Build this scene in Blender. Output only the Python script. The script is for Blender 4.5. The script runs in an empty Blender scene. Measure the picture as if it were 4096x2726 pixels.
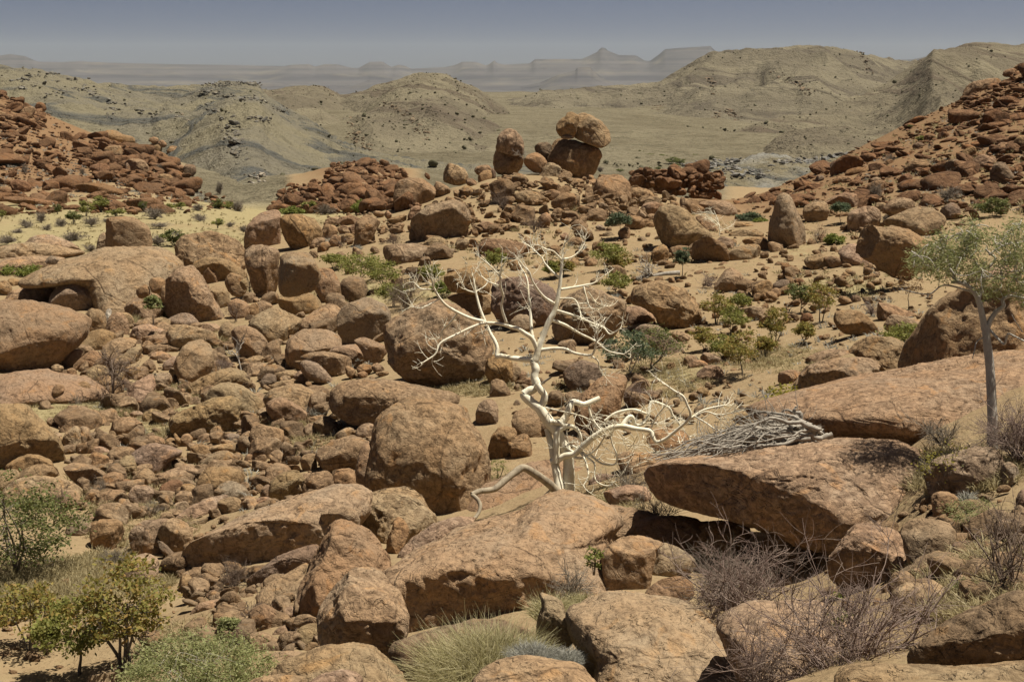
import bpy, math, random
import numpy as np
from mathutils import Vector, Matrix

# ------------------------------------------------------------------ camera, sky, sun, exposure
scene = bpy.context.scene
PITCH = 10.58
LENS = 50.0
F = 4096 * LENS / 36.0
cam_data = bpy.data.cameras.new('camera')
cam_data.lens = LENS; cam_data.sensor_width = 36.0; cam_data.sensor_fit = 'HORIZONTAL'
cam_data.clip_start = 0.1; cam_data.clip_end = 80000
cam = bpy.data.objects.new('camera', cam_data)
scene.collection.objects.link(cam)
cam.location = (0, 0, 0)
cam.rotation_euler = (math.radians(90 - PITCH), 0, 0)
scene.camera = cam

SUN_AZ, SUN_EL = math.radians(76), math.radians(71)
world = bpy.data.worlds.new('World'); scene.world = world; world.use_nodes = True
wn = world.node_tree.nodes; wl = world.node_tree.links
sky = wn.new('ShaderNodeTexSky'); sky.sky_type = 'NISHITA'; sky.sun_disc = False
sky.sun_elevation = SUN_EL; sky.sun_rotation = SUN_AZ
sky.altitude = 800; sky.air_density = 0.17; sky.dust_density = 2.2; sky.ozone_density = 1.5
wl.new(sky.outputs[0], wn['Background'].inputs[0])
wn['Background'].inputs[1].default_value = 0.05
sd = bpy.data.lights.new('sun', 'SUN'); sd.energy = 5.0; sd.angle = math.radians(0.53); sd.color = (1.0, 0.935, 0.80)
sun = bpy.data.objects.new('sun', sd); scene.collection.objects.link(sun)
SDIR = Vector((math.sin(SUN_AZ) * math.cos(SUN_EL), math.cos(SUN_AZ) * math.cos(SUN_EL), math.sin(SUN_EL)))
sun.rotation_euler = SDIR.to_track_quat('Z', 'Y').to_euler()
vs = scene.view_settings
vs.view_transform = 'Standard'; vs.look = 'None'; vs.exposure = 0.6; vs.gamma = 1.0; vs.use_curve_mapping = False
scene.cycles.max_bounces = 6; scene.cycles.diffuse_bounces = 2; scene.cycles.volume_bounces = 1
scene.cycles.transparent_max_bounces = 6

COL = scene.collection
rng = np.random.default_rng(7)
random.seed(7)

# ------------------------------------------------------------------ small numeric helpers
def hash3(i, j, k, seed):
    h = (i.astype(np.int64) * 374761393 + j.astype(np.int64) * 668265263 + k.astype(np.int64) * 2147483647 + seed * 974634777) & 0xffffffff
    h = ((h ^ (h >> 13)) * 1274126177) & 0xffffffff
    h = ((h ^ (h >> 16)) * 2246822519) & 0xffffffff
    return ((h ^ (h >> 15)) & 0xffff).astype(np.float32) / 32767.5 - 1.0

def vnoise(p, seed=0):
    """value noise in [-1,1], p (n,3)"""
    pf = np.floor(p); f = (p - pf).astype(np.float32); i = pf.astype(np.int64)
    u = f * f * f * (f * (f * 6 - 15) + 10)
    x, y, z = i[:, 0], i[:, 1], i[:, 2]
    ux, uy, uz = u[:, 0], u[:, 1], u[:, 2]
    def L(a, b, t): return a + (b - a) * t
    c00 = L(hash3(x, y, z, seed), hash3(x + 1, y, z, seed), ux)
    c10 = L(hash3(x, y + 1, z, seed), hash3(x + 1, y + 1, z, seed), ux)
    c01 = L(hash3(x, y, z + 1, seed), hash3(x + 1, y, z + 1, seed), ux)
    c11 = L(hash3(x, y + 1, z + 1, seed), hash3(x + 1, y + 1, z + 1, seed), ux)
    return L(L(c00, c10, uy), L(c01, c11, uy), uz)

def fbm(p, octv=4, seed=0, gain=0.5, lac=2.03):
    a = 1.0; s = 0; n = 0
    q = np.asarray(p, dtype=np.float64)
    for o in range(octv):
        s = s + a * vnoise(q, seed + o * 17); n += a; a *= gain; q = q * lac + 3.7
    return s / n

def smooth(a, b, x):
    t = np.clip((x - a) / (b - a), 0, 1); return t * t * (3 - 2 * t)

def raydir(u, v):
    u = np.asarray(u, float); v = np.asarray(v, float)
    p = math.radians(PITCH)
    xc = (u - 2048) / F; yc = -(v - 1363) / F
    d = np.stack([xc, math.cos(p) + yc * math.sin(p), -math.sin(p) + yc * math.cos(p)], -1)
    return d / np.linalg.norm(d, axis=-1, keepdims=True)

def project(P):
    P = np.asarray(P, float); p = math.radians(PITCH)
    x = P[..., 0]; y = P[..., 1]; z = P[..., 2]
    fw = y * math.cos(p) - z * math.sin(p); up = y * math.sin(p) + z * math.cos(p)
    fw = np.maximum(fw, 1e-3)
    return 2048 + F * x / fw, 1363 - F * up / fw

# ------------------------------------------------------------------ terrain: measured points (photo column, row, metres away)
CP = [(320,2720,22),(0,2600,24),(0,2300,29),(500,2350,27),(900,2500,21.5),(0,1960,37),(500,1960,36),(1000,1960,35),
 (0,1500,55),(600,1500,54),(1200,1500,50),(0,1150,85),(600,1150,83),(1300,1200,70),(0,830,160),(700,830,160),(1100,900,118),(1500,1150,70),
 (0,800,190),(400,800,185),(800,810,180),(0,600,235),(0,385,290),(200,470,280),(300,560,262),(500,600,255),(400,560,268),(620,660,245),(780,760,222),(900,815,205),
 (1200,840,188),(1430,655,225),(1330,680,222),(1600,715,215),(1130,780,205),(1500,800,190),
 (2300,716,116),(2000,712,117),(1850,790,101),(2500,750,107),(2700,820,101),(1650,870,98),(1700,1000,80),(2300,1000,78),(2700,1000,75),(2200,850,92),
 (2000,1150,66),(2600,1150,63),(3200,1150,59),(2000,1350,50),(2600,1350,49),(3200,1350,45),(2400,1600,39),(1900,1600,40.5),(2900,1700,33.5),
 (2200,1980,30.5),(2600,1900,29.5),(1700,2060,31.5),(3000,850,99),(3500,800,96),(4090,800,86),(4090,1000,66),(3600,1000,69),
 (3000,790,118),(3300,660,138),(3600,520,150),(3850,410,153),(4096,290,155),
 (3500,1250,47.5),(4090,1250,44),(3700,1500,33),(4090,1500,28),(3300,1600,33),(3100,1780,29),(3980,1790,22.5),(3700,1900,22),
 (3800,2100,19.5),(4090,2150,16.5),(3300,2280,21),(3200,2135,24.5),(2800,2105,24.5),(2500,2350,20),(3600,2500,13.5),(3000,2726,13),(4096,2726,8.5),(2300,2700,15.5),
 (1700,2700,17),(1400,2600,19),(1200,2300,25),(1050,2050,31),(700,2200,30.5),(1500,1800,37)]
CZ = [(2300,-17,150),(1800,-16,150),(2700,-17.5,150),(2600,-20,200),(3100,-19,190),(1430,-19,275),(1650,-18,160),(1000,-19,280),(300,-20,350),(0,-20,360),(700,-20,320),
 (3300,-20,215),(3700,-18,235),(4096,-15,250),(2500,-23,330),(1500,-22,330),(3500,-23,330),
 (2048,-4.2,6),(700,-5.0,6),(3400,-2.6,6),(4300,-2.0,4),(2048,-2.4,3),(300,-2.8,3),(3800,-1.9,3),(300,-8.2,14)]
_pts = []
for (u, v, r) in CP:
    d = raydir(u, v); t = -d[2] / math.hypot(d[0], d[1]); th = math.atan2(d[0], d[1]); _pts.append((th, math.log(r), t))
    if u <= 320: _pts.append((math.radians(-33), math.log(r), t))
    if u >= 3850: _pts.append((math.radians(33), math.log(r), t))
for (u, z, r) in CZ:
    _pts.append((math.atan((u - 2048) / F), math.log(r), -z / r))
    if u <= 320: _pts.append((math.radians(-33), math.log(r), -z / r))
    if u >= 3800: _pts.append((math.radians(33), math.log(r), -z / r))
_pts = np.array(_pts)
KX, KY = 1 / 0.22, 1 / 0.5
_X = _pts[:, :2] * [KX, KY]
def _k(r2): return 0.5 * r2 * np.log(r2 + 1e-9)
def _tps_fit(X, y, lam=0.002):
    n = len(X); r2 = ((X[:, None] - X[None]) ** 2).sum(-1)
    A = np.zeros((n + 3, n + 3)); A[:n, :n] = _k(r2) + lam * np.eye(n)
    P = np.c_[np.ones(n), X]; A[:n, n:] = P; A[n:, :n] = P.T
    return np.linalg.solve(A, np.r_[y, 0, 0, 0])
_W = _tps_fit(_X, _pts[:, 2] * np.exp(_pts[:, 1] * 0.5))
def zfar(r):
    lr = np.log(r)
    return -25 - 95 * smooth(math.log(1800), math.log(8000), lr)
def terrain(th, r):
    th = np.asarray(th, float); r = np.asarray(r, float); sh = np.broadcast(th, r).shape
    th = np.broadcast_to(th, sh).ravel(); r = np.broadcast_to(r, sh).ravel()
    out = np.empty(th.size)
    for i in range(0, th.size, 40000):
        a = th[i:i + 40000]; b = np.log(np.clip(r[i:i + 40000], 2.5, 420))
        q = np.c_[a * KX, b * KY]
        r2 = ((q[:, None] - _X[None]) ** 2).sum(-1)
        out[i:i + 40000] = _k(r2) @ _W[:len(_X)] + _W[-3] + q @ _W[-2:]
    rr = np.clip(r, 2.5, 420)
    z = -out * np.exp(-np.log(rr) * 0.5) * rr
    w = smooth(math.log(300), math.log(420), np.log(r))
    return (z * (1 - w) + zfar(np.maximum(r, 300)) * w).reshape(sh)
def hz(x, y):
    return terrain(np.arctan2(x, y), np.hypot(x, y))
_RS = np.exp(np.linspace(math.log(5), math.log(2500), 900))
def hit(u, v, rmax=2500, rmin=5):
    """first point where the sight line of a photo position meets the ground"""
    d = raydir(u, v); t = -d[2] / math.hypot(d[0], d[1]); th = math.atan2(d[0], d[1])
    T = -terrain(np.full(_RS.shape, th), _RS) / _RS
    ok = (t >= T) & (_RS >= rmin) & (_RS <= rmax)
    r = _RS[np.argmax(ok)] if ok.any() else rmax
    z = float(terrain(np.array([th]), np.array([r]))[0])
    return np.array([r * math.sin(th), r * math.cos(th), z])

# ------------------------------------------------------------------ scene helpers
def tag(o, label=None, cat=None, group=None, kind=None):
    if label: o['label'] = label
    if cat: o['category'] = cat
    if group: o['group'] = group
    if kind: o['kind'] = kind
    return o
def mesh_obj(name, V, Fc, mat, parent=None, smooth_=True, loc=None, attr=None):
    me = bpy.data.meshes.new(name)
    V = np.asarray(V, dtype=np.float32); 
    if loc is not None: V = V - np.asarray(loc, dtype=np.float32)
    Fc = np.asarray(Fc, dtype=np.int32); k = Fc.shape[1]
    me.vertices.add(len(V)); me.vertices.foreach_set('co', V.ravel())
    me.loops.add(Fc.size); me.loops.foreach_set('vertex_index', Fc.ravel())
    me.polygons.add(len(Fc)); me.polygons.foreach_set('loop_start', np.arange(0, Fc.size, k, dtype=np.int32))
    try: me.polygons.foreach_set('loop_total', np.full(len(Fc), k, dtype=np.int32))
    except Exception: pass
    if smooth_: me.polygons.foreach_set('use_smooth', np.ones(len(Fc), dtype=bool))
    if attr is not None:
        for an, av in attr.items():
            a = me.attributes.new(an, 'FLOAT', 'POINT'); a.data.foreach_set('value', np.asarray(av, dtype=np.float32))
    me.update(calc_edges=True); me.validate()
    if mat: me.materials.append(mat)
    o = bpy.data.objects.new(name, me); COL.objects.link(o)
    if loc is not None: o.location = loc
    if parent is not None: o.parent = parent
    return o
def empty(name, loc):
    o = bpy.data.objects.new(name, None); COL.objects.link(o); o.location = loc; o.empty_display_size = 0.2
    return o

# ------------------------------------------------------------------ materials
def new_mat(name, rough=0.9, spec=0.2):
    m = bpy.data.materials.new(name); m.use_nodes = True
    b = m.node_tree.nodes['Principled BSDF']; b.inputs['Roughness'].default_value = rough
    b.inputs['Specular IOR Level'].default_value = spec
    return m, m.node_tree.nodes, m.node_tree.links, b
class NT:
    def __init__(s, nodes, links): s.n = nodes; s.l = links
    def pos(s): return s.n.new('ShaderNodeNewGeometry').outputs['Position']
    def noise(s, vec, scale, detail=4, rough=0.55, dist=0.0):
        n = s.n.new('ShaderNodeTexNoise'); n.inputs['Scale'].default_value = scale; n.inputs['Detail'].default_value = detail
        n.inputs['Roughness'].default_value = rough; n.inputs['Distortion'].default_value = dist
        s.l.new(vec, n.inputs['Vector']); return n.outputs[0]
    def vor(s, vec, scale, feature='F1', out='Distance'):
        n = s.n.new('ShaderNodeTexVoronoi'); n.feature = feature; n.inputs['Scale'].default_value = scale
        s.l.new(vec, n.inputs['Vector']); return n.outputs[out]
    def ramp(s, fac, stops):
        n = s.n.new('ShaderNodeValToRGB'); e = n.color_ramp.elements
        while len(e) > 1: e.remove(e[0])
        for i, (p, c) in enumerate(stops):
            if isinstance(c, (int, float)): c = (c, c, c)
            el = e[0] if i == 0 else e.new(p)
            el.position = p; el.color = (*c, 1)
        s.l.new(fac, n.inputs[0]); return n.outputs[0]
    def mix(s, fac, a, b, mode='MIX'):
        n = s.n.new('ShaderNodeMix'); n.data_type = 'RGBA'; n.blend_type = mode
        for val, idx in ((fac, 0), (a, 6), (b, 7)):
            if isinstance(val, bpy.types.NodeSocket): s.l.new(val, n.inputs[idx])
            elif idx == 0: n.inputs[0].default_value = val
            else: n.inputs[idx].default_value = (*val, 1) if not isinstance(val, (int, float)) else (val, val, val, 1)
        return n.outputs[2]
    def math(s, op, a, b=0.0):
        n = s.n.new('ShaderNodeMath'); n.operation = op
        for i, val in enumerate((a, b)):
            if isinstance(val, bpy.types.NodeSocket): s.l.new(val, n.inputs[i])
            else: n.inputs[i].default_value = val
        return n.outputs[0]
    def mapping(s, vec, scale=(1, 1, 1), rot=(0, 0, 0)):
        n = s.n.new('ShaderNodeMapping'); n.inputs['Scale'].default_value = scale; n.inputs['Rotation'].default_value = rot
        s.l.new(vec, n.inputs['Vector']); return n.outputs[0]
    def bump(s, h, strength, dist, normal=None):
        n = s.n.new('ShaderNodeBump'); n.inputs['Strength'].default_value = strength; n.inputs['Distance'].default_value = dist
        s.l.new(h, n.inputs['Height'])
        if normal: s.l.new(normal, n.inputs['Normal'])
        return n.outputs[0]
    def out(s, c, k=0.72): return s.mix(1.0, c, (k, k, k), 'MULTIPLY')
    def attr(s, name):
        n = s.n.new('ShaderNodeAttribute'); n.attribute_name = name; return n.outputs['Fac']
    def objcol(s): return s.n.new('ShaderNodeObjectInfo').outputs['Color']
    def rand(s): return s.n.new('ShaderNodeObjectInfo').outputs['Random']

def rock_material(name, k=1.0, stain=(0.42, 0.37, 0.34)):
    """weathered granite: object colour, darker varnish patches, orange and pale scars, grain"""
    m, n, l, b = new_mat(name, 0.92, 0.15); t = NT(n, l); p = t.pos()
    base = t.objcol()
    big = t.noise(p, 0.9 * k, 5, 0.6, 0.4)
    mid = t.noise(p, 6.5 * k, 6, 0.66, 0.6)
    fine = t.noise(p, 19 * k, 5, 0.7)
    streak = t.noise(t.mapping(p, (2.6 * k, 2.6 * k, 0.45 * k)), 1.0, 5, 0.6, 0.5)
    c = t.mix(t.ramp(big, [(0.36, 0.0), (0.62, 0.8)]), base, t.mix(1.0, base, (1.12, 0.98, 0.84), 'MULTIPLY'))
    rv0 = t.math('MULTIPLY', t.math('SUBTRACT', t.rand(), 0.5), 0.16)
    varn = t.ramp(t.math('ADD', mid, rv0), [(0.47, 0.0), (0.62, 0.7)])
    c = t.mix(varn, c, t.mix(1.0, base, stain, 'MULTIPLY'))
    c = t.mix(t.ramp(streak, [(0.55, 0.0), (0.74, 0.5)]), c, t.mix(1.0, base, (0.56, 0.50, 0.46), 'MULTIPLY'))
    c = t.mix(t.ramp(t.noise(p, 2.3 * k, 3, 0.5, 1.0), [(0.60, 0.0), (0.70, 0.65)]), c, t.mix(1.0, base, (1.2, 0.95, 0.68), 'MULTIPLY'))
    c = t.mix(t.ramp(t.noise(p, 7.5 * k, 4, 0.6), [(0.62, 0.0), (0.72, 0.55)]), c, t.mix(1.0, base, (1.28, 1.2, 1.12), 'MULTIPLY'))
    c = t.mix(0.55, c, t.mix(1.0, c, t.ramp(fine, [(0.28, 0.45), (0.5, 1.0), (0.75, 1.35)]), 'MULTIPLY'))
    tn = t.math('ADD', t.attr('tone'), 1.0)
    c = t.mix(1.0, c, t.ramp(tn, [(0.0, 0.0), (1.0, 1.0)]), 'MULTIPLY')
    rv = t.rand()
    c = t.mix(1.0, c, t.ramp(rv, [(0.0, 0.86), (1.0, 1.1)]), 'MULTIPLY')
    l.new(t.out(c), b.inputs['Base Color'])
    cr = t.ramp(t.vor(t.mix(0.25, p, t.noise(p, 1.5 * k, 3), 'ADD'), 0.55 * k, 'DISTANCE_TO_EDGE'), [(0.0, 0.0), (0.018, 1.0)])
    c = t.mix(t.math('MULTIPLY', t.math('SUBTRACT', 1.0, cr), t.ramp(big, [(0.5, 0.0), (0.6, 0.75)])), c, t.mix(1.0, base, (0.3, 0.26, 0.24), 'MULTIPLY'))  # dark crack lines: shadow and dirt inside the cracks, put into the colour
    l.new(t.out(c), b.inputs['Base Color'])
    led = t.ramp(t.noise(p, 3.0 * k, 4, 0.6, 0.7), [(0.40, 0.0), (0.43, 0.5), (0.58, 0.52), (0.61, 1.0)])
    h = t.math('ADD', t.math('MULTIPLY', mid, 0.9), t.math('MULTIPLY', fine, 0.28))
    nb = t.bump(h, 0.9, 0.09 / k)
    nb = t.bump(led, 0.8, 0.05 / k, nb)
    nb = t.bump(cr, 0.6, 0.03 / k, nb)
    l.new(nb, b.inputs['Normal'])
    return m
M = {}
M['rock'] = rock_material('granite')
M['rock_far'] = rock_material('granite_far', 0.45, (0.42, 0.37, 0.34))
M['rock_hill'] = rock_material('granite_hill', 0.28, (0.50, 0.42, 0.38))

def ground_material():
    m, n, l, b = new_mat('sandy_ground', 0.97, 0.05); t = NT(n, l); p = t.pos()
    g = t.attr('grass'); red = t.attr('red'); flat = t.attr('plain')
    n1 = t.noise(p, 0.35, 5, 0.6); n2 = t.noise(p, 2.6, 6, 0.65); n3 = t.noise(p, 14, 5, 0.7)
    sand = t.mix(n1, (0.30, 0.208, 0.116), (0.37, 0.27, 0.157))
    sand = t.mix(t.ramp(n2, [(0.42, 0.0), (0.66, 0.7)]), sand, (0.395, 0.298, 0.175))
    straw = t.mix(t.ramp(n2, [(0.3, 0), (0.7, 1)]), (0.31, 0.255, 0.13), (0.42, 0.35, 0.195))
    gm = t.ramp(t.math('ADD', g, t.math('MULTIPLY', t.math('SUBTRACT', n2, 0.5), 0.9)), [(0.38, 0.0), (0.62, 1.0)])
    c = t.mix(gm, sand, straw)
    rc = t.mix(n1, (0.20, 0.115, 0.062), (0.30, 0.185, 0.10))
    c = t.mix(red, c, rc)
    pl = t.mix(t.ramp(t.noise(p, 0.02, 6, 0.65), [(0.35, 0), (0.65, 1)]), (0.205, 0.176, 0.117), (0.262, 0.228, 0.154))
    pl = t.mix(t.ramp(t.noise(t.mapping(p, (0.012, 0.05, 0.05)), 1, 5, 0.6), [(0.5, 0), (0.7, .6)]), pl, (0.15, 0.13, 0.085))
    pl = t.mix(t.ramp(t.noise(p, 0.05, 6, 0.68), [(0.5, 0), (0.66, 0.7)]), pl, (0.15, 0.125, 0.08))
    pl = t.mix(t.ramp(t.noise(p, 0.25, 5, 0.72), [(0.53, 0), (0.64, 0.75)]), pl, (0.11, 0.095, 0.062))
    c = t.mix(flat, c, pl)
    peb = t.vor(p, 9, 'F1'); 
    c = t.mix(t.ramp(t.noise(p, 30, 3, 0.7), [(0.58, 0), (0.72, 0.5)]), c, (0.20, 0.125, 0.075))
    nf = t.math('SUBTRACT', 1.0, flat)
    c = t.mix(t.math('MULTIPLY', nf, t.ramp(t.noise(p, 5.5, 7, 0.78), [(0.55, 0), (0.66, 0.6)])), c, (0.185, 0.13, 0.075))
    c = t.mix(t.math('MULTIPLY', nf, t.ramp(t.noise(p, 9, 6, 0.75), [(0.62, 0), (0.70, 0.5)])), c, (0.46, 0.36, 0.23))
    c = t.mix(t.math('MULTIPLY', nf, t.ramp(t.noise(p, 1.3, 6, 0.7, 0.6), [(0.54, 0), (0.68, 0.55)])), c, (0.30, 0.24, 0.125))
    l.new(t.out(c), b.inputs['Base Color'])
    h = t.math('ADD', t.math('MULTIPLY', n2, 0.8), t.math('MULTIPLY', n3, 0.3))
    nb = t.bump(h, 0.8, 0.10)
    pb = n.new('ShaderNodeBump'); pb.inputs['Distance'].default_value = 7.0; l.new(flat, pb.inputs['Strength']); l.new(t.math('ADD', t.noise(p, 0.05, 6, 0.68), t.math('MULTIPLY', t.noise(p, 0.3, 5, 0.7), 0.3)), pb.inputs['Height']); l.new(nb, pb.inputs['Normal']); nb = pb.outputs[0]
    nb = t.bump(t.ramp(peb, [(0.1, 1.0), (0.45, 0.0)]), 0.25, 0.04, nb)
    l.new(nb, b.inputs['Normal'])
    return m
M['ground'] = ground_material()

def hill_material(name, a, b_, c_, grey=0.5, scale=1.0, dark=(0.11, 0.098, 0.07)):
    m, n, l, bs = new_mat(name, 0.97, 0.05); t = NT(n, l); p = t.pos()
    n1 = t.noise(p, 0.010 * scale, 6, 0.62, 0.4); n2 = t.noise(p, 0.05 * scale, 6, 0.68); n3 = t.noise(p, 0.25 * scale, 5, 0.72)
    c = t.mix(t.ramp(n1, [(0.42, 0), (0.58, 1)]), a, b_)
    dn = n.new('ShaderNodeVectorMath'); dn.operation = 'DOT_PRODUCT'; l.new(p, dn.inputs[0]); dn.inputs[1].default_value = (0.010 * scale, 0.004 * scale, 0.035 * scale)
    fold = t.math('ADD', dn.outputs['Value'], t.math('MULTIPLY', t.noise(p, 0.0042 * scale, 3, 0.5), 5.0))
    cx = n.new('ShaderNodeCombineXYZ'); l.new(t.math('MULTIPLY', fold, 2.2), cx.inputs[0]); l.new(t.math('MULTIPLY', n2, 0.35), cx.inputs[1])
    w = n.new('ShaderNodeTexNoise'); w.inputs['Scale'].default_value = 1.0; w.inputs['Detail'].default_value = 5
    l.new(cx.outputs[0], w.inputs['Vector'])
    band = t.ramp(w.outputs[0], [(0.52, 0.0), (0.58, 1.0), (0.66, 0.2)])
    c = t.mix(t.math('MULTIPLY', band, grey), c, c_)
    c = t.mix(t.ramp(n2, [(0.54, 0), (0.68, 0.65)]), c, t.mix(0.6, c, dark))
    c = t.mix(t.ramp(n3, [(0.60, 0.0), (0.70, 0.6)]), c, dark)
    c = t.mix(t.ramp(n3, [(0.30, 0.55), (0.42, 0.0)]), c, (0.35, 0.295, 0.185))
    l.new(t.out(c), bs.inputs['Base Color'])
    nb = t.bump(t.math('ADD', n2, t.math('MULTIPLY', n3, 0.35)), 1.0, 10.0 / scale)
    nb = t.bump(band, 0.5, 1.5 / scale, nb)
    l.new(nb, bs.inputs['Normal'])
    return m
M['hill_grey'] = hill_material('grey_hill', (0.285, 0.25, 0.168), (0.24, 0.215, 0.162), (0.115, 0.117, 0.112), 0.95, 2.0)
M['hill_straw'] = hill_material('straw_hill', (0.29, 0.25, 0.17), (0.205, 0.172, 0.122), (0.155, 0.12, 0.09), 0.85, 1.2)
M['hill_far'] = hill_material('far_hill', (0.285, 0.247, 0.172), (0.21, 0.18, 0.13), (0.15, 0.125, 0.098), 0.85, 1.0)
M['outcrop'] = hill_material('pale_outcrop', (0.34, 0.325, 0.285), (0.27, 0.23, 0.15), (0.12, 0.128, 0.13), 0.9, 3.5)
def mesa_material():
    m, n, l, bs = new_mat('mesa_strata', 0.97, 0.02); t = NT(n, l); p = t.pos()
    st = t.noise(t.mapping(p, (0.00012, 0.00012, 0.045)), 1.0, 4, 0.6)
    c = t.mix(t.ramp(t.math('ADD', t.math('MULTIPLY', st, 0.6), t.math('MULTIPLY', t.noise(p, 0.0012, 5, 0.65), 0.4)), [(0.42, 0), (0.58, 1)]), (0.06, 0.058, 0.07), (0.115, 0.106, 0.11))
    c = t.mix(t.ramp(t.noise(t.mapping(p, (0.0016, 0.0016, 0.006)), 1.0, 5, 0.65), [(0.52, 0), (0.68, 0.6)]), c, (0.20, 0.175, 0.135))
    l.new(t.out(c), bs.inputs['Base Color']); return m
M['mesa'] = mesa_material()

def bark_material(name, c1, c2, scale=6, bumpd=0.01, k=0.8):
    m, n, l, b = new_mat(name, 0.75, 0.25); t = NT(n, l); p = t.pos()
    n1 = t.noise(t.mapping(p, (1, 1, 0.5)), scale, 5, 0.65); n2 = t.noise(p, scale * 9, 4, 0.7)
    c = t.mix(t.ramp(n1, [(0.42, 0), (0.68, 1)]), c1, c2)
    c = t.mix(0.3, c, t.mix(1.0, c, t.ramp(n2, [(0.3, 0.5), (0.7, 1.25)]), 'MULTIPLY'))
    l.new(t.out(c, k), b.inputs['Base Color'])
    l.new(t.bump(t.math('ADD', n1, t.math('MULTIPLY', n2, 0.3)), 0.6, bumpd), b.inputs['Normal'])
    return m
M['white_bark'] = bark_material('white_bark', (0.86, 0.81, 0.66), (0.70, 0.61, 0.43), 4, 0.012, 0.97)
M['grey_bark'] = bark_material('grey_bark', (0.60, 0.55, 0.48), (0.40, 0.36, 0.31), 5)
M['dead_wood'] = bark_material('dead_wood', (0.46, 0.41, 0.345), (0.26, 0.225, 0.185), 9)
M['tan_wood'] = bark_material('weathered_limb', (0.42, 0.35, 0.25), (0.22, 0.175, 0.125), 9)
M['dark_bark'] = bark_material('dark_bark', (0.135, 0.115, 0.095), (0.24, 0.21, 0.18), 7)
M['brown_twig'] = bark_material('brown_twig', (0.17, 0.115, 0.085), (0.25, 0.19, 0.14), 9)
M['purple_twig'] = bark_material('purple_twig', (0.265, 0.185, 0.155), (0.37, 0.29, 0.235), 5)
M['grey_twig'] = bark_material('grey_twig', (0.29, 0.24, 0.185), (0.19, 0.155, 0.12), 8)
def leaf_material(name, a, b_, c_):
    m, n, l, b = new_mat(name, 0.65, 0.25); t = NT(n, l)
    f = t.attr('tint')
    col = t.ramp(f, [(0.0, a), (0.55, b_), (1.0, c_)])
    l.new(t.out(col, 0.85), b.inputs['Base Color'])
    tr = n.new('ShaderNodeBsdfTranslucent'); l.new(t.out(col, 0.85), tr.inputs[0])
    mx = n.new('ShaderNodeMixShader'); mx.inputs[0].default_value = 0.42
    l.new(b.outputs[0], mx.inputs[1]); l.new(tr.outputs[0], mx.inputs[2]); l.new(mx.outputs[0], n['Material Output'].inputs[0])
    return m
M['leaf_green'] = leaf_material('olive_leaf', (0.165, 0.18, 0.04), (0.26, 0.265, 0.065), (0.36, 0.33, 0.11))
M['leaf_dark'] = leaf_material('dark_leaf', (0.10, 0.12, 0.035), (0.17, 0.185, 0.055), (0.26, 0.25, 0.10))
M['leaf_brown'] = leaf_material('browning_leaf', (0.20, 0.195, 0.045), (0.31, 0.27, 0.07), (0.40, 0.25, 0.08))
M['leaf_rust'] = leaf_material('rust_leaf', (0.13, 0.07, 0.03), (0.20, 0.12, 0.05), (0.26, 0.16, 0.06))
M['leaf_grey'] = leaf_material('greygreen_leaf', (0.21, 0.235, 0.085), (0.31, 0.325, 0.13), (0.43, 0.42, 0.21))
M['leaf_blue'] = leaf_material('bluegreen_leaf', (0.085, 0.12, 0.065), (0.13, 0.165, 0.09), (0.19, 0.21, 0.12))
M['leaf_yellow'] = leaf_material('yellow_leaf', (0.26, 0.23, 0.035), (0.40, 0.34, 0.04), (0.20, 0.20, 0.06))
M['scrub'] = leaf_material('hill_scrub_leaf', (0.10, 0.095, 0.05), (0.13, 0.12, 0.065), (0.17, 0.15, 0.085))
M['leaf_lime'] = leaf_material('lime_leaf', (0.13, 0.17, 0.035), (0.22, 0.25, 0.05), (0.30, 0.29, 0.09))
M['straw'] = leaf_material('dry_grass', (0.34, 0.275, 0.14), (0.46, 0.38, 0.21), (0.56, 0.48, 0.29))
M['straw_green'] = leaf_material('green_dry_grass', (0.36, 0.33, 0.15), (0.50, 0.44, 0.24), (0.60, 0.54, 0.34))
M['straw_grey'] = leaf_material('grey_dry_grass', (0.30, 0.29, 0.25), (0.44, 0.43, 0.38), (0.56, 0.54, 0.46))
# ------------------------------------------------------------------ ground sheet
def grid_faces(nr, nc):
    i = np.arange(nr - 1)[:, None] * nc + np.arange(nc - 1)[None]
    return np.stack([i, i + 1, i + nc + 1, i + nc], -1).reshape(-1, 4)
_th = np.radians(np.linspace(-33, 33, 470))
_r = np.concatenate([np.exp(np.linspace(math.log(2.2), math.log(10), 34))[:-1], np.exp(np.linspace(math.log(10), math.log(150), 270))[:-1],
                     np.exp(np.linspace(math.log(150), math.log(420), 90))[:-1], np.exp(np.linspace(math.log(420), math.log(24000), 70))])
TH, RR = np.meshgrid(_th, _r)
ZZ = terrain(TH, RR)
PX, PY = RR * np.sin(TH), RR * np.cos(TH)
pp = np.c_[PX.ravel(), PY.ravel(), np.zeros(PX.size)]
nz = fbm(pp * 0.55, 4, 5).reshape(RR.shape) * 0.16 + fbm(pp * 0.12, 3, 9).reshape(RR.shape) * 0.25 * smooth(25, 80, RR)
nzf = fbm(pp * 0.02, 4, 3).reshape(RR.shape) * 1.2 * smooth(120, 300, RR) + (fbm(pp * 0.006, 4, 13).reshape(RR.shape) * 9 + 2) * smooth(400, 620, RR) * (1 - smooth(2500, 5000, RR))
ZZ = ZZ + nz + nzf
V = np.stack([PX, PY, ZZ], -1).reshape(-1, 3)
pu, pv = project(V)
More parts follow.
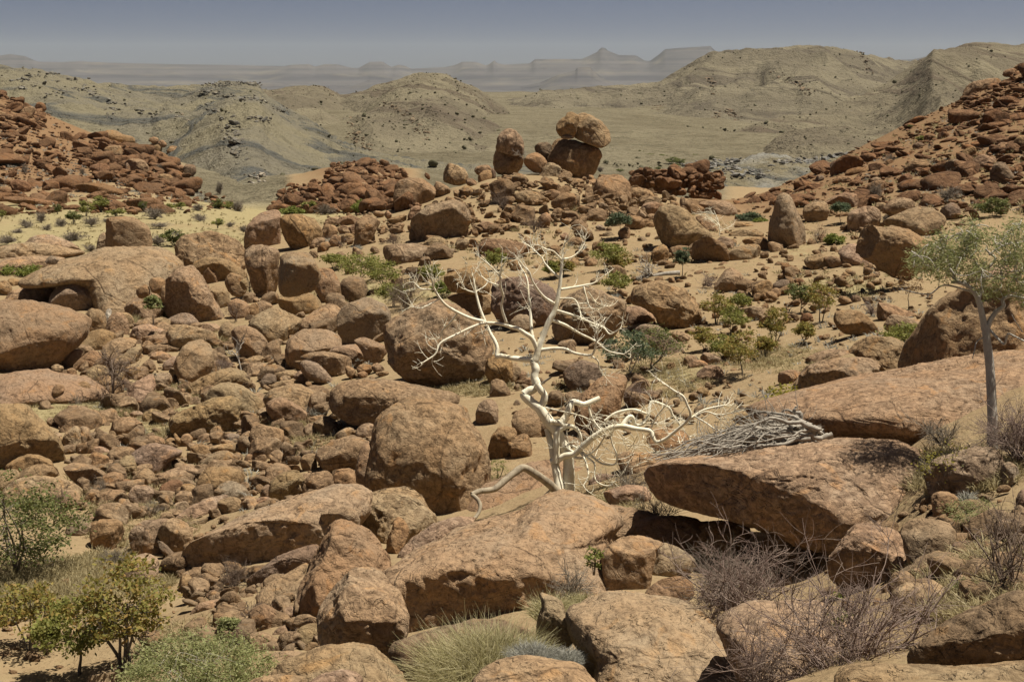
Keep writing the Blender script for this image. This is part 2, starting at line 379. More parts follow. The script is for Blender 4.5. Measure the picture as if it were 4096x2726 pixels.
GRASS = [(900,850,700,70,.9),(300,850,500,90,.9),(300,940,600,90,.9),(800,960,300,90,.8),(1450,1170,250,60,.8),(1750,1180,200,80,.6),(300,1640,260,70,.9),
 (700,1620,150,80,.7),(600,1720,120,60,.6),(850,1400,120,80,.6),(2700,1500,200,60,.7),(3300,1150,200,60,.6),(3450,1160,120,40,.8),(300,2330,420,90,.9),(100,2400,250,80,.8),
 (420,2280,200,60,.8),(1900,1560,200,40,.6),(2750,950,250,60,.4),(2200,900,300,60,.35),(3200,1000,150,60,.5),(3700,820,400,60,.3),(2450,2020,120,70,.7),(2500,1560,300,50,.45),
 (3900,2350,300,160,.5),(3800,1900,300,90,.5),(800,2600,250,100,.5),(3100,1450,250,60,.5),(550,1950,300,150,.35),(1150,1750,200,80,.45),(560,2120,250,80,.4),(2650,680,700,60,.6)]
gr = np.zeros(len(V))
for (a, b, ra, rb, w) in GRASS:
    gr = np.maximum(gr, w * np.exp(-(((pu - a) / ra) ** 2 + ((pv - b) / rb) ** 2)))
thv, rv = TH.ravel(), RR.ravel()
uu = 2048 + F * np.tan(thv)
red = smooth(165, 195, rv) * (1 - smooth(330, 400, rv)) * (1 - smooth(1600, 1750, uu)) * smooth(-16.5, -14, V[:, 2])
red = np.maximum(red, smooth(2650, 2900, uu + (rv - 100) * 4) * smooth(75, 110, rv) * (1 - smooth(200, 240, rv)) * 0.95)
hillu = np.maximum.reduce([1 - smooth(690, 800, uu), smooth(1130, 1190, uu) * (1 - smooth(1640, 1720, uu)), smooth(2850, 2950, uu)])
red = red * np.where(uu < 2000, hillu, 1)
plain = np.maximum.reduce([smooth(330, 420, rv), smooth(180, 205, rv) * (1 - hillu), smooth(128, 145, rv) * smooth(1700, 1800, uu) * (1 - smooth(2800, 2950, uu))])
tag(mesh_obj('ground', V, grid_faces(*RR.shape), M['ground'], attr={'grass': gr, 'red': red, 'plain': plain}), 'sandy red ground with dry grass between the boulders', kind='structure')

# ------------------------------------------------------------------ hills and mesas beyond the valley
def interp_line(pts, u):
    a = np.array(pts, float); return np.array([np.interp(u, a[:, 0], a[:, k]) for k in range(1, a.shape[1])])
def hill(name, label, sky_pts, rfoot, zfoot, mat, seed, amp=0.10, nscale=0.012, n=(340, 110), prof=0.8, back=1.6, rough=0.0, stretch=3.0):
    """sky_pts: (photo column, photo row, metres away) along the crest; the flank runs from the foot up to it and down again behind"""
    u = np.linspace(sky_pts[0][0], sky_pts[-1][0], n[0])
    v, rr = interp_line(sky_pts, u)
    k = np.hanning(9); k /= k.sum()
    v = np.convolve(np.pad(v, 4, 'edge'), k, 'valid')
    d = raydir(u, v); th = np.arctan2(d[:, 0], d[:, 1]); zr = d[:, 2] / np.hypot(d[:, 0], d[:, 1]) * rr
    rf = interp_line(rfoot, u)[0] if isinstance(rfoot, list) else np.full(u.shape, rfoot)
    nf = int(n[1] * 0.8); s = np.r_[np.linspace(0, 1, nf), 1 + np.linspace(0.02, 1, n[1] - nf)]
    S, TH = np.meshgrid(s, th, indexing='ij')
    front = S <= 1
    R = np.where(front, rf + (rr - rf) * S, rr * (1 + (back - 1) * (S - 1)))
    f = np.where(front, np.clip(S, 0, 1) ** prof, 1 - 1.35 * (np.clip(S - 1, 0, 1)) ** 1.3)
    X, Y = R * np.sin(TH), R * np.cos(TH)
    P = np.c_[X.ravel(), Y.ravel(), np.zeros(X.size)]
    arc = (TH * rr[None]).ravel()
    q = np.c_[arc * nscale, (S * (rr - rf)[None]).ravel() * nscale / stretch, np.zeros(X.size)]
    g = 1 - np.abs(fbm(q, 5, seed)) * 2.4 + 0.5 * fbm(P * nscale * 2.2, 4, seed + 4)
    g = g.reshape(X.shape) - 0.55
    h = (zr - zfoot)[None]
    env = np.where(front, np.sin(np.pi * np.clip(S, 0, 1) * 0.92 + 0.12), np.clip(2 - S, 0, 1) * 0.35)
    Z = zfoot + h * f - np.where(front, 0, 9.0) * np.clip(S - 1, 0, 1) + np.abs(h) * amp * g * env
    if rough: Z = Z + rough * fbm(P * nscale * 14, 4, seed + 8).reshape(X.shape) * np.clip(np.minimum(S * 4, (2 - S) * 2), 0, 1)
    edge = np.minimum(np.arange(n[0]), np.arange(n[0])[::-1]) / 40.0
    Z = np.where(edge[None] < 1, zfoot - 3 + (Z - zfoot + 3) * np.clip(edge, 0, 1)[None] ** 1.0, Z) if name != 'mesa_range' else Z
    o = mesh_obj(name, np.stack([X, Y, Z], -1).reshape(-1, 3), grid_faces(*X.shape)[:, ::-1], mat)
    tag(o, label, kind='structure')
    return (X, Y, Z, S)
MESA = [(-1800,250),(-600,240),(-200,235),(0,222),(40,216),(100,224),(150,246),(240,248),(330,244),(350,247),(500,252),(700,257),(900,259),(1024,262),(1140,264),(1160,259),(1235,256),(1260,266),(1295,257),
 (1350,257),(1400,270),(1435,272),(1480,247),(1530,246),(1565,268),(1595,259),(1622,264),(1645,275),(1780,268),(1820,260),(1850,247),(1900,247),(1945,262),(1962,254),(1976,240),(1990,254),(2020,258),
 (2120,253),(2140,237),(2325,236),(2355,224),(2390,207),(2402,191),(2420,191),(2432,203),(2475,220),(2545,222),(2580,243),(2600,244),(2640,215),(2660,197),(2720,192),(2845,184),(2852,196),(2880,214),(2960,240),(3100,250),(3650,238),(3720,222),(3780,240),(4300,250),(5900,240)]
def mesa_range(name, label, pts, r, rfoot, zfoot, seed, n):
    u = np.linspace(pts[0][0], pts[-1][0], n); v = interp_line(pts, u)[0]
    d = raydir(u, v); th = np.arctan2(d[:, 0], d[:, 1])
    rr = r * (1 + 0.05 * fbm(np.c_[u * 0.004, u * 0, u * 0], 3, seed))
    zr = d[:, 2] / np.hypot(d[:, 0], d[:, 1]) * rr
    s = np.linspace(0, 1.35, 90)
    S, TH = np.meshgrid(s, th, indexing='ij')
    R = rfoot + (rr[None] - rfoot) * S
    wob = fbm(np.c_[(TH * r * 0.0016).ravel(), (S * 1.2).ravel(), np.zeros(S.size)], 5, seed + 3).reshape(S.shape)
    t = np.clip(S + 0.12 * wob * (1 - S).clip(0, 1), 0, 1)
    # talus slopes with cliff bands
    f = 0.30 * smooth(0.0, 0.55, t) + 0.14 * smooth(0.55, 0.60, t) + 0.22 * smooth(0.58, 0.80, t) + 0.10 * smooth(0.80, 0.82, t) + 0.12 * smooth(0.82, 0.96, t) + 0.12 * smooth(0.965, 0.99, t)
    k = np.hanning(61); k /= k.sum(); zs = np.convolve(np.pad(zr, 30, 'edge'), k, 'valid'); zs = zs - 0.25 * (zs - zfoot) * (zs > zfoot)
    Z = zfoot + (zs - zfoot)[None] * f + (zr - zs)[None] * smooth(0.62, 0.99, t)
    Z = np.where(S > 1, zr[None] - (S - 1) * 900, Z)
    X, Y = R * np.sin(TH), R * np.cos(TH)
    o = mesh_obj(name, np.stack([X, Y, Z], -1).reshape(-1, 3), grid_faces(*X.shape)[:, ::-1], M['mesa'])
    tag(o, label, kind='structure')
mesa_range('mesa_range', 'far purple flat-topped mesas along the horizon', MESA, 13500, 8600, -122, 11, 900)
mesa_range('mesa', 'nearer dark stepped mesa spur below the pointed far peak', [(1950,360),(2080,345),(2160,330),(2230,300),(2300,282),(2310,270),(2362,268),(2372,284),(2420,318),(2480,345),(2560,352),(2680,362),(2800,372)], 10200, 8200, -121, 23, 260)
mesa_range('mesa.001', 'nearer low purple mesa steps between the grey hill and the peak', [(500,370),(700,345),(820,330),(950,338),(1020,334),(1100,330),(1220,350),(1400,345),(1480,318),(1600,322),(1680,350),(1800,372)], 10000, 8000, -121, 29, 320)

HL = {}
HL['far'] = hill('hill', 'rounded straw-coloured hill ridge on the right skyline', [(1850,420,1250),(1980,402,1300),(2080,380,1350),(2200,354,1400),(2350,346,1400),(2600,336,1380),(2660,322,1380),(2720,287,1400),(2800,238,1420),(2870,217,1430),(2960,212,1430),(3080,208,1430),(3200,198,1430),(3330,195,1430),(3420,205,1450),(3480,218,1480),(3600,226,1550),(3760,240,1600),(4300,240,1600),(5600,230,1600)],
  [(1850,760),(2600,800),(3400,800),(5600,800)], -27, M['hill_far'], 31, amp=0.60, nscale=0.0048, n=(520, 130), prof=1.15, rough=3)
HL['centre'] = hill('hill', 'pointed straw-coloured hill behind the balanced boulders', [(700,430,900),(900,372,950),(1060,358,950),(1130,344,960),(1200,338,960),(1290,342,960),(1340,370,960),(1365,384,960),(1430,366,950),(1500,342,950),(1600,310,950),(1680,286,950),(1740,279,950),(1785,286,950),(1850,325,940),(1900,346,940),(1960,386,930),(2050,455,900),(2200,520,850),(2380,575,760),(2520,640,640),(2600,690,560)],
  [(700,470),(1500,440),(2200,420),(2600,400)], -26.5, M['hill_straw'], 47, amp=0.60, nscale=0.0065, n=(460, 130), prof=0.85, rough=2)
HL['right'] = hill('hill', 'grey-green hill flank rising at the right edge', [(2700,600,600),(2950,520,640),(3100,478,700),(3300,430,760),(3500,352,830),(3650,270,880),(3740,235,900),(3800,203,910),(3900,172,920),(4000,158,920),(4200,150,920),(4800,140,920),(5600,190,900)],
  [(2700,540),(2950,520),(3400,500),(4200,480),(5600,460)], -26, M['hill_straw'], 59, amp=0.60, nscale=0.006, n=(360, 120), prof=0.9, rough=2)
HL['low'] = hill('hill', 'low rounded grass hill in the valley at right', [(2880,660,450),(2980,625,460),(3080,560,470),(3180,520,480),(3290,498,485),(3400,515,480),(3500,560,470),(3620,585,450),(3800,580,430),(4300,560,420)],
  [(2880,400),(4300,360)], -26, M['hill_straw'], 61, amp=0.10, nscale=0.02, n=(260, 80), prof=0.75, rough=1, back=1.2)
HL['grey'] = hill('hill', 'grey folded rock hill at the left skyline', [(-2600,210,640),(-900,225,640),(-300,245,640),(0,263,640),(60,265,640),(160,270,640),(250,300,650),(400,330,650),(560,346,650),(670,352,640),(760,349,640),(820,338,620),(900,330,600),(1000,326,590),(1040,330,585),(1060,368,580),(1130,420,560),(1190,455,550),(1260,500,500),(1330,560,450),(1420,610,390),(1560,650,335),(1760,680,305),(2000,705,285),(2300,730,270)],
  [(-2600,400),(0,380),(600,330),(780,240),(880,208),(1000,200),(1150,205),(1300,235),(1800,235),(2300,230)], -19.5, M['hill_grey'], 71, amp=0.40, nscale=0.009, n=(620, 150), prof=0.8, rough=2.2)
HL['outcrop'] = hill('hill', 'low blue-grey and white rock outcrop ridge left of the red slope', [(2400,760,325),(2580,718,330),(2700,672,335),(2780,655,338),(2860,650,340),(2960,635,345),(3060,612,350),(3150,622,345),(3220,650,340),(3300,632,345),(3380,612,350),(3480,590,360),(3560,585,360),(3700,600,350),(3900,620,340),(4200,640,340)],
  [(2400,290),(4200,280)], -23.5, M['outcrop'], 83, amp=0.22, nscale=0.03, n=(320, 90), prof=0.7, rough=1.0, stretch=1.5, back=1.06)
# ------------------------------------------------------------------ boulders
def icosphere(sub):
    t = (1 + 5 ** 0.5) / 2
    v = [(-1,t,0),(1,t,0),(-1,-t,0),(1,-t,0),(0,-1,t),(0,1,t),(0,-1,-t),(0,1,-t),(t,0,-1),(t,0,1),(-t,0,-1),(-t,0,1)]
    f = np.array([(0,11,5),(0,5,1),(0,1,7),(0,7,10),(0,10,11),(1,5,9),(5,11,4),(11,10,2),(10,7,6),(7,1,8),(3,9,4),(3,4,2),(3,2,6),(3,6,8),(3,8,9),(4,9,5),(2,4,11),(6,2,10),(8,6,7),(9,8,1)])
    v = np.array(v, float); v /= np.linalg.norm(v, axis=1, keepdims=True)
    for _ in range(sub):
        e = np.sort(np.concatenate([f[:, [0, 1]], f[:, [1, 2]], f[:, [2, 0]]]), axis=1)
        uq, inv = np.unique(e, axis=0, return_inverse=True); inv = inv.ravel()
        m = v[uq[:, 0]] + v[uq[:, 1]]; m /= np.linalg.norm(m, axis=1, keepdims=True)
        n = len(f); a, b, c = inv[:n] + len(v), inv[n:2 * n] + len(v), inv[2 * n:] + len(v)
        v = np.concatenate([v, m])
        f = np.concatenate([np.c_[f[:, 0], a, c], np.c_[f[:, 1], b, a], np.c_[f[:, 2], c, b], np.c_[a, b, c]])
    return v, f
ICO = {k: icosphere(k) for k in range(1, 7)}
TILE_Y = {'A': 150, 'B': 800, 'C': 1450, 'D': 2026}
def tile_pt(tile, x, y):
    if tile == 'G': return (x, y)
    return (int(tile[1]) * 1024 + x / 2.24, TILE_Y[tile[0]] + y / 2.24)
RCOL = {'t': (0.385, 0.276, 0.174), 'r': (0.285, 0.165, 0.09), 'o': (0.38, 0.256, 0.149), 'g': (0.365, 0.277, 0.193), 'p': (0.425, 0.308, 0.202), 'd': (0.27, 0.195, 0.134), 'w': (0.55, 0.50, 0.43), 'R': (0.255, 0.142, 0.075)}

def chaikin(p, k=1):
    for _ in range(k):
        q = np.roll(p, -1, 0); p = np.stack([0.78 * p + 0.22 * q, 0.22 * p + 0.78 * q], 1).reshape(-1, 2)
    return p
def radial(poly, c, ang):
    a = poly - c; b = np.roll(a, -1, 0)
    dx, dy = np.cos(ang), np.sin(ang)
    best = np.full(ang.shape, 0.0)
    for p, q in zip(a, b):
        e = q - p; den = dx * e[1] - dy * e[0]
        with np.errstate(divide='ignore', invalid='ignore'):
            t = (p[0] * e[1] - p[1] * e[0]) / den; s = (p[0] * dy - p[1] * dx) / den
        ok = (s >= -1e-9) & (s <= 1 + 1e-9) & (t > 0)
        best = np.where(ok & (t > best), t, best)
    return best
ROCKS = []
def build_rock(name, poly, seed, o):
    """a boulder whose outline follows the traced one; it has its own depth, facets, hollows and weathered relief"""
    rs = np.random.default_rng(seed)
    poly = np.array(poly, float); mn, mx = poly.min(0), poly.max(0); wpx, hpx = mx - mn
    pc = chaikin(poly, 1)
    x_, y_ = pc[:, 0], pc[:, 1]; xn, yn = np.roll(x_, -1), np.roll(y_, -1); cr = x_ * yn - xn * y_
    A = cr.sum() / 2; c = np.array([((x_ + xn) * cr).sum(), ((y_ + yn) * cr).sum()]) / (6 * A)
    if 'r' in o:
        rng_h = o['r']; d0 = raydir(c[0], c[1]); base = d0 * rng_h
    else:
        # where the front foot of the boulder meets the ground
        lowu = poly[np.argsort(-poly[:, 1])[:3], 0].mean()
        hp = hit(0.5 * lowu + 0.5 * c[0], mx[1] - 0.06 * hpx, rmax=o.get('rmax', 330), rmin=o.get('rmin', 5)); rng_h = np.linalg.norm(hp)
        d0 = raydir(c[0], c[1])
        hw0, hh0 = wpx / 2 / F * rng_h, hpx / 2 / F * rng_h
        rng_h = rng_h + 0.25 * o.get('d', 0.9) * math.sqrt(hw0 * hh0) + o.get('dr', 0)
        base = d0 * rng_h
    px = rng_h / F
    # the foot goes on below the ground line; sides a little fuller
    def grow(q):
        q = q.copy(); q[:, 0] = c[0] + (q[:, 0] - c[0]) * 1.04; dn = q[:, 1] > c[1]
        q[dn, 1] = c[1] + (q[dn, 1] - c[1]) * o.get('ft', 1.2); return q
    poly = grow(poly); pc = grow(pc); mn, mx = poly.min(0), poly.max(0)
    hw, hh = wpx / 2 * px, hpx / 2 * px
    D = o.get('d', 0.9) * math.sqrt(hw * hh)
    right = np.cross(d0, [0, 0, 1]); right /= np.linalg.norm(right); up = np.cross(right, d0)
    big = max(wpx, hpx)
    sub = 6 if big > 700 else 5 if big > 240 else 4 if big > 75 else 3
    v, f = ICO[sub]
    R3, _ = np.linalg.qr(rs.normal(size=(3, 3))); v = v @ R3
    if np.linalg.det(R3) < 0: f = f[:, ::-1]
    p_ = o.get('p', 2.4 + 0.9 * rs.random())
    s = np.hypot(v[:, 0], v[:, 1]); cc = v[:, 2]
    k = (s ** p_ + np.abs(cc) ** p_) ** (1 / p_)
    ang = np.arctan2(v[:, 1], v[:, 0])
    tab = np.linspace(-np.pi, np.pi, 361)
    rad = radial(np.c_[pc[:, 0], -pc[:, 1]], np.array([c[0], -c[1]]), tab) * px
    Rv = np.interp(ang, tab, rad)
    L = np.c_[np.cos(ang) * Rv * s / k, np.sin(ang) * Rv * s / k, cc / k * D]      # right, up, towards viewer
    lean = o.get('l', 0.22)
    L[:, 2] -= lean * L[:, 1]
    # facets
    cuts = list(o.get('cut', []))
    if 'nc' not in o:
        for _ in range(rs.integers(3, 7)):
            cuts.append((rs.uniform(-85, 85), rs.uniform(-35, 75), rs.uniform(0.68, 0.92)))
    for (az, el, fr) in cuts:
        a, e = math.radians(az), math.radians(el)
        nrm = np.array([math.sin(a) * math.cos(e), math.sin(e), math.cos(a) * math.cos(e)])
        pr = L @ nrm; lim = fr * pr.max(); w_ = 0.055 * pr.max(); ex = pr - lim
        ex = np.where(ex > w_, ex, np.where(ex < -w_, 0, (ex + w_) ** 2 / (4 * w_)))
        L -= np.outer(ex * 0.92, nrm)
        if sub >= 5: L += np.outer(smooth(0, w_, ex) * fbm(L / math.sqrt(hw * hh) * 2.6 + fr * 31, 4, seed + 3, 0.6) * 0.10 * math.sqrt(hw * hh), nrm)
    size = math.sqrt(hw * hh)
    P = base + L[:, :1] * right + L[:, 1:2] * up - L[:, 2:] * d0
    # relief: bulges, ledges, pits
    nrm = L / np.maximum(np.linalg.norm(L, axis=1, keepdims=True), 1e-6)
    N = nrm[:, :1] * right + nrm[:, 1:2] * up - nrm[:, 2:] * d0
    q = (P - base) / size + rs.uniform(-50, 50, 3)
    disp = 0.055 * fbm(q * 1.3, 2, seed)
    if sub >= 4:
        led = fbm(q * 2.2, 4, seed + 5); st = np.floor(led * 5) / 5 + smooth(0.0, 0.2, (led * 5) % 1) / 5
        disp = disp + 0.085 * st + 0.03 * fbm(q * 5.5, 4, seed + 9, 0.6)
        disp = disp - 0.035 * smooth(0.45, 0.62, fbm(q * 3.1, 3, seed + 21))
    else:
        disp = disp + 0.05 * fbm(q * 2.6, 3, seed + 5)
    if sub >= 5:
        wq = (P) * 5.0 + 3.3
        amp = min(0.022, 0.02 * size) ; 
        disp = disp + amp / size * (fbm(wq, 3, 77, 0.6) + 0.8 * np.minimum(0, fbm(wq * 0.45, 3, 99) * 2 + 0.5))
    P = P + N * (disp * size)[:, None]
    # keep the traced extent
    Q = P - base; qx, qy = Q @ right, Q @ up
    ex0, ex1 = (mn[0] - c[0]) * px, (mx[0] - c[0]) * px; ey0, ey1 = (c[1] - mx[1]) * px, (c[1] - mn[1]) * px
    nx = ex0 + (qx - qx.min()) * (ex1 - ex0) / (qx.max() - qx.min()); ny = ey0 + (qy - qy.min()) * (ey1 - ey0) / (qy.max() - qy.min())
    P = P + (nx - qx)[:, None] * right + (ny - qy)[:, None] * up
    o_ = mesh_obj(name, P, f, M['rock'] if rng_h < 75 else M['rock_far'] if rng_h < 170 else M['rock_hill'], loc=base)
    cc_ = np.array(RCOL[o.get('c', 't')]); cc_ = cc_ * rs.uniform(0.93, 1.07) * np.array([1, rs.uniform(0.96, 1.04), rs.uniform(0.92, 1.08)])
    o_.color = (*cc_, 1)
    return o_, c, wpx, hpx
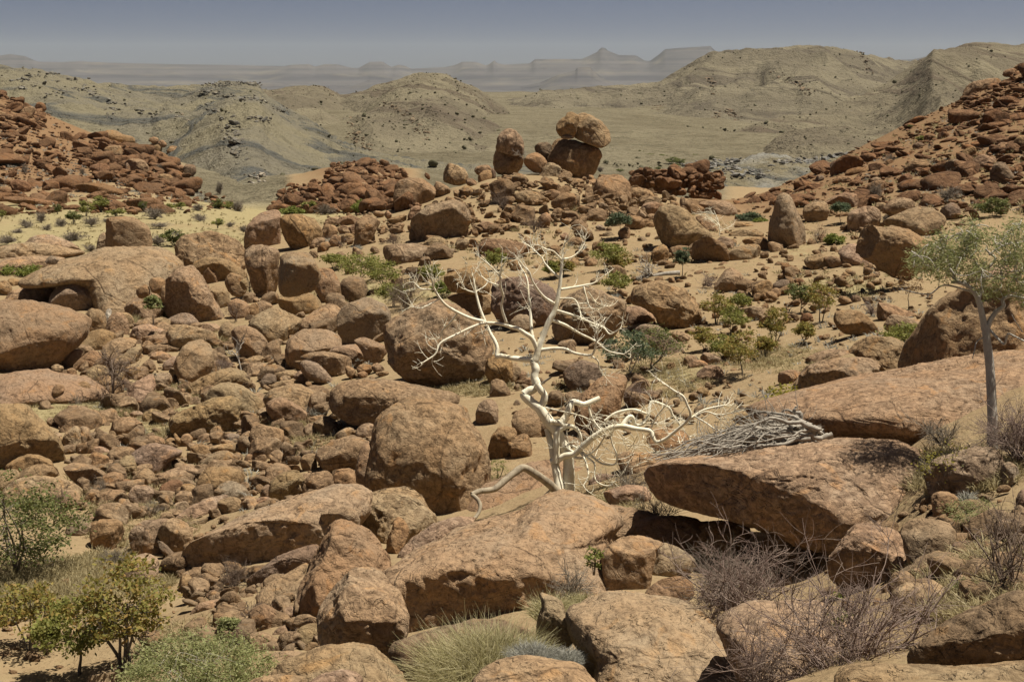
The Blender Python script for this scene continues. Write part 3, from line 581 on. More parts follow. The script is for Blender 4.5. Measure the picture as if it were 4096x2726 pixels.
# tile | outline | options | label | short name used by neighbours' labels
ROCKDATA = """
A2|400,790 430,745 480,720 485,690 530,668 595,682 600,740 570,850 545,905 500,870 430,885 400,840|ft=1,r=113,c=o,cut=0:-20:.75|left half of the split boulder balanced on top of the knoll stack|
A2|600,690 650,676 710,690 780,745 830,790 870,850 878,920 850,965 800,988 760,985 700,960 600,915 555,880 570,800 590,740|ft=1,r=113.5,c=t,d=1.1,l=.35,cut=-40:-10:.7|right half of the split boulder perched on the round boulder|the balanced split boulder
A2|345,1010 375,930 440,905 520,905 640,935 740,975 780,1010 797,1060 770,1140 730,1210 680,1262 600,1260 500,1220 430,1180 350,1130 320,1110|r=114,c=o,l=.1,cut=60:-15:.8|big round boulder carrying the split balanced boulder on the knoll|the round boulder under the balanced one
A2|440,905 440,885 480,870 520,880 540,905 490,912|ft=1,r=112.5,c=p||
G|1985,600 1990,560 2002,528 2024,514 2050,514 2072,530 2088,556 2095,600 2090,625 2050,622 2010,610|ft=1,r=116,c=p,cut=-40:-15:.6|tall capped boulder standing left of the balanced stack|the tall capped boulder on the knoll
G|1974,672 1978,620 1990,596 2020,606 2050,616 2085,620 2092,660 2060,695 2000,695|r=116.5,c=o||
A2|205,980 250,940 320,938 355,960 355,1030 330,1080 290,1090 240,1040|r=114,c=d||
A2|110,1080 200,1030 280,1080 310,1130 270,1200 180,1190 110,1140|r=112,c=o||
A2|245,1200 300,1130 350,1120 420,1160 455,1230 450,1290 350,1300 250,1260|r=111,c=p||
A2|440,1190 470,1180 530,1245 470,1260|r=110,c=o||
A2|0,1210 60,1215 150,1240 160,1290 100,1330 0,1325|r=111,c=o||
A2|755,1290 790,1250 870,1225 960,1230 1040,1280 1065,1370 1070,1470 1040,1530 960,1560 880,1540 820,1490 750,1480 745,1380|r=100,c=o|upright squarish orange boulder right below the balanced stack|the squarish orange boulder
A2|1065,1370 1150,1340 1230,1370 1290,1430 1300,1500 1250,1560 1100,1560 1070,1470|r=101,c=o||
A2|480,1290 560,1260 640,1270 660,1340 660,1450 620,1480 540,1400|r=107,c=o||
A2|650,1290 700,1265 760,1275 750,1340 745,1450 680,1440|r=107,c=o||
A2|330,1330 420,1300 500,1300 530,1340 520,1380 420,1380|r=106,c=o||
A2|20,1400 100,1370 200,1380 300,1430 300,1480 150,1500 30,1470|c=o||
A2|300,1400 360,1360 430,1380 440,1430 350,1460|c=o||
A2|380,1430 420,1400 450,1440 440,1480 390,1480|r=101,c=d||
A2|450,1420 500,1385 540,1430 500,1480 460,1480|r=101,c=d||
A2|480,1500 540,1470 560,1568 500,1600 470,1560|r=97,c=g||
A2|1045,1215 1060,1190 1130,1190 1130,1225 1080,1240|ft=1,r=128,c=r|small cap stone on the pale striped pillar right of the balanced stack|
A2|1040,1290 1060,1238 1130,1238 1125,1330 1090,1345 1050,1340|r=128,c=w|pale striped rock pillar with a small brown cap|the pale striped pillar
A2|1735,1300 1755,1265 1820,1265 1828,1310 1810,1350 1790,1440 1700,1450 1600,1430 1590,1390 1700,1350|r=140,c=r,d=.6|upright red rock finger at the end of the red rubble ridge|
B2|1150,100 1200,30 1260,15 1320,50 1330,100 1280,140 1200,130|r=93,c=o||
B2|1625,100 1690,40 1770,5 1900,10 1990,60 2015,140 1980,200 1930,220 1850,190 1750,150 1650,130|r=97,c=t|wide tan boulder behind the small white bare tree|the wide boulder behind the small white tree
A1|1680,1200 1720,1125 1800,1145 1870,1180 1900,1240 1890,1290 1800,1310 1700,1290 1680,1260|r=110,c=p||
A1|1960,1190 2000,1145 2080,1140 2110,1180 2100,1220 2000,1230|r=113,c=o||
A1|1990,1260 2030,1200 2090,1185 2115,1230 2100,1290 2040,1320 1990,1310|r=111,c=o||
A1|2110,1170 2150,1220 2150,1260 2110,1290|r=112,c=d||
A1|1880,1290 1930,1260 1980,1300 1975,1340 1920,1340|r=108,c=o||
A1|1835,1400 1860,1340 1900,1325 1945,1360 1930,1410 1870,1420|r=104,c=o||
A1|1990,1390 2030,1350 2110,1360 2140,1400 2110,1430 2010,1430|r=104,c=o||
A1|1250,1330 1290,1275 1370,1255 1480,1260 1570,1290 1605,1330 1600,1420 1540,1490 1450,1530 1330,1540 1260,1500 1235,1430|r=106,c=o|large rounded boulder with a dark crack, beside the red rubble mound|the cracked rounded boulder by the rubble mound
A1|1605,1290 1660,1300 1720,1340 1740,1380 1680,1420 1590,1440|r=107,c=t||
A1|1305,1240 1300,1190 1330,1180 1355,1220 1345,1250|r=118,c=r||
A1|1510,1240 1530,1210 1560,1250 1550,1270|r=118,c=r||
A1|2160,1270 2240,1240 2294,1270 2290,1330 2200,1320|r=111,c=o||
A1|2020,1320 2080,1300 2100,1340 2040,1360|r=107,c=o||
A1|2110,1310 2170,1280 2190,1320 2130,1345|r=108,c=o||
B1|1395,290 1390,220 1420,150 1480,90 1580,40 1700,-5 1800,-5 1860,40 1900,110 1925,160 1890,220 1850,300 1780,340 1700,370 1550,370 1430,380 1400,340|c=t,cut=0:-28:.5/-60:-10:.8|big overhanging boulder on the sandy slope below the knoll's left side|the overhanging boulder on the sandy slope
B1|-100,380 -78,260 0,150 40,100 150,88 210,110 220,160 215,300 215,430 100,440 -40,470 -80,440|c=t,dr=2,l=.05,p=3.2|tall flat-faced boulder standing at the edge of the grassy flat|the tall flat-faced boulder
B1|225,180 260,145 400,130 460,125 530,200 580,280 590,330 520,400 480,460 400,460 320,420 260,350 235,270|c=o,dr=1,cut=-30:-20:.7|dark mottled boulder standing just right of the tall flat-faced one|
B1|610,220 650,155 730,150 780,180 720,215|c=p||
B1|725,190 760,150 860,140 930,170 920,210 840,230 740,225|c=o||
B1|590,240 640,215 720,240 730,290 680,350 620,360 590,310|c=o||
B1|735,260 770,225 830,240 820,290 760,300|c=o||
B1|830,240 880,220 890,270 850,300|c=o||
B1|655,370 700,310 760,320 760,390 700,420 660,400|c=o||
B1|760,320 830,295 880,320 850,370 770,380|c=o||
B1|490,400 520,350 590,335 620,360 600,390 540,430 495,440|c=o||
B1|550,430 590,375 650,370 665,410 620,460 560,480|c=o||
B1|480,460 540,450 555,530 520,530|c=o||
B1|890,240 910,180 980,130 1040,150 1110,200 1080,260 1030,350 1010,400 900,420 870,400 890,320|c=o|upright dark-sided boulder leaning right, left of the overhanging boulder|the upright leaning boulder
B1|1095,260 1130,220 1180,225 1180,260 1110,290|c=o||
B1|1180,180 1260,150 1350,130 1350,180 1250,210|c=o||
B1|1220,240 1280,200 1330,210 1310,260 1240,270|c=o||
B1|1050,110 1100,95 1150,115 1140,150 1080,150|c=o||
B1|1150,130 1180,95 1215,130 1190,170|c=o||
B1|1360,150 1400,60 1470,50 1480,100 1400,180|c=o||
B1|1145,420 1200,400 1300,400 1430,385 1500,385 1530,430 1520,500 1420,560 1300,565 1200,540 1150,490|c=t,l=.5|flat-topped tan boulder below the overhanging boulder|the flat-topped boulder
B1|1505,390 1560,330 1620,320 1690,350 1720,410 1700,450 1620,470 1540,440|c=t,dr=.5||
B1|1785,400 1820,350 1880,345 1910,380 1890,430 1810,440|c=g||
B1|1910,350 1960,340 1990,390 1950,420 1915,400|c=o||
B1|1700,460 1750,430 1780,440 1760,480 1710,490|c=g||
B1|1610,490 1650,465 1690,480 1650,520|c=g||
B1|1990,430 2040,360 2120,345 2230,350 2330,380 2430,400 2450,440 2430,490 2350,520 2294,500 2100,500 2020,470|c=o||
B1|1985,240 2060,190 2150,230 2160,280 2060,290|c=o||
B1|2130,190 2180,175 2240,190 2230,220 2160,220|c=o||
B1|-80,450 -20,405 80,400 180,430 210,480 205,600 205,780 170,850 100,885 40,880 -30,760 -70,640 -90,540|c=t,l=.05,cut=-30:-20:.72|left half of the twin boulder stacked at the left centre|
B1|205,500 260,460 380,465 470,490 520,540 550,620 570,690 540,760 470,800 350,830 240,820 215,740 205,600|r=63.2,c=t,l=.1,cut=0:-35:.72|right half of the twin boulder, resting on a lower rounded block|the twin boulder
B1|205,870 250,840 400,820 500,850 570,860 580,920 540,990 470,1030 330,1020 230,970|c=o|round brown block under the right half of the twin boulder|
B1|540,700 560,615 650,605 700,640 750,740 775,790 760,860 700,890 600,910 570,860 530,800|c=o||
B1|0,1020 0,920 50,900 110,910 145,960 60,1010|c=t||
B1|-20,1060 60,1000 150,960 230,990 320,1050 420,1090 390,1150 300,1230 200,1290 100,1280 0,1200 -60,1150|c=p,l=.4||
B1|370,1140 440,1050 560,980 680,940 780,965 770,1030 740,1100 740,1200 650,1180 500,1170|c=p,l=.5||
B1|760,990 880,910 1000,870 1080,868 1140,920 1180,980 1200,1100 1180,1200 1150,1290 1050,1270 900,1300 800,1290 740,1200 735,1060|c=g,cut=-15:-12:.45/0:60:.7,p=3,l=.3|sharp-edged block with a dark broken front face and flat pale top|the sharp-edged dark-fronted block
B1|280,1300 310,1230 400,1170 500,1150 620,1170 740,1220 760,1270 720,1320 600,1330 480,1400 380,1500 290,1430 270,1370|c=t||
B1|885,1260 960,1225 1050,1260 1140,1300 1175,1340 1120,1400 1090,1470 1000,1430 950,1320|c=t||
B1|665,1340 760,1305 890,1290 960,1310 1010,1390 990,1450 920,1450 850,1430 760,1370|c=t||
B1|410,1410 480,1360 600,1350 720,1370 810,1400 850,1460 830,1510 760,1560 690,1568 600,1500 520,1450|c=t||
B1|395,1480 430,1430 520,1440 600,1500 680,1600 680,1640 640,1640 560,1630 470,1590 400,1550|c=g|smooth tilted oval boulder left of the dark-fronted block|the smooth tilted oval boulder
B1|860,1470 900,1440 950,1450 930,1490|c=o||
B1|800,1500 830,1480 880,1510 900,1560 860,1590 810,1560|c=o||
B1|900,1500 950,1465 1020,1475 1040,1520 1000,1560 920,1550|c=o||
B1|1040,1480 1080,1455 1130,1490 1150,1530 1060,1540|c=t||
B1|910,1550 960,1530 1000,1560 960,1590|c=o||
B1|1070,1540 1180,1530 1190,1560 1120,1580|c=o||
B1|1150,1200 1230,1100 1400,980 1560,890 1640,878 1720,900 1830,930 1920,1030 2020,1150 2080,1260 2110,1360 2080,1440 2040,1540 2000,1600 1960,1650 1830,1700 1700,1680 1500,1610 1350,1530 1250,1440 1190,1350|c=t,d=1.0,l=.3,cut=0:-40:.62/-35:45:.85|huge tilted boulder behind the left branches of the white tree|the huge tilted boulder
B1|2065,1450 2120,1390 2200,1380 2294,1420 2300,1600 2250,1680 2150,1690 2080,1640 2055,1560|c=o,cut=0:-10:.7||
B1|1720,870 1780,840 1850,825 2000,830 2100,850 2120,920 2100,1000 2000,1045 1900,1020 1830,940|c=o||
B1|1690,700 1720,640 1800,590 1920,585 2040,600 2080,650 2100,750 2090,820 1950,830 1850,800 1820,815 1750,800 1700,750|r=57.5,c=o|low brown boulder lying on a paler block behind the white tree's left crown|
B2|-180,760 -100,690 60,680 200,700 340,760 400,850 410,1000 350,1110 250,1150 150,1080 0,1040 -100,1050 -170,950|c=d,l=.15|dark brown rounded boulder behind the white tree's crown|
B2|410,960 440,850 520,800 640,780 800,820 920,860 1005,900 1015,1000 1000,1060 950,1150 900,1210 800,1270 700,1310 550,1280 420,1220 370,1150 390,1040|c=t,cut=0:-35:.6/-45:0:.75|large broad boulder right behind the white tree's fork|the broad boulder behind the white tree
B2|1010,960 1080,945 1170,950 1250,1000 1280,1070 1200,1120 1100,1150 1010,1140 990,1050|c=t,dr=1||
B2|1075,830 1110,770 1250,730 1360,720 1450,780 1560,830 1650,910 1690,1000 1680,1080 1630,1160 1540,1180 1420,1180 1340,1120 1270,1020 1180,960 1080,940|c=t,d=1,cut=0:-35:.65|large dark-mottled egg-shaped boulder right of the white tree|the large egg-shaped boulder
B2|1110,1150 1180,1110 1290,1110 1370,1160 1440,1230 1520,1290 1540,1350 1510,1390 1430,1380 1330,1330 1200,1270 1130,1200|c=g,l=.4||
B2|1420,1190 1490,1170 1560,1190 1590,1230 1550,1290 1500,1260|c=t||
B2|1555,1170 1600,1155 1640,1175 1600,1205|c=g||
B2|1535,1430 1560,1390 1620,1385 1660,1430 1630,1470 1570,1510 1535,1490|c=t||
B2|1580,1500 1620,1440 1700,1430 1755,1470 1730,1520 1600,1530|c=o||
B2|1690,1420 1720,1365 1800,1375 1870,1410 1895,1460 1880,1500 1760,1470|c=g||
B2|1660,1560 1720,1490 1800,1475 1870,1500 1897,1560 1870,1610 1790,1625 1700,1610|c=t||
B2|410,1290 470,1245 540,1245 575,1290 540,1330 450,1320|c=t||
B2|430,1500 450,1440 510,1430 540,1470 490,1530|c=t||
B2|460,1560 540,1470 650,1430 750,1440 805,1500 800,1600 740,1660 660,1720 560,1700 500,1650|c=d|round dark boulder just right of the white tree's upper trunk|the round dark boulder by the white trunk
B2|890,1400 940,1390 1000,1440 1010,1500 960,1530 900,1470|c=t||
B2|1380,1480 1440,1450 1465,1490 1440,1540 1380,1530|c=o||
B2|-20,1100 60,1020 150,1030 210,1090 190,1180 80,1200 0,1180|c=t,rmin=40||
B2|-20,560 40,530 100,570 90,640 0,660|c=o||
B2|100,370 150,340 190,380 160,410 110,400|c=o||
B2|190,430 240,390 300,410 310,460 230,470|c=o||
B2|500,370 560,330 630,345 660,390 600,410 520,405|c=o||
B2|340,430 400,400 440,440 410,480 360,470|c=o||
B2|430,320 470,290 510,320 500,355 450,350|c=o||
B2|385,280 420,255 450,290 400,300|c=o||
B2|530,220 580,175 640,190 650,250 560,265|c=o||
B2|250,150 300,110 350,150 330,250 260,250|c=o||
B2|360,110 420,70 480,110 470,180 380,170|c=o||
B2|1275,200 1290,120 1340,60 1430,40 1520,50 1590,100 1640,170 1700,240 1760,290 1780,320 1740,380 1700,430 1640,450 1590,440 1400,440 1370,410 1330,400 1300,340 1285,260|c=t,l=.2,cut=-50:-5:.72/10:-40:.75|great dome-shaped boulder on the slope right below the knoll|the great dome boulder
B2|1255,500 1270,440 1340,395 1390,430 1405,510 1370,560 1290,570 1255,540|c=o||
B2|1160,530 1180,490 1230,470 1260,490 1240,560 1190,570 1165,555|c=o||
B2|1405,460 1440,420 1520,405 1590,415 1590,480 1540,500 1420,520|c=o||
B2|1730,420 1760,350 1790,330 1815,370 1825,440 1780,440|c=o||
B2|1815,380 1870,325 1940,340 1990,400 1950,440 1830,440|c=t||
B2|1650,150 1720,140 1800,200 1850,270 1840,330 1780,320 1720,230|c=o,dr=2||
B2|1920,470 1960,430 2080,400 2180,390 2220,440 2200,520 2100,550 1960,550|c=t||
B2|2070,370 2130,330 2250,330 2310,380 2290,450 2180,420|c=o||
B2|1950,320 2030,270 2150,260 2250,290 2240,330 2080,340|c=t||
B2|1600,490 1640,455 1680,500 1650,540|c=o||
B2|1690,500 1730,480 1770,510 1720,530|c=o||
B2|650,570 680,525 740,515 770,560 720,600 660,610|c=o||
B2|515,560 560,520 610,560 590,600|c=o||
B2|1820,750 1850,680 1900,630 1960,605 2020,640 2070,710 2080,790 2040,830 1900,835 1830,800|c=t|pear-shaped boulder with a crack, right of the purple bare bush|the pear-shaped boulder on the slope
B2|2110,780 2140,720 2190,740 2180,800|c=o||
B2|2165,830 2190,750 2260,710 2330,740 2330,850 2270,890 2200,880|c=o||
B2|2085,980 2150,950 2250,950 2330,980 2340,1060 2250,1090 2150,1070|c=p||
B2|840,230 870,190 960,190 1000,230 980,270 870,270|c=o||
B2|950,290 1000,240 1060,240 1060,320 1040,360 980,340|c=o||
B2|1125,350 1170,325 1210,360 1170,385|c=g||
B2|750,240 790,220 840,260 790,290|c=g||
B2|815,310 870,280 930,330 870,350|c=g||
B2|1995,230 2040,200 2150,205 2160,250 2030,265|c=o||
B2|460,190 500,160 550,190 520,230|c=o||
B2|775,60 800,20 860,50 870,90 830,110|r=94,c=g||
B2|650,130 720,75 800,70 850,110 840,200 760,210 680,180|c=o||
B2|1095,100 1120,75 1170,110 1220,160 1180,190 1130,150|c=p||
B2|1200,150 1240,120 1290,130 1290,190 1220,200|c=o||
B2|1190,220 1230,195 1280,210 1275,260 1210,265|c=o||
B2|2230,620 2260,590 2290,610 2260,645|c=o||
B2|1860,580 1900,550 1950,580 1920,615|c=o||
B3|10,250 40,170 60,50 80,-30 130,-60 190,-20 230,60 260,140 310,230 330,300 300,390 260,440 190,470 140,465 120,400 60,370 10,360|c=p,l=.0,cut=-70:0:.65|tall upright standing stone tapering to a blunt top at right|the tall standing stone
B3|0,390 30,372 100,385 135,440 110,490 30,490|c=t||
B3|320,110 340,50 420,5 500,15 545,80 535,140 480,190 400,215 350,190|c=t,cut=0:-20:.7||
B3|530,0 600,-40 700,-70 790,-40 800,30 770,70 700,90 640,50 540,30|c=o,cut=-20:-20:.6||
B3|720,180 740,110 820,70 930,55 980,90 1000,160 980,230 900,270 800,290 740,260|c=t||
B3|600,150 650,110 720,110 710,160 620,165|c=o||
B3|955,60 980,20 1040,20 1060,60 1000,110|c=t||
B3|1040,80 1080,10 1180,-20 1290,0 1300,60 1250,130 1160,150 1090,110 1040,110|r=82,c=p||
B3|1060,200 1130,160 1250,100 1350,60 1440,60 1540,120 1570,190 1500,240 1400,320 1300,300 1180,240|c=t,l=.5||
B3|1550,110 1590,60 1650,25 1700,60 1720,130 1680,165 1580,160|c=d||
B3|980,240 1010,200 1080,230 1040,255|c=o||
B3|1430,240 1480,205 1540,230 1550,270 1480,280|c=o||
B3|815,440 830,330 850,250 930,225 1000,260 1060,260 1130,240 1250,280 1350,330 1420,410 1450,470 1400,560 1300,640 1250,665 1150,640 1050,590 900,500 840,470|r=54.5,c=o,l=.1,cut=0:-30:.6/-60:-5:.8|long reclining boulder propped over a dark gap at right|the long propped boulder
B3|330,540 360,490 450,480 510,510 590,560 570,600 500,600 420,620 350,590|c=t||
B3|510,520 600,500 690,540 700,610 590,610|c=o||
B3|440,440 480,425 530,450 520,490 450,470|c=t||
B3|640,440 760,390 830,420 900,500 950,560 850,600 700,560|c=p,l=.8,d=.7||
B3|860,600 900,565 950,590 950,620 890,625|c=o||
B3|950,670 960,640 995,660 980,690|c=g||
B3|120,590 170,575 250,600 290,640 270,690 200,680 130,630|c=r||
B3|120,640 160,620 205,650 190,690 130,690|c=r||
B3|40,760 110,715 180,710 190,760 150,810 60,790|c=d||
B3|20,830 60,785 115,800 110,850 50,870|c=o||
B3|235,720 290,700 330,740 270,755|c=r||
B3|660,670 690,645 720,670 700,700|c=o||
B3|695,630 740,615 770,670 730,680|c=o||
B3|570,740 585,700 610,720 600,755|c=o||
B3|740,890 770,850 810,855 832,900 800,918 750,910|c=d||
B3|600,1090 620,1010 700,985 800,1000 900,1060 960,1140 985,1200 960,1230 860,1215 740,1190 640,1150|c=o,d=.7,cut=0:-30:.6|log-shaped brown boulder lying on bare sand at right|the log-shaped boulder
B3|985,1060 1000,920 1030,920 1150,950 1270,1000 1330,1050 1250,1100 1100,1120 1050,1110|c=o,dr=1||
B3|1055,1140 1090,1060 1140,1030 1300,1060 1440,1110 1440,1160 1250,1190 1100,1180|c=t||
B3|290,1060 310,1020 380,1010 400,1060 370,1095 300,1095|c=r||
B3|445,1240 470,1210 515,1220 510,1250 460,1255|c=r||
B3|180,930 230,900 280,920 270,950 200,955|c=r||
B3|750,1360 830,1280 950,1225 1080,1220 1200,1240 1290,1310 1325,1390 1300,1500 1250,1600 1100,1640 950,1600 900,1480 850,1400|c=t,dr=1,l=.3|rounded flaking boulder behind the dark-faced one at right|the rounded flaking boulder
B3|350,1480 380,1420 480,1360 600,1330 720,1340 760,1370 740,1440 600,1480 420,1520|c=t,dr=1||
C3|245,240 260,160 320,80 430,20 560,-20 700,-50 820,-60 920,-20 970,50 955,180 800,230 600,280 420,340 310,360 265,300|c=t,cut=-25:-18:.45,d=1,l=.35|boulder with a dark broken hollow face above the long slab|the dark-faced boulder
C3|95,120 140,70 220,60 300,80 290,140 200,200 120,160|c=o,cut=-30:0:.6||
G|3645,1490 3660,1425 3684,1362 3710,1314 3737,1270 3768,1224 3822,1180 3853,1150 3898,1139 3965,1120 4096,1105 4250,1110 4300,1300 4250,1420 4000,1440 3875,1436 3740,1470|c=o,d=1.0,l=.25,cut=-60:0:.7/-15:15:.75|giant brown boulder behind the grey-trunked tree at the right|the giant boulder behind the grey-trunked tree
G|3900,1135 3960,1085 4096,1050 4250,1030 4300,1100 4250,1160 4000,1170|c=p,l=.8,rmin=36,k=slab||
G|3072,1682 3120,1664 3210,1620 3340,1572 3474,1535 3630,1495 3786,1455 3920,1423 4096,1383 4300,1360 4400,1500 4380,1850 4096,1820 3830,1800 3650,1785 3450,1775 3250,1765 3120,1745|ft=1,c=p,d=1.6,l=1.7,p=2.6,nc=1,k=slab,r=30|broad sloping bare rock slab under the grey-trunked tree|the broad sloping slab
G|2617,1912 2660,1880 2712,1858 2850,1835 3000,1815 3150,1790 3320,1756 3450,1740 3581,1747 3660,1775 3695,1820 3720,1930 3732,2010 3729,2069 3660,2090 3620,2130 3540,2200 3400,2190 3268,2166 3129,2131 2955,2079 2764,2051 2700,2030 2642,1982|c=p,d=1.15,l=.75,p=2.8,nc=1,cut=-30:-22:.70,ft=1.08,r=24|massive overhanging slab boulder under the pile of dead branches|the massive overhanging slab
C3|1470,1190 1530,1160 1630,1155 1700,1220 1690,1280 1620,1390 1500,1370 1480,1280|c=t||
C3|1440,1000 1500,880 1620,820 1800,745 1950,750 2040,800 2080,900 2095,1020 2050,1120 1950,1170 1700,1180 1500,1180 1450,1100|c=g,cut=-20:-20:.7|grey-brown boulder at the foot of the grey-trunked tree|the boulder at the grey trunk's foot
C3|2095,920 2150,890 2210,920 2240,1000 2180,1080 2090,1090|c=g||
C3|1730,1260 1800,1225 1900,1225 1990,1260 1950,1310 1750,1320|c=g||
C3|1880,1190 1950,1185 2050,1220 2050,1250 1950,1240|c=d||
C3|980,600 1050,580 1180,600 1350,650 1400,700 1250,690 1050,650|c=g||
C3|2230,1200 2294,1140 2350,1200 2340,1310 2240,1300|c=d||
D3|0,250 60,180 150,125 200,140 280,220 380,320 455,400 400,500 300,580 150,600 -50,560 -80,400|c=p,dr=.5,l=.3|pyramid-shaped boulder behind the purple bare bush under the overhanging slab|the pyramid-shaped boulder
D3|590,420 650,310 720,200 880,155 1000,190 1110,200 1170,290 1210,400 1230,500 1200,620 1100,730 1000,780 800,760 650,680 570,580|c=p,cut=-10:-30:.66,l=.3|large many-sided boulder in front of the overhanging slab's right end|the large many-sided boulder
D3|1210,240 1250,160 1330,125 1480,115 1600,170 1670,270 1660,400 1640,510 1500,580 1400,560 1300,480 1260,380|c=g|pitted grey-brown boulder right of the large many-sided one|the pitted grey-brown boulder
D3|1665,330 1720,300 1800,300 1870,350 1850,420 1740,470 1670,420|c=d||
D3|1720,540 1800,480 1870,500 1915,590 1880,650 1740,620|c=t||
D3|1640,700 1680,640 1760,660 1800,740 1700,800 1640,770|c=t||
D3|1190,600 1230,520 1320,530 1310,600 1230,640|c=t||
D3|1310,580 1380,545 1450,545 1530,600 1500,680 1400,680|c=p||
D3|1120,860 1150,760 1300,660 1450,640 1550,700 1560,820 1450,920 1300,960 1180,1000|c=t||
D3|1525,800 1600,780 1640,810 1600,840|c=w||
D3|2040,180 2120,120 2230,110 2320,180 2300,300 2150,310 2060,260|c=g||
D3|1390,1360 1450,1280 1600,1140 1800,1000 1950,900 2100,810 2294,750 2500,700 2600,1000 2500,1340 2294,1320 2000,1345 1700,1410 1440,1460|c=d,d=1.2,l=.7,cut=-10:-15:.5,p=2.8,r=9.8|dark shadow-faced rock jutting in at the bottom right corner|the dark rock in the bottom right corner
D3|760,1620 900,1530 1200,1500 1700,1450 2294,1320 2500,1300 2600,1700 2400,1850 800,1850|c=t,k=slab,d=1.4,l=1.2,nc=1,r=9|pale rock slab along the bottom right edge|
G|2271,2481 2293,2446 2380,2400 2515,2370 2670,2390 2810,2440 2875,2525 2920,2585 3010,2726 3040,2850 2900,2950 2400,2950 2395,2700 2390,2670 2315,2600|c=p,k=slab,d=1.3,l=1.0,nc=1,p=2.8,r=16.5|smooth sloping bedrock slab at the bottom, right of the grass clump|the smooth bottom slab
G|2880,2520 2990,2440 3200,2400 3380,2440 3480,2560 3500,2750 3400,2900 3100,2950 3040,2800 2960,2650|c=p,k=slab,d=1.2,l=1.2,nc=1,r=14.5||
D2|810,450 860,370 1000,300 1200,260 1320,255 1345,300 1250,380 1230,600 1200,700 1050,750 870,785 840,650|c=p,p=3.4,cut=-5:-12:.6/0:60:.75,l=.2|squared block with a dark front resting on the smooth bottom slab|the squared block
D2|1250,390 1300,325 1400,325 1500,360 1600,430 1640,520 1500,600 1300,620 1255,560|c=g||
D2|1350,230 1450,190 1650,150 1900,115 2080,150 2120,250 2000,380 1700,430 1500,360 1370,310|c=p,l=.5||
D2|1205,790 1230,710 1330,650 1450,620 1560,620 1620,690 1600,800 1500,890 1380,930 1300,940 1240,900|c=o,cut=0:-30:.6|small round boulder casting a shadow on the smooth bottom slab|
D2|220,780 330,770 400,830 450,900 490,1000 530,1090 540,1200 440,1230 320,1190 230,1190 225,1050 290,950 280,870|c=p,cut=-25:-10:.4,r=17|spiky upright broken rock fragment beside the bottom grass clump|the spiky rock fragment
D2|650,640 720,620 800,630 840,680 840,760 760,800 680,740|c=p||
D2|-320,1568 -200,1440 -60,1360 200,1330 420,1330 600,1355 720,1400 770,1480 785,1568 780,1750 500,1850 -150,1850|c=p,k=slab,l=.7,d=1,r=14.6|rounded pinkish rock at the bottom edge below the grass clump|the rounded rock at the bottom edge
D2|600,60 750,-20 950,-10 1200,10 1290,40 1250,250 1000,300 850,370 820,350 760,280 680,200|c=p,l=.7||
C2|830,1180 900,1110 1050,1090 1200,1110 1250,1250 1100,1300 900,1290|c=p,l=.4||
C2|690,1080 760,990 900,990 970,1060 850,1150 780,1150|c=d,dr=.5||
C2|940,830 1040,790 1250,800 1350,860 1300,980 1100,1000 960,930|c=p,l=.6||
G|1530,2295 1704,2173 1843,2112 2069,2051 2156,1973 2277,1938 2434,2000 2486,2086 2430,2138 2418,2312 2417,2400 2277,2470 2156,2560 2086,2570 1964,2600 1739,2650 1600,2650 1560,2450|c=p,k=slab,d=1.15,l=.9,p=3,nc=1,cut=-5:-18:.55,r=22.5|great sloping foreground slab running up to the white tree's foot|the great foreground slab
G|1868,2050 1880,2008 1940,1940 2010,1918 2060,1870 2150,1840 2330,1830 2400,1870 2420,1960 2200,2060 1990,2080|c=p,k=slab,l=1.0,d=1,r=34|low slab behind the white tree's foot|
D1|1280,390 1380,290 1500,210 1700,120 1870,85 1960,90 1900,200 1700,310 1500,390 1300,500 1285,450|c=p,l=.5||
D1|1180,260 1220,200 1240,110 1290,90 1340,150 1370,230 1340,310 1280,380 1260,470 1180,400 1170,310|c=o||
C1|930,1270 1000,1190 1150,1130 1330,1105 1440,1110 1480,1160 1510,1250 1530,1310 1600,1380 1600,1450 1480,1540 1300,1640 1100,1640 1000,1520 940,1400|c=p,l=.5,cut=-60:0:.7||
D1|355,950 370,750 430,580 530,400 590,250 640,160 730,110 840,120 930,180 1060,240 1100,290 1120,390 1180,480 1190,570 1100,640 900,760 700,960 560,1020 470,1030 380,1040|c=o,r=23,l=.35,d=.9|tall pear-shaped dark-stained boulder behind the round foreground one|the tall pear-shaped boulder
D1|565,940 620,820 700,720 790,630 880,560 970,540 1050,545 1130,590 1190,670 1270,770 1330,880 1350,990 1340,1100 1290,1200 1225,1335 1100,1310 950,1290 760,1280 610,1260 575,1100|c=p,r=19.3,l=.35,cut=0:-38:.62|round pale flaking boulder in the lower centre foreground|the round pale foreground boulder
D1|100,1500 280,1350 450,1290 700,1235 920,1225 1080,1260 1230,1350 1310,1460 1345,1568 1345,1750 900,1850 300,1780 100,1650|c=p,k=slab,l=.6,r=17.3|broad domed rock below the round pale foreground boulder|the broad domed bottom rock
D1|450,1568 620,1490 780,1460 900,1500 960,1568 960,1700 700,1760 450,1700|c=p,r=16||
D1|-100,1568 0,1520 150,1505 330,1520 430,1568 430,1700 200,1760 -100,1700|c=p,r=16.5||
D1|80,1330 220,1290 420,1300 440,1350 300,1390 120,1430|c=p||
D1|1300,1440 1380,1340 1500,1280 1590,1275 1570,1370 1510,1440 1490,1540 1390,1580 1320,1540|c=p||
D1|1490,1500 1560,1330 1650,1240 1750,1210 1800,1300 1760,1600 1600,1700 1480,1650|c=t||
D1|-30,890 100,870 200,960 240,1010 160,1060 130,1140 50,1110 -30,1080 -60,970|c=o||
D1|215,950 260,900 350,890 370,1000 250,1020|c=p||
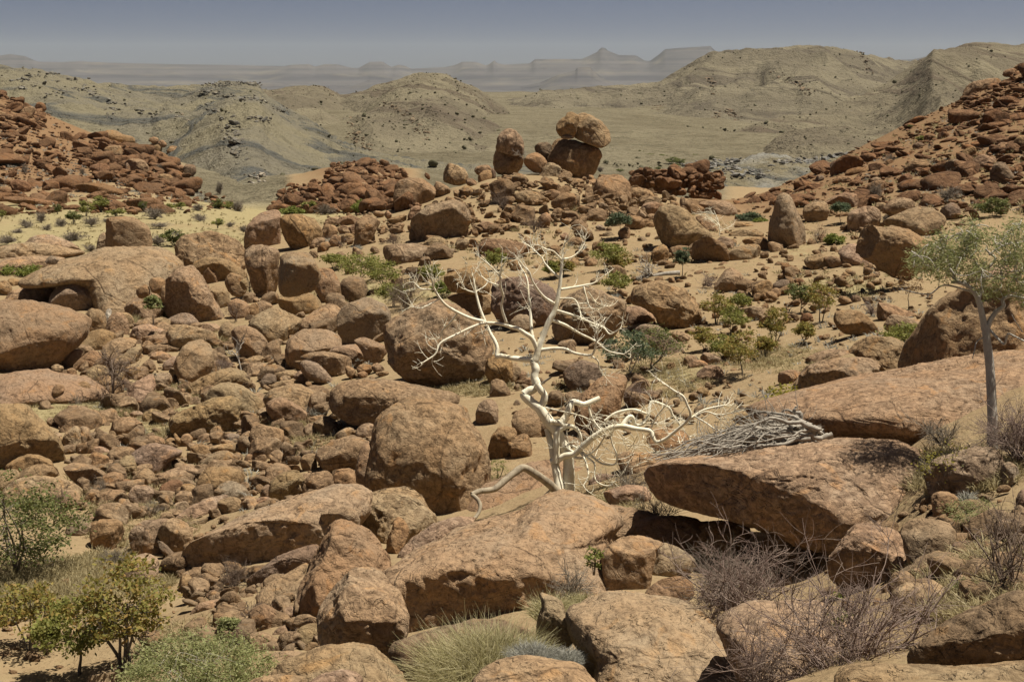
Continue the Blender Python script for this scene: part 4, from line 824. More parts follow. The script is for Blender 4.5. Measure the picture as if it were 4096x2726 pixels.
D1|145,1150 200,1090 310,1045 320,1110 280,1170 180,1180|c=t||
D1|360,1110 440,1050 530,1045 575,1090 580,1180 500,1230 420,1280 380,1220|c=t||
D1|410,1290 470,1215 560,1210 610,1255 500,1320|c=o||
D1|-40,1120 100,1130 190,1200 200,1280 100,1310 -50,1320 -60,1200|c=p||
D1|180,1200 230,1170 280,1200 270,1270 200,1280|c=o||
D1|20,830 100,700 240,640 350,560 460,515 420,620 400,760 380,890 220,910 100,880|c=p,l=.8,d=.8||
D1|-60,610 100,520 230,430 330,400 480,350 560,350 530,470 450,520 340,570 200,640 100,700 0,715|c=d,l=.5,cut=0:-15:.5||
D1|230,420 270,330 380,270 590,240 600,300 560,350 400,380|c=g,dr=.6||
G|756,2173 782,2147 904,2086 1113,2017 1250,1970 1340,1945 1443,1947 1478,1990 1460,2080 1330,2170 1200,2215 1080,2262 940,2280 834,2280 774,2243|c=p,d=.95,l=.8,p=2.8,nc=1,cut=-12:-20:.45,r=29|long tilted slab with a deep dark undercut at the lower left|the long undercut slab
C1|590,1350 650,1300 800,1290 900,1330 925,1420 880,1500 720,1520 620,1460|c=p,r=28||
C1|1010,870 1030,700 1060,570 1100,450 1180,370 1280,310 1450,290 1600,295 1750,340 1850,380 1900,460 1960,550 2020,650 2060,760 2070,900 2080,1070 2030,1150 1980,1270 1880,1380 1700,1340 1530,1290 1400,1250 1150,1200 1020,1170 1000,1000|c=t,d=1.0,l=.35,p=2.7,nc=1,cut=-12:-18:.80/0:55:.9/55:-5:.85,r=34.3|biggest central boulder, sunlit domed top and deep dark front|the biggest central boulder
C1|890,960 930,800 1000,700 1060,760 1060,1000 1020,1150 950,1110 900,1060|c=t,r=34||
C1|675,350 690,240 740,170 880,130 1150,130 1450,190 1800,270 1800,380 1600,440 1350,490 1150,480 1050,510 920,520 800,490 700,430|c=t,l=.9,d=1,nc=1,cut=-10:-10:.6,r=41|broad flat boulder behind the biggest central boulder|the broad flat boulder
C1|80,300 150,230 300,190 450,185 560,240 600,300 600,390 560,440 400,520 300,440 100,380|c=p,l=.6,dr=.6||
C1|100,400 110,340 200,305 320,320 420,400 450,450 400,560 330,570 230,530 150,490|c=t,cut=0:-10:.7||
C1|515,600 540,530 630,475 680,490 730,560 755,600 690,660 600,640|c=t||
C1|715,660 740,620 830,578 880,600 880,640 780,690|c=p||
C1|895,630 930,570 1000,540 1060,560 1050,640 1010,690 930,660|c=t||
C1|435,530 480,490 560,470 610,475 570,540 480,570|c=o||
C1|-50,650 -20,570 30,545 150,550 230,600 245,690 210,780 130,815 20,810 -40,760|c=o,cut=0:-35:.7|round brown boulder on bare sand left of the central boulder|the round brown boulder on sand
C1|400,860 450,820 530,810 545,900 540,980 470,990 410,940|c=t||
C1|540,850 580,770 680,700 850,650 950,670 1000,710 980,800 950,920 760,1010 650,990 560,960|c=t,cut=0:-25:.7|rounded dark-sided boulder touching the biggest central boulder's left|
C1|75,1040 100,940 170,895 240,910 310,950 250,1030 120,1090|c=t||
C1|115,1150 140,1050 230,990 340,965 420,1000 430,1060 330,1110 250,1190 180,1230 120,1210|c=t||
C1|415,1150 440,1040 520,980 620,965 670,990 690,1060 690,1130 560,1160 430,1185|c=t||
C1|690,1050 720,960 800,945 880,955 930,1050 920,1130 720,1130|c=o||
C1|40,1180 70,1120 120,1090 130,1200 60,1210|c=d||
C1|300,1180 350,1110 405,1105 400,1180|c=p||
C1|1970,450 1990,370 2060,320 2140,330 2170,400 2170,530 2120,585 2030,580 1980,520|c=t|upright oblong boulder between the central boulder and the white tree|
C1|2080,760 2120,650 2180,570 2270,565 2330,600 2340,740 2250,830 2200,890 2120,890 2080,830|c=o,cut=-20:-15:.6||
C2|20,640 80,630 150,680 185,780 160,870 60,880 0,860 -20,700|c=o||
C1|50,130 100,95 180,120 150,200 60,230 40,190|c=d||
C1|165,90 260,70 370,70 330,120 200,150|c=p||
C1|130,200 200,170 360,150 330,200 160,235|c=p||
C1|340,130 400,70 450,110 470,160 400,180|c=t||
C1|-20,300 30,260 80,300 70,400 0,420 -40,360|c=t||
C1|0,450 50,400 100,410 70,480 10,485|c=p||
C1|40,530 120,490 240,470 200,545 90,560|c=p||
C1|195,545 230,520 260,560 220,585|c=o||
C1|-10,1230 60,1200 150,1230 100,1280 0,1290|c=p||
C2|0,440 100,400 250,420 330,470 300,660 200,690 80,650 20,600|c=t,l=.4||
C2|560,440 660,280 760,190 870,110 960,85 1020,130 1010,250 960,420 950,600 800,640 650,600 560,540|c=o,l=.3,d=.8|sharp triangular boulder behind the white tree's sawn limb|the triangular boulder
C2|1140,330 1170,270 1240,240 1310,260 1320,300 1250,350 1160,370|c=d||
C2|1660,250 1700,220 1780,260 1780,290 1700,300|c=o||
C2|-60,60 0,0 60,20 80,80 40,150 -20,180|c=t||
C2|40,140 80,70 130,80 120,150 60,180|c=o||
C2|90,180 150,130 220,160 200,210 120,200|c=o||
C2|230,100 250,65 275,90 265,120 240,120|c=o||
C2|290,100 320,70 350,95 330,120|c=o||
C2|10,390 40,330 90,380 60,410|c=d||
C2|1980,540 2100,430 2250,390 2400,400 2450,520 2300,560|c=p,l=.7||
C2|1210,690 1290,590 1400,570 1560,620 1580,740 1450,790 1300,790|c=o,l=.5||
C2|440,690 470,650 530,660 560,700 500,730|c=o||
C0|-60,250 0,100 200,70 420,60 480,100 700,140 850,260 900,300 820,350 600,380 400,360 200,360 0,380|c=p,k=slab,l=1.3,d=1.2,nc=1,r=51|pale flat bedrock sheet at the left with small stones on it|the pale flat bedrock sheet
C0|470,250 510,190 560,200 575,250 530,290 480,290|r=49.5,c=o|round stone sitting on the lit face of the pale flat bedrock sheet|
C0|690,200 740,165 800,190 805,235 750,260 695,235|r=50,c=o||
C0|605,60 640,48 685,75 685,120 640,125 608,100|r=52.5,c=o||
C0|465,40 510,15 565,45 540,85 480,80|r=53,c=t||
C0|715,120 750,110 785,125 770,140 730,140|r=52,c=p||
B0|-150,1000 0,910 150,890 300,900 450,950 600,1000 700,1050 755,1090 760,1150 740,1210 600,1330 450,1430 250,1490 100,1540 0,1550 -150,1500|c=t,d=1.0,l=.55,nc=1,p=2.5,cut=15:-38:.7|huge smooth boulder with pale streaks at the left edge|the huge streaked boulder at the left edge
B0|470,860 500,760 600,740 750,730 850,760 890,830 850,910 790,980 700,1000 600,970 540,950 460,910|c=g,cut=10:-20:.65||
B0|60,910 110,820 250,780 400,750 480,790 460,880 380,920 200,920|c=p,l=.5||
B0|-20,740 60,720 100,780 90,820 0,850|c=o||
B0|70,740 110,700 170,710 180,760 130,795|c=o||
B0|-20,640 30,610 65,640 40,680 -20,690|c=o||
B0|240,870 270,840 300,860 280,890|c=o||
B0|285,830 320,785 380,790 360,830 320,855|c=o||
B0|270,680 400,600 560,540 800,480 900,450 1100,430 1300,420 1450,450 1540,530 1590,600 1560,660 1450,740 1300,820 1250,880 1150,940 1000,970 870,930 850,830 780,740 600,710 400,720 280,710|ft=1.6,c=p,k=slab,d=1.1,l=1.0,nc=1,p=2.6|long whale-backed bedrock slab below the grassy flat|the long whale-backed slab
B0|-60,430 100,390 250,380 400,390 520,430 700,480 600,520 350,520 -60,520|c=p,l=.7,k=slab||
B0|240,370 330,315 430,308 540,340 640,410 710,475 500,500 260,420|c=p,l=.6||
B0|-60,530 200,505 430,510 540,540 400,620 200,670 -60,670|c=p,l=1.1,k=slab||
B0|410,550 430,510 470,500 520,530 480,570|r=73,c=g||
B0|860,480 880,380 910,300 1000,285 1010,330 970,470|r=93,c=p||
B0|960,455 985,330 1010,220 1030,165 1100,150 1190,150 1280,200 1340,270 1345,400 1320,460 1030,470|r=90,c=t,cut=-75:0:.55,p=3,l=.1|standing rounded slab of rock with a dark narrow left side|the standing slab by the grassy flat
B0|1590,600 1600,480 1610,370 1660,310 1760,285 1870,278 1990,310 2100,360 2160,430 2205,500 2200,620 2150,700 2000,680 1750,620 1690,590|c=t,d=1|broad domed boulder left of the tall flat-faced one|the broad domed boulder
B0|1745,570 1800,525 1900,508 2000,520 2100,560 2190,640 2200,700 2100,740 1900,700 1800,640|c=o||
B0|1820,600 1870,560 1960,555 2040,600 2055,660 2010,740 1930,755 1870,740 1850,680|c=o||
B0|1465,900 1470,780 1510,700 1590,620 1690,585 1750,590 1820,650 1860,740 1900,860 1960,980 2010,1080 1900,1110 1790,1110 1700,1060 1620,1040 1560,1040 1480,990|c=t,cut=-45:-5:.6/20:40:.85|large leaning boulder with a dark hollow on its left face|the large leaning boulder
B0|1340,760 1350,710 1410,690 1470,715 1480,760 1440,810 1370,820|r=63,c=o||
B0|1225,820 1240,775 1290,755 1340,790 1340,840 1280,870 1240,860|r=63,c=o||
B0|1440,850 1450,790 1480,760 1480,840 1460,900|r=62,c=o||
B0|1890,800 1940,765 2010,770 2055,830 2050,950 2000,1010 1960,960|c=t,dr=1||
B0|2020,720 2110,650 2190,720 2210,800 2150,850 2060,830|r=66,c=o||
B0|2050,1000 2060,900 2150,880 2230,920 2235,1050 2150,1070|c=o||
B0|2150,740 2200,700 2215,780 2180,800|r=65,c=t||
B0|2230,1000 2250,930 2310,920 2320,1020 2260,1040|c=o||
B0|1130,980 1200,890 1330,850 1440,830 1455,920 1460,1010 1350,1100 1250,1110 1180,1050|c=p,l=.6||
B0|765,1060 790,990 850,970 920,1000 945,1080 940,1150 870,1190 780,1180|c=t||
B0|960,1110 980,1040 1040,1005 1100,1020 1140,1090 1150,1180 1100,1230 1000,1220 960,1180|c=t||
B0|1090,1020 1150,1005 1200,1060 1200,1140 1160,1170 1140,1080|c=t,dr=.5||
B0|950,1010 960,980 1000,975 1000,1010 965,1110 930,1150 920,1130|c=w|thin white stone wedged between two round boulders at left|
B0|640,1330 700,1260 800,1180 880,1160 960,1190 1020,1240 1000,1300 880,1360 730,1370 660,1360|c=o||
B0|855,1230 900,1190 1010,1240 1000,1300 900,1320|c=o||
B0|540,1440 570,1380 640,1335 730,1350 735,1390 680,1460 590,1500 540,1480|c=t||
B0|660,1480 720,1410 800,1350 900,1350 905,1430 850,1500 750,1540 680,1530|c=o||
B0|510,1430 515,1370 560,1380 560,1430|c=t||
B0|540,1370 600,1325 630,1340 570,1385|c=p||
B0|890,1400 960,1290 1050,1245 1150,1235 1215,1300 1100,1390 1000,1450 920,1470|c=p,l=.4||
B0|1010,1460 1100,1400 1250,1310 1270,1380 1200,1470 1100,1490|c=t||
B0|1270,1300 1320,1255 1380,1300 1380,1350 1330,1390 1280,1360|c=o||
B0|1280,1230 1400,1200 1500,1210 1495,1290 1420,1330 1350,1290|c=o||
B0|1170,1220 1220,1120 1310,1110 1400,1150 1470,1190 1400,1220 1260,1270|c=p||
B0|1380,1060 1450,1050 1530,1080 1490,1160 1420,1120|c=p||
B0|1200,1270 1260,1250 1280,1300 1230,1320|c=d||
B0|1500,1200 1540,1110 1640,1110 1780,1150 1900,1190 1930,1250 1880,1310 1750,1320 1620,1355 1540,1310 1505,1270|c=p,cut=0:-30:.7|long low boulder with a flat top in front of the large leaning boulder|
B0|1490,1130 1530,1060 1620,1010 1720,1030 1780,1100 1770,1140 1600,1110|c=g||
B0|1780,1160 1850,1100 1950,1110 1970,1170 1900,1200|c=p||
B0|1570,1480 1600,1390 1680,1300 1760,1250 1820,1250 1870,1310 1905,1390 1900,1480 1850,1568 1740,1640 1650,1640 1590,1568|c=t,l=.3|tan boulder shaped like a rounded tooth, left of the dead grey sapling|the tooth-shaped boulder
B0|1960,1200 2000,1110 2080,1095 2110,1150 2080,1250 2020,1270|c=t||
B0|2085,1180 2150,1120 2260,1130 2350,1210 2405,1310 2390,1400 2330,1440 2200,1400 2120,1310|c=t||
B0|2230,1080 2294,1040 2340,1090 2294,1130|c=t||
B0|2180,1430 2294,1390 2360,1400 2330,1470 2220,1500|c=p||
B0|1340,1440 1380,1350 1450,1350 1530,1400 1480,1450 1400,1460|c=p||
B0|1460,1500 1520,1430 1600,1400 1580,1490 1520,1530|c=p||
C0|780,120 800,50 880,20 960,30 970,90 890,150 850,210 800,170|c=p||
C0|865,170 900,120 980,110 1030,160 1040,250 960,270 890,230|c=o||
C0|1030,130 1060,60 1110,80 1110,150 1060,210|c=t||
C0|1110,60 1160,30 1230,30 1260,80 1170,150 1120,120|c=o||
C0|1080,190 1120,145 1160,170 1150,240 1090,230|c=d||
C0|1200,140 1250,85 1290,110 1260,160|c=o||
C0|1110,290 1200,180 1330,110 1380,110 1390,240 1330,330 1250,410 1160,350|c=p,l=.6,d=.8||
C0|1385,130 1440,90 1540,90 1540,180 1480,230 1400,260|c=p||
C0|1270,410 1350,350 1500,295 1580,310 1580,360 1450,425 1330,425|c=t||
C0|1685,250 1720,190 1850,110 2000,60 2080,50 2180,90 2240,240 2150,260 1950,270 1880,300 1840,320 1740,320|c=t,dr=.5||
C0|1850,310 1900,220 1980,170 2080,170 2200,220 2320,310 2350,400 2270,440 2150,490 2000,470|c=p,l=.3||
C0|1535,560 1560,460 1640,390 1750,330 1900,315 2060,310 2140,350 2145,440 2110,570 2050,630 1900,640 1720,650 1610,670 1570,630|c=t,cut=0:-32:.55,l=.35|flat-topped boulder with a dark undercut front, left of centre|the flat-topped undercut boulder
C0|1580,350 1640,290 1720,290 1720,340 1600,400|c=t||
C0|1585,280 1630,230 1660,250 1640,300|c=o||
C0|645,560 655,480 720,430 800,415 880,450 945,510 950,560 860,600 760,580|c=o,cut=0:-25:.65|squat boulder with a dark broken front above the split block|
C0|570,680 600,610 680,570 720,580 715,760 660,780 590,730|c=p,p=3||
C0|715,590 740,570 805,600 780,680 740,750 718,755|c=p,p=3||
C0|760,720 820,610 900,605 970,650 980,720 920,750 800,740|c=g,p=3||
C0|985,600 1030,530 1100,485 1190,485 1270,560 1260,600 1170,640 1080,680 1040,650|c=o||
C0|1165,465 1220,430 1280,450 1270,495|c=t||
C0|1280,480 1300,420 1380,410 1450,450 1440,530 1350,550 1290,530|c=t||
C0|1450,470 1500,415 1560,450 1520,500|c=t||
C0|1000,490 1050,470 1075,500 1030,515|c=p||
C0|975,640 1010,610 1040,640 1020,690|c=o||
C0|970,730 1050,690 1120,710 1060,745|c=p||
C0|1115,690 1150,650 1210,660 1190,710 1130,710|c=t||
C0|1180,710 1210,675 1270,690 1260,730 1200,740|c=t||
C0|1210,650 1250,625 1280,650 1240,670|c=t||
C0|515,720 560,660 580,730 550,780 520,770|c=t||
C0|465,680 500,625 550,650 520,710|c=p||
C0|555,790 600,740 620,790 580,805|c=d||
C0|1620,690 1640,650 1690,635 1725,670 1720,720 1680,770 1640,770 1615,730|c=o||
C0|1560,640 1580,630 1620,700 1610,760 1575,700|c=o||
C0|1775,680 1800,640 1860,630 1897,670 1880,720 1810,735|c=o||
C0|1880,620 1920,570 1970,565 1990,630 1960,700 1900,690|c=t||
C0|1480,740 1510,670 1570,690 1580,750 1520,760|c=o||
C0|1305,720 1330,660 1400,650 1470,690 1460,740 1330,750|c=o||
C0|1185,850 1210,790 1310,740 1430,720 1560,750 1615,800 1590,850 1500,880 1430,960 1400,1000 1250,960 1200,920|c=g|bean-shaped grey-brown boulder in the left rock field|the bean-shaped boulder
C0|1425,920 1460,870 1520,865 1530,930 1470,985 1430,970|c=t||
C0|960,880 980,800 1080,750 1200,780 1200,840 1120,890 1060,930 980,930|c=t||
C0|795,930 800,850 870,800 960,820 970,880 940,970 860,990 800,970|c=o||
C0|1070,880 1130,830 1190,830 1220,960 1200,1040 1120,1050 1070,950|c=t||
C0|640,900 720,830 800,820 800,900 740,940 650,930|c=o||
C0|720,780 850,750 970,790 960,820 800,820|c=p||
C0|815,1040 850,990 915,985 920,1060 850,1100|c=o||
C0|920,1060 930,1000 1020,980 1090,1000 1105,1060 1040,1120 960,1130|c=o||
C0|1070,1110 1100,1050 1190,1040 1180,1120 1110,1160|c=r||
C0|1175,1100 1210,1010 1280,935 1330,940 1390,1020 1390,1110 1340,1140 1240,1110|c=t||
C0|1160,1240 1165,1160 1210,1110 1290,1095 1370,1140 1370,1200 1310,1290 1220,1290|c=p,cut=-30:0:.6|round boulder with a clean-broken flat left face|
C0|1110,1190 1150,1160 1170,1200 1130,1220|c=t||
C0|1430,1150 1460,1090 1560,1050 1650,1070 1640,1130 1580,1210 1480,1215|c=r||
C0|1625,1150 1640,1090 1710,1085 1760,1120 1760,1230 1700,1240 1640,1200|c=o||
C0|1400,1060 1450,1000 1600,940 1700,920 1790,970 1790,1060 1640,1080 1500,1095|c=p,l=.5||
C0|1775,1050 1790,980 1880,940 2000,930 2100,960 2170,1010 2180,1090 2100,1150 2000,1190 1900,1200 1800,1150|c=o|rounded ochre boulder below the two boulders like eggs|the rounded ochre boulder
C0|1950,1180 1970,1100 2060,1055 2140,1080 2220,1180 2240,1230 2140,1260 2030,1220|c=g||
C0|1640,850 1670,810 1730,800 1790,860 1780,910 1700,915 1645,890|c=o||
C0|1720,760 1780,725 1860,750 1910,800 1880,850 1800,850|c=o||
C0|1785,940 1880,830 2000,790 2080,820 2090,860 1950,920 1800,970|c=t||
C0|1860,760 2000,720 2150,715 2240,770 2150,820 2000,790|c=p||
C0|2010,660 2060,630 2150,650 2140,710 2030,720|c=g||
C0|2095,830 2130,800 2170,830 2160,870 2110,870|c=o||
C0|2190,860 2240,810 2310,830 2300,880 2210,885|c=o||
C0|2160,640 2250,610 2260,730 2180,720|c=p||
C0|1540,950 1600,880 1650,900 1610,960|c=t||
C0|890,1250 920,1170 1000,1140 1090,1150 1120,1210 1100,1280 920,1290|c=t||
C0|865,1350 890,1280 970,1255 1080,1260 1130,1320 1140,1380 1100,1470 1000,1460 880,1430|c=t|round-topped boulder above its near-twin beside the left green tree|
C0|820,1520 840,1440 920,1400 1020,1400 1090,1450 1100,1530 1060,1620 1000,1675 880,1660 830,1600|c=o,cut=-20:-25:.66|round-topped boulder with a dark lower front beside the left green tree|the round-topped boulder
C0|590,1470 620,1390 700,1370 780,1400 805,1480 780,1530 650,1550 600,1530|c=g||
C0|790,1360 850,1350 870,1430 800,1440|c=t||
C0|770,1180 830,1130 890,1150 880,1220 790,1230|c=t||
C0|1440,1340 1500,1330 1560,1380 1500,1420 1440,1400|c=p||
C0|1550,1290 1600,1240 1690,1240 1690,1300 1600,1330|c=p||
D0|1175,250 1200,180 1280,130 1400,115 1510,120 1500,200 1450,260 1450,440 1300,420 1200,360|c=t,cut=-20:-10:.7||
D0|1430,230 1450,160 1540,100 1640,130 1720,230 1700,320 1690,440 1590,440 1500,360|c=t,cut=-20:-15:.7||
C0|1590,1370 1700,1290 1900,1210 2030,1195 2000,1270 1910,1330 1850,1380 1700,1415 1580,1405|c=p,l=.4,d=.7||
C0|1955,1250 2050,1200 2140,1220 2160,1310 2090,1360 2020,1370|c=t||
C0|1690,1430 1860,1390 1870,1420 1720,1480|c=t||
C0|1610,1430 1680,1470 1780,1500 1730,1540 1650,1500|c=t||
C0|2170,1260 2230,1200 2330,1220 2350,1290 2250,1320|c=p||
D0|1420,300 1480,330 1580,450 1520,470 1440,380|c=d||
C0|-100,500 0,370 100,370 250,380 330,500 400,600 480,690 520,770 525,880 470,940 300,960 100,970 -100,970|c=t,cut=10:-30:.62,nc=1,l=.25|big mottled boulder at the left edge beside the dry grass|the big mottled boulder at the left edge
C0|75,950 120,870 230,820 330,840 430,890 450,950 300,960 160,1010|c=o,cut=0:-20:.7||
C0|160,1010 240,950 370,910 470,950 510,1030 400,1060|c=t||
C0|60,1130 150,1050 280,1010 450,1030 600,1090 680,1160 700,1210 500,1260 100,1260|c=p,l=.5||
C0|-80,1000 50,960 130,970 165,1020 100,1090 0,1150 -80,1120|c=t||
C0|650,1100 720,1080 800,1080 760,1150 700,1165|c=p||
D0|1100,580 1180,470 1290,420 1380,420 1420,500 1400,700 1200,700 1120,660|c=p||
D0|1730,680 1800,640 1900,650 2000,690 1950,710 1750,705|c=p||
D0|1740,770 1780,725 1810,780 1790,800|c=p||
D0|1850,780 1920,740 2050,730 2075,770 1980,820 1880,820|c=o||
D0|1720,920 1800,860 1900,830 2050,840 2110,890 2000,930 1750,960|c=p||
D0|1705,1080 1730,1000 1800,985 1890,1040 1860,1090 1750,1115|c=o||
D0|1930,1080 1960,990 2050,930 2150,930 2240,1010 2230,1100 2100,1150 1950,1150|c=t||
D0|1820,1240 1850,1180 1950,1175 2040,1220 1950,1250|c=p||
D0|780,1568 830,1480 920,1430 1000,1435 1080,1500 1090,1600 950,1680 800,1680|c=p||
D0|1070,1500 1130,1470 1200,1460 1250,1550 1100,1600|c=p||
D0|1600,680 1640,600 1700,620 1720,670 1680,720 1600,740|c=o||
D0|1700,540 1740,500 1790,520 1760,560|c=o||
D0|2100,1070 2180,1060 2220,1100 2150,1130|c=p||
D0|2080,790 2110,770 2130,800 2100,820|c=o||
A3|1765,570 1775,450 1850,400 1980,370 2050,375 2062,430 2020,500 1960,520 1880,540 1800,580|r=146,c=o|ribbed brown boulder crowning the pile on the red slope's skyline|the ribbed boulder on the red slope
A3|1765,620 1800,580 1900,540 2000,520 2005,550 1920,620 1840,655 1780,650|r=144,c=o,cut=0:-30:.6|smooth oblong boulder under the ribbed one on the red slope|
A3|2000,1230 2040,1130 2100,1120 2160,1200 2200,1260 2160,1310 2050,1310|c=d|dark upright boulder on the red slope near the right edge|the dark boulder on the red slope
A3|2195,380 2210,320 2294,290 2350,300 2350,450 2200,430|r=150,c=o||
A3|2110,340 2120,300 2180,280 2220,300 2190,350|r=151,c=o||
A3|2200,300 2260,240 2340,230 2340,300 2260,300|r=152,c=o||
A3|2210,440 2290,420 2340,480 2280,540 2220,500|r=148,c=o||
A3|1580,1180 1600,1110 1690,1090 1710,1150 1640,1220|c=d||
A3|880,1370 920,1300 1000,1280 1050,1330 1010,1390 900,1420|c=o||
A3|910,1290 960,1250 1010,1265 990,1300|c=p||
A3|1170,1280 1210,1220 1290,1220 1280,1270 1200,1300|c=r||
A3|1230,1180 1300,1100 1400,1090 1430,1150 1300,1210|c=o||
A3|2210,960 2250,890 2320,880 2330,1000 2250,1010|c=o||
A3|1730,1060 1770,1000 1840,980 1860,1030 1780,1090|c=o||
A3|1850,1100 1920,1050 2010,1060 2040,1130 1930,1160|c=o||
A3|2040,1000 2080,940 2140,940 2150,1010 2080,1030|c=o||
A3|2040,1080 2070,1045 2110,1060 2090,1095|c=o||
A3|580,1290 660,1240 760,1250 760,1300 640,1310|c=o||
A3|420,1290 450,1230 500,1240 490,1300 440,1310|c=d||
A3|290,1350 330,1320 380,1330 350,1355|c=r||
A3|100,1400 170,1350 230,1370 200,1400|c=o||
A3|700,1230 740,1180 830,1160 900,1180 940,1220 850,1250 760,1250|c=r||
A3|1120,1250 1150,1190 1210,1190 1190,1230|c=r||
A3|1350,1230 1390,1180 1450,1165 1440,1210|c=r||
A3|1040,1150 1070,1090 1120,1100 1100,1160|c=r||
A3|1400,900 1440,860 1500,870 1500,920 1430,930|c=r||
A3|1300,980 1330,940 1400,950 1390,1000 1330,1000|c=d||
A3|1910,760 1940,725 1980,740 1960,765|c=r||
A0|940,1010 965,975 1060,970 1090,1010 1060,1050 970,1060|c=o|round boulder with a dark belly in the middle of the left red hill|
A0|1500,1010 1530,970 1600,980 1640,1050 1590,1080 1510,1050|c=o||
A0|1645,1180 1680,1135 1740,1150 1755,1200 1720,1240 1670,1230|c=d|dark-sided round boulder on the right shoulder of the left red hill|
A0|910,880 960,835 1050,830 1100,870 1190,890 1195,940 1080,930 930,890|c=o||
A0|820,1170 860,1130 970,1140 975,1190 880,1220|c=r||
A0|1130,1120 1180,1085 1290,1100 1320,1160 1330,1220 1240,1230 1170,1190|c=o||
A0|1120,1170 1150,1120 1185,1160 1185,1215 1140,1215|c=p||
A0|680,890 700,850 770,850 780,890 720,905|c=r||
A0|1410,950 1450,920 1490,950 1480,980 1420,980|c=o||
A0|1340,910 1390,890 1420,920 1380,950|c=o||
A0|1350,960 1410,945 1450,980 1440,1025 1380,1010|c=o||
A0|1330,1040 1390,1010 1500,1060 1510,1090 1390,1075|c=r||
A0|100,1300 150,1275 240,1300 270,1350 220,1390 130,1370|c=r||
A0|300,1420 370,1375 450,1390 450,1430 330,1440|c=r||
A0|60,1420 150,1420 300,1450 480,1480 490,1520 300,1510 100,1470|c=r||
A0|620,1340 660,1320 670,1370 620,1370|c=d||
A0|400,1320 440,1290 530,1300 530,1350 420,1370|c=r||
A0|700,1310 900,1300 1050,1360 1090,1400 900,1410 720,1370|c=r||
A0|0,1400 40,1390 50,1450 0,1465|c=r||
A0|170,1140 190,1110 230,1125 215,1165 180,1160|c=d||
A0|480,1030 510,1010 540,1040 510,1055|c=R||
A0|0,510 0,470 50,480 60,515|c=R||
A0|1580,1160 1640,1140 1650,1200 1590,1210|c=o||
A0|1410,1260 1460,1220 1540,1240 1550,1290 1480,1300|c=o||
A0|180,690 220,640 280,620 310,660 260,720 200,730|c=o||
A0|110,640 140,600 180,620 170,660 130,670|c=R||
A0|320,630 350,580 400,600 410,650 350,665|c=R||
A0|30,720 60,690 120,700 120,750 50,750|c=o||
A1|920,1230 940,1190 990,1185 1010,1220 980,1250 930,1250|c=o|round boulder standing out near the top of the red rubble mound|
A1|735,1230 770,1200 810,1220 800,1270 740,1280|c=o||
A1|690,1340 740,1290 800,1300 800,1370 720,1380|c=o||
A1|880,1350 920,1300 980,1300 1000,1350 950,1400 890,1390|c=o||
A1|1030,1270 1050,1220 1090,1240 1100,1280 1060,1290|c=o||
A1|1065,1210 1090,1200 1135,1240 1130,1270 1090,1260|c=p||
A1|1110,1150 1130,1120 1180,1125 1180,1165 1140,1175|c=o||
A1|930,1170 960,1140 1000,1150 1000,1185 950,1190|c=o||
A1|780,1125 810,1110 845,1125 830,1140 790,1140|c=o||
A1|905,1450 910,1415 1020,1415 1015,1450 940,1460|c=r||
A1|770,1430 800,1370 850,1380 850,1430 800,1450|c=o||
A1|325,1410 360,1380 440,1390 430,1430 350,1440|c=r||
A1|355,1490 390,1440 450,1440 440,1490 380,1500|c=R||
A1|415,1360 450,1330 480,1350 470,1390 430,1390|c=o||
A1|265,1340 300,1300 350,1310 330,1340|c=R||
A1|160,1500 180,1455 240,1470 250,1490 200,1510|c=R||
A1|1140,1340 1200,1310 1245,1330 1200,1370 1150,1365|c=r||
G|1570,2570 1700,2510 1900,2475 2100,2475 2160,2560 2050,2690 1750,2740 1600,2690|c=d,dr=.3||
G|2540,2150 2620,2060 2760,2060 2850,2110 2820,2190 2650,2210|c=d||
"""
def parse_opts(s):
    o = {}
    for kv in filter(None, s.split(',')):
        k, v = kv.split('=')
        if k == 'cut': o[k] = [tuple(float(q) for q in c.split(':')) for c in v.split('/')]
        elif k in 'ck': o[k] = v
        else: o[k] = float(v)
    return o
ORD = ['nearest'] + [q + '-nearest' for q in 'second third fourth fifth sixth seventh eighth ninth tenth eleventh twelfth thirteenth fourteenth fifteenth sixteenth seventeenth eighteenth'.split()]
LAND = []          # landmarks: centre, short name
def where(c, pool):
    best = None
    for (lc, ref) in pool:
        d = math.hypot(c[0] - lc[0], (c[1] - lc[1]) * 1.3)
        if best is None or d < best[0]: best = (d, lc, ref)
    d, lc, ref = best
    dx, dy = c[0] - lc[0], (c[1] - lc[1]) * 1.3
    w = ('right of' if dx > 0 else 'left of') if abs(dx) > abs(dy) else ('below' if dy > 0 else 'above')
    return w, ref, d
CNAME = {'t': 'tan', 'r': 'rust-red', 'o': 'orange-brown', 'g': 'grey-brown', 'p': 'pale tan', 'd': 'dark brown', 'w': 'whitish', 'R': 'rust-red'}
recs = []
for i, line in enumerate(l for l in ROCKDATA.strip().split('\n')):
    tile, pts, opts, label, ref = line.split('|')
    poly = [tile_pt(tile, *map(float, q.split(','))) for q in pts.split()]
    o = parse_opts(opts)
    a = np.array(poly); w, h = a.max(0) - a.min(0); big = max(w, h)
    kind = 'rock_slab' if o.get('k') == 'slab' else 'boulder' if big > 52 else 'stone'
    ob, c, w, h = build_rock(kind, poly, 100 + i, o)
    recs.append([ob, kind, c, w, h, o.get('c', 't'), label])
    if ref: LAND.append((c, ref))
seen = {}
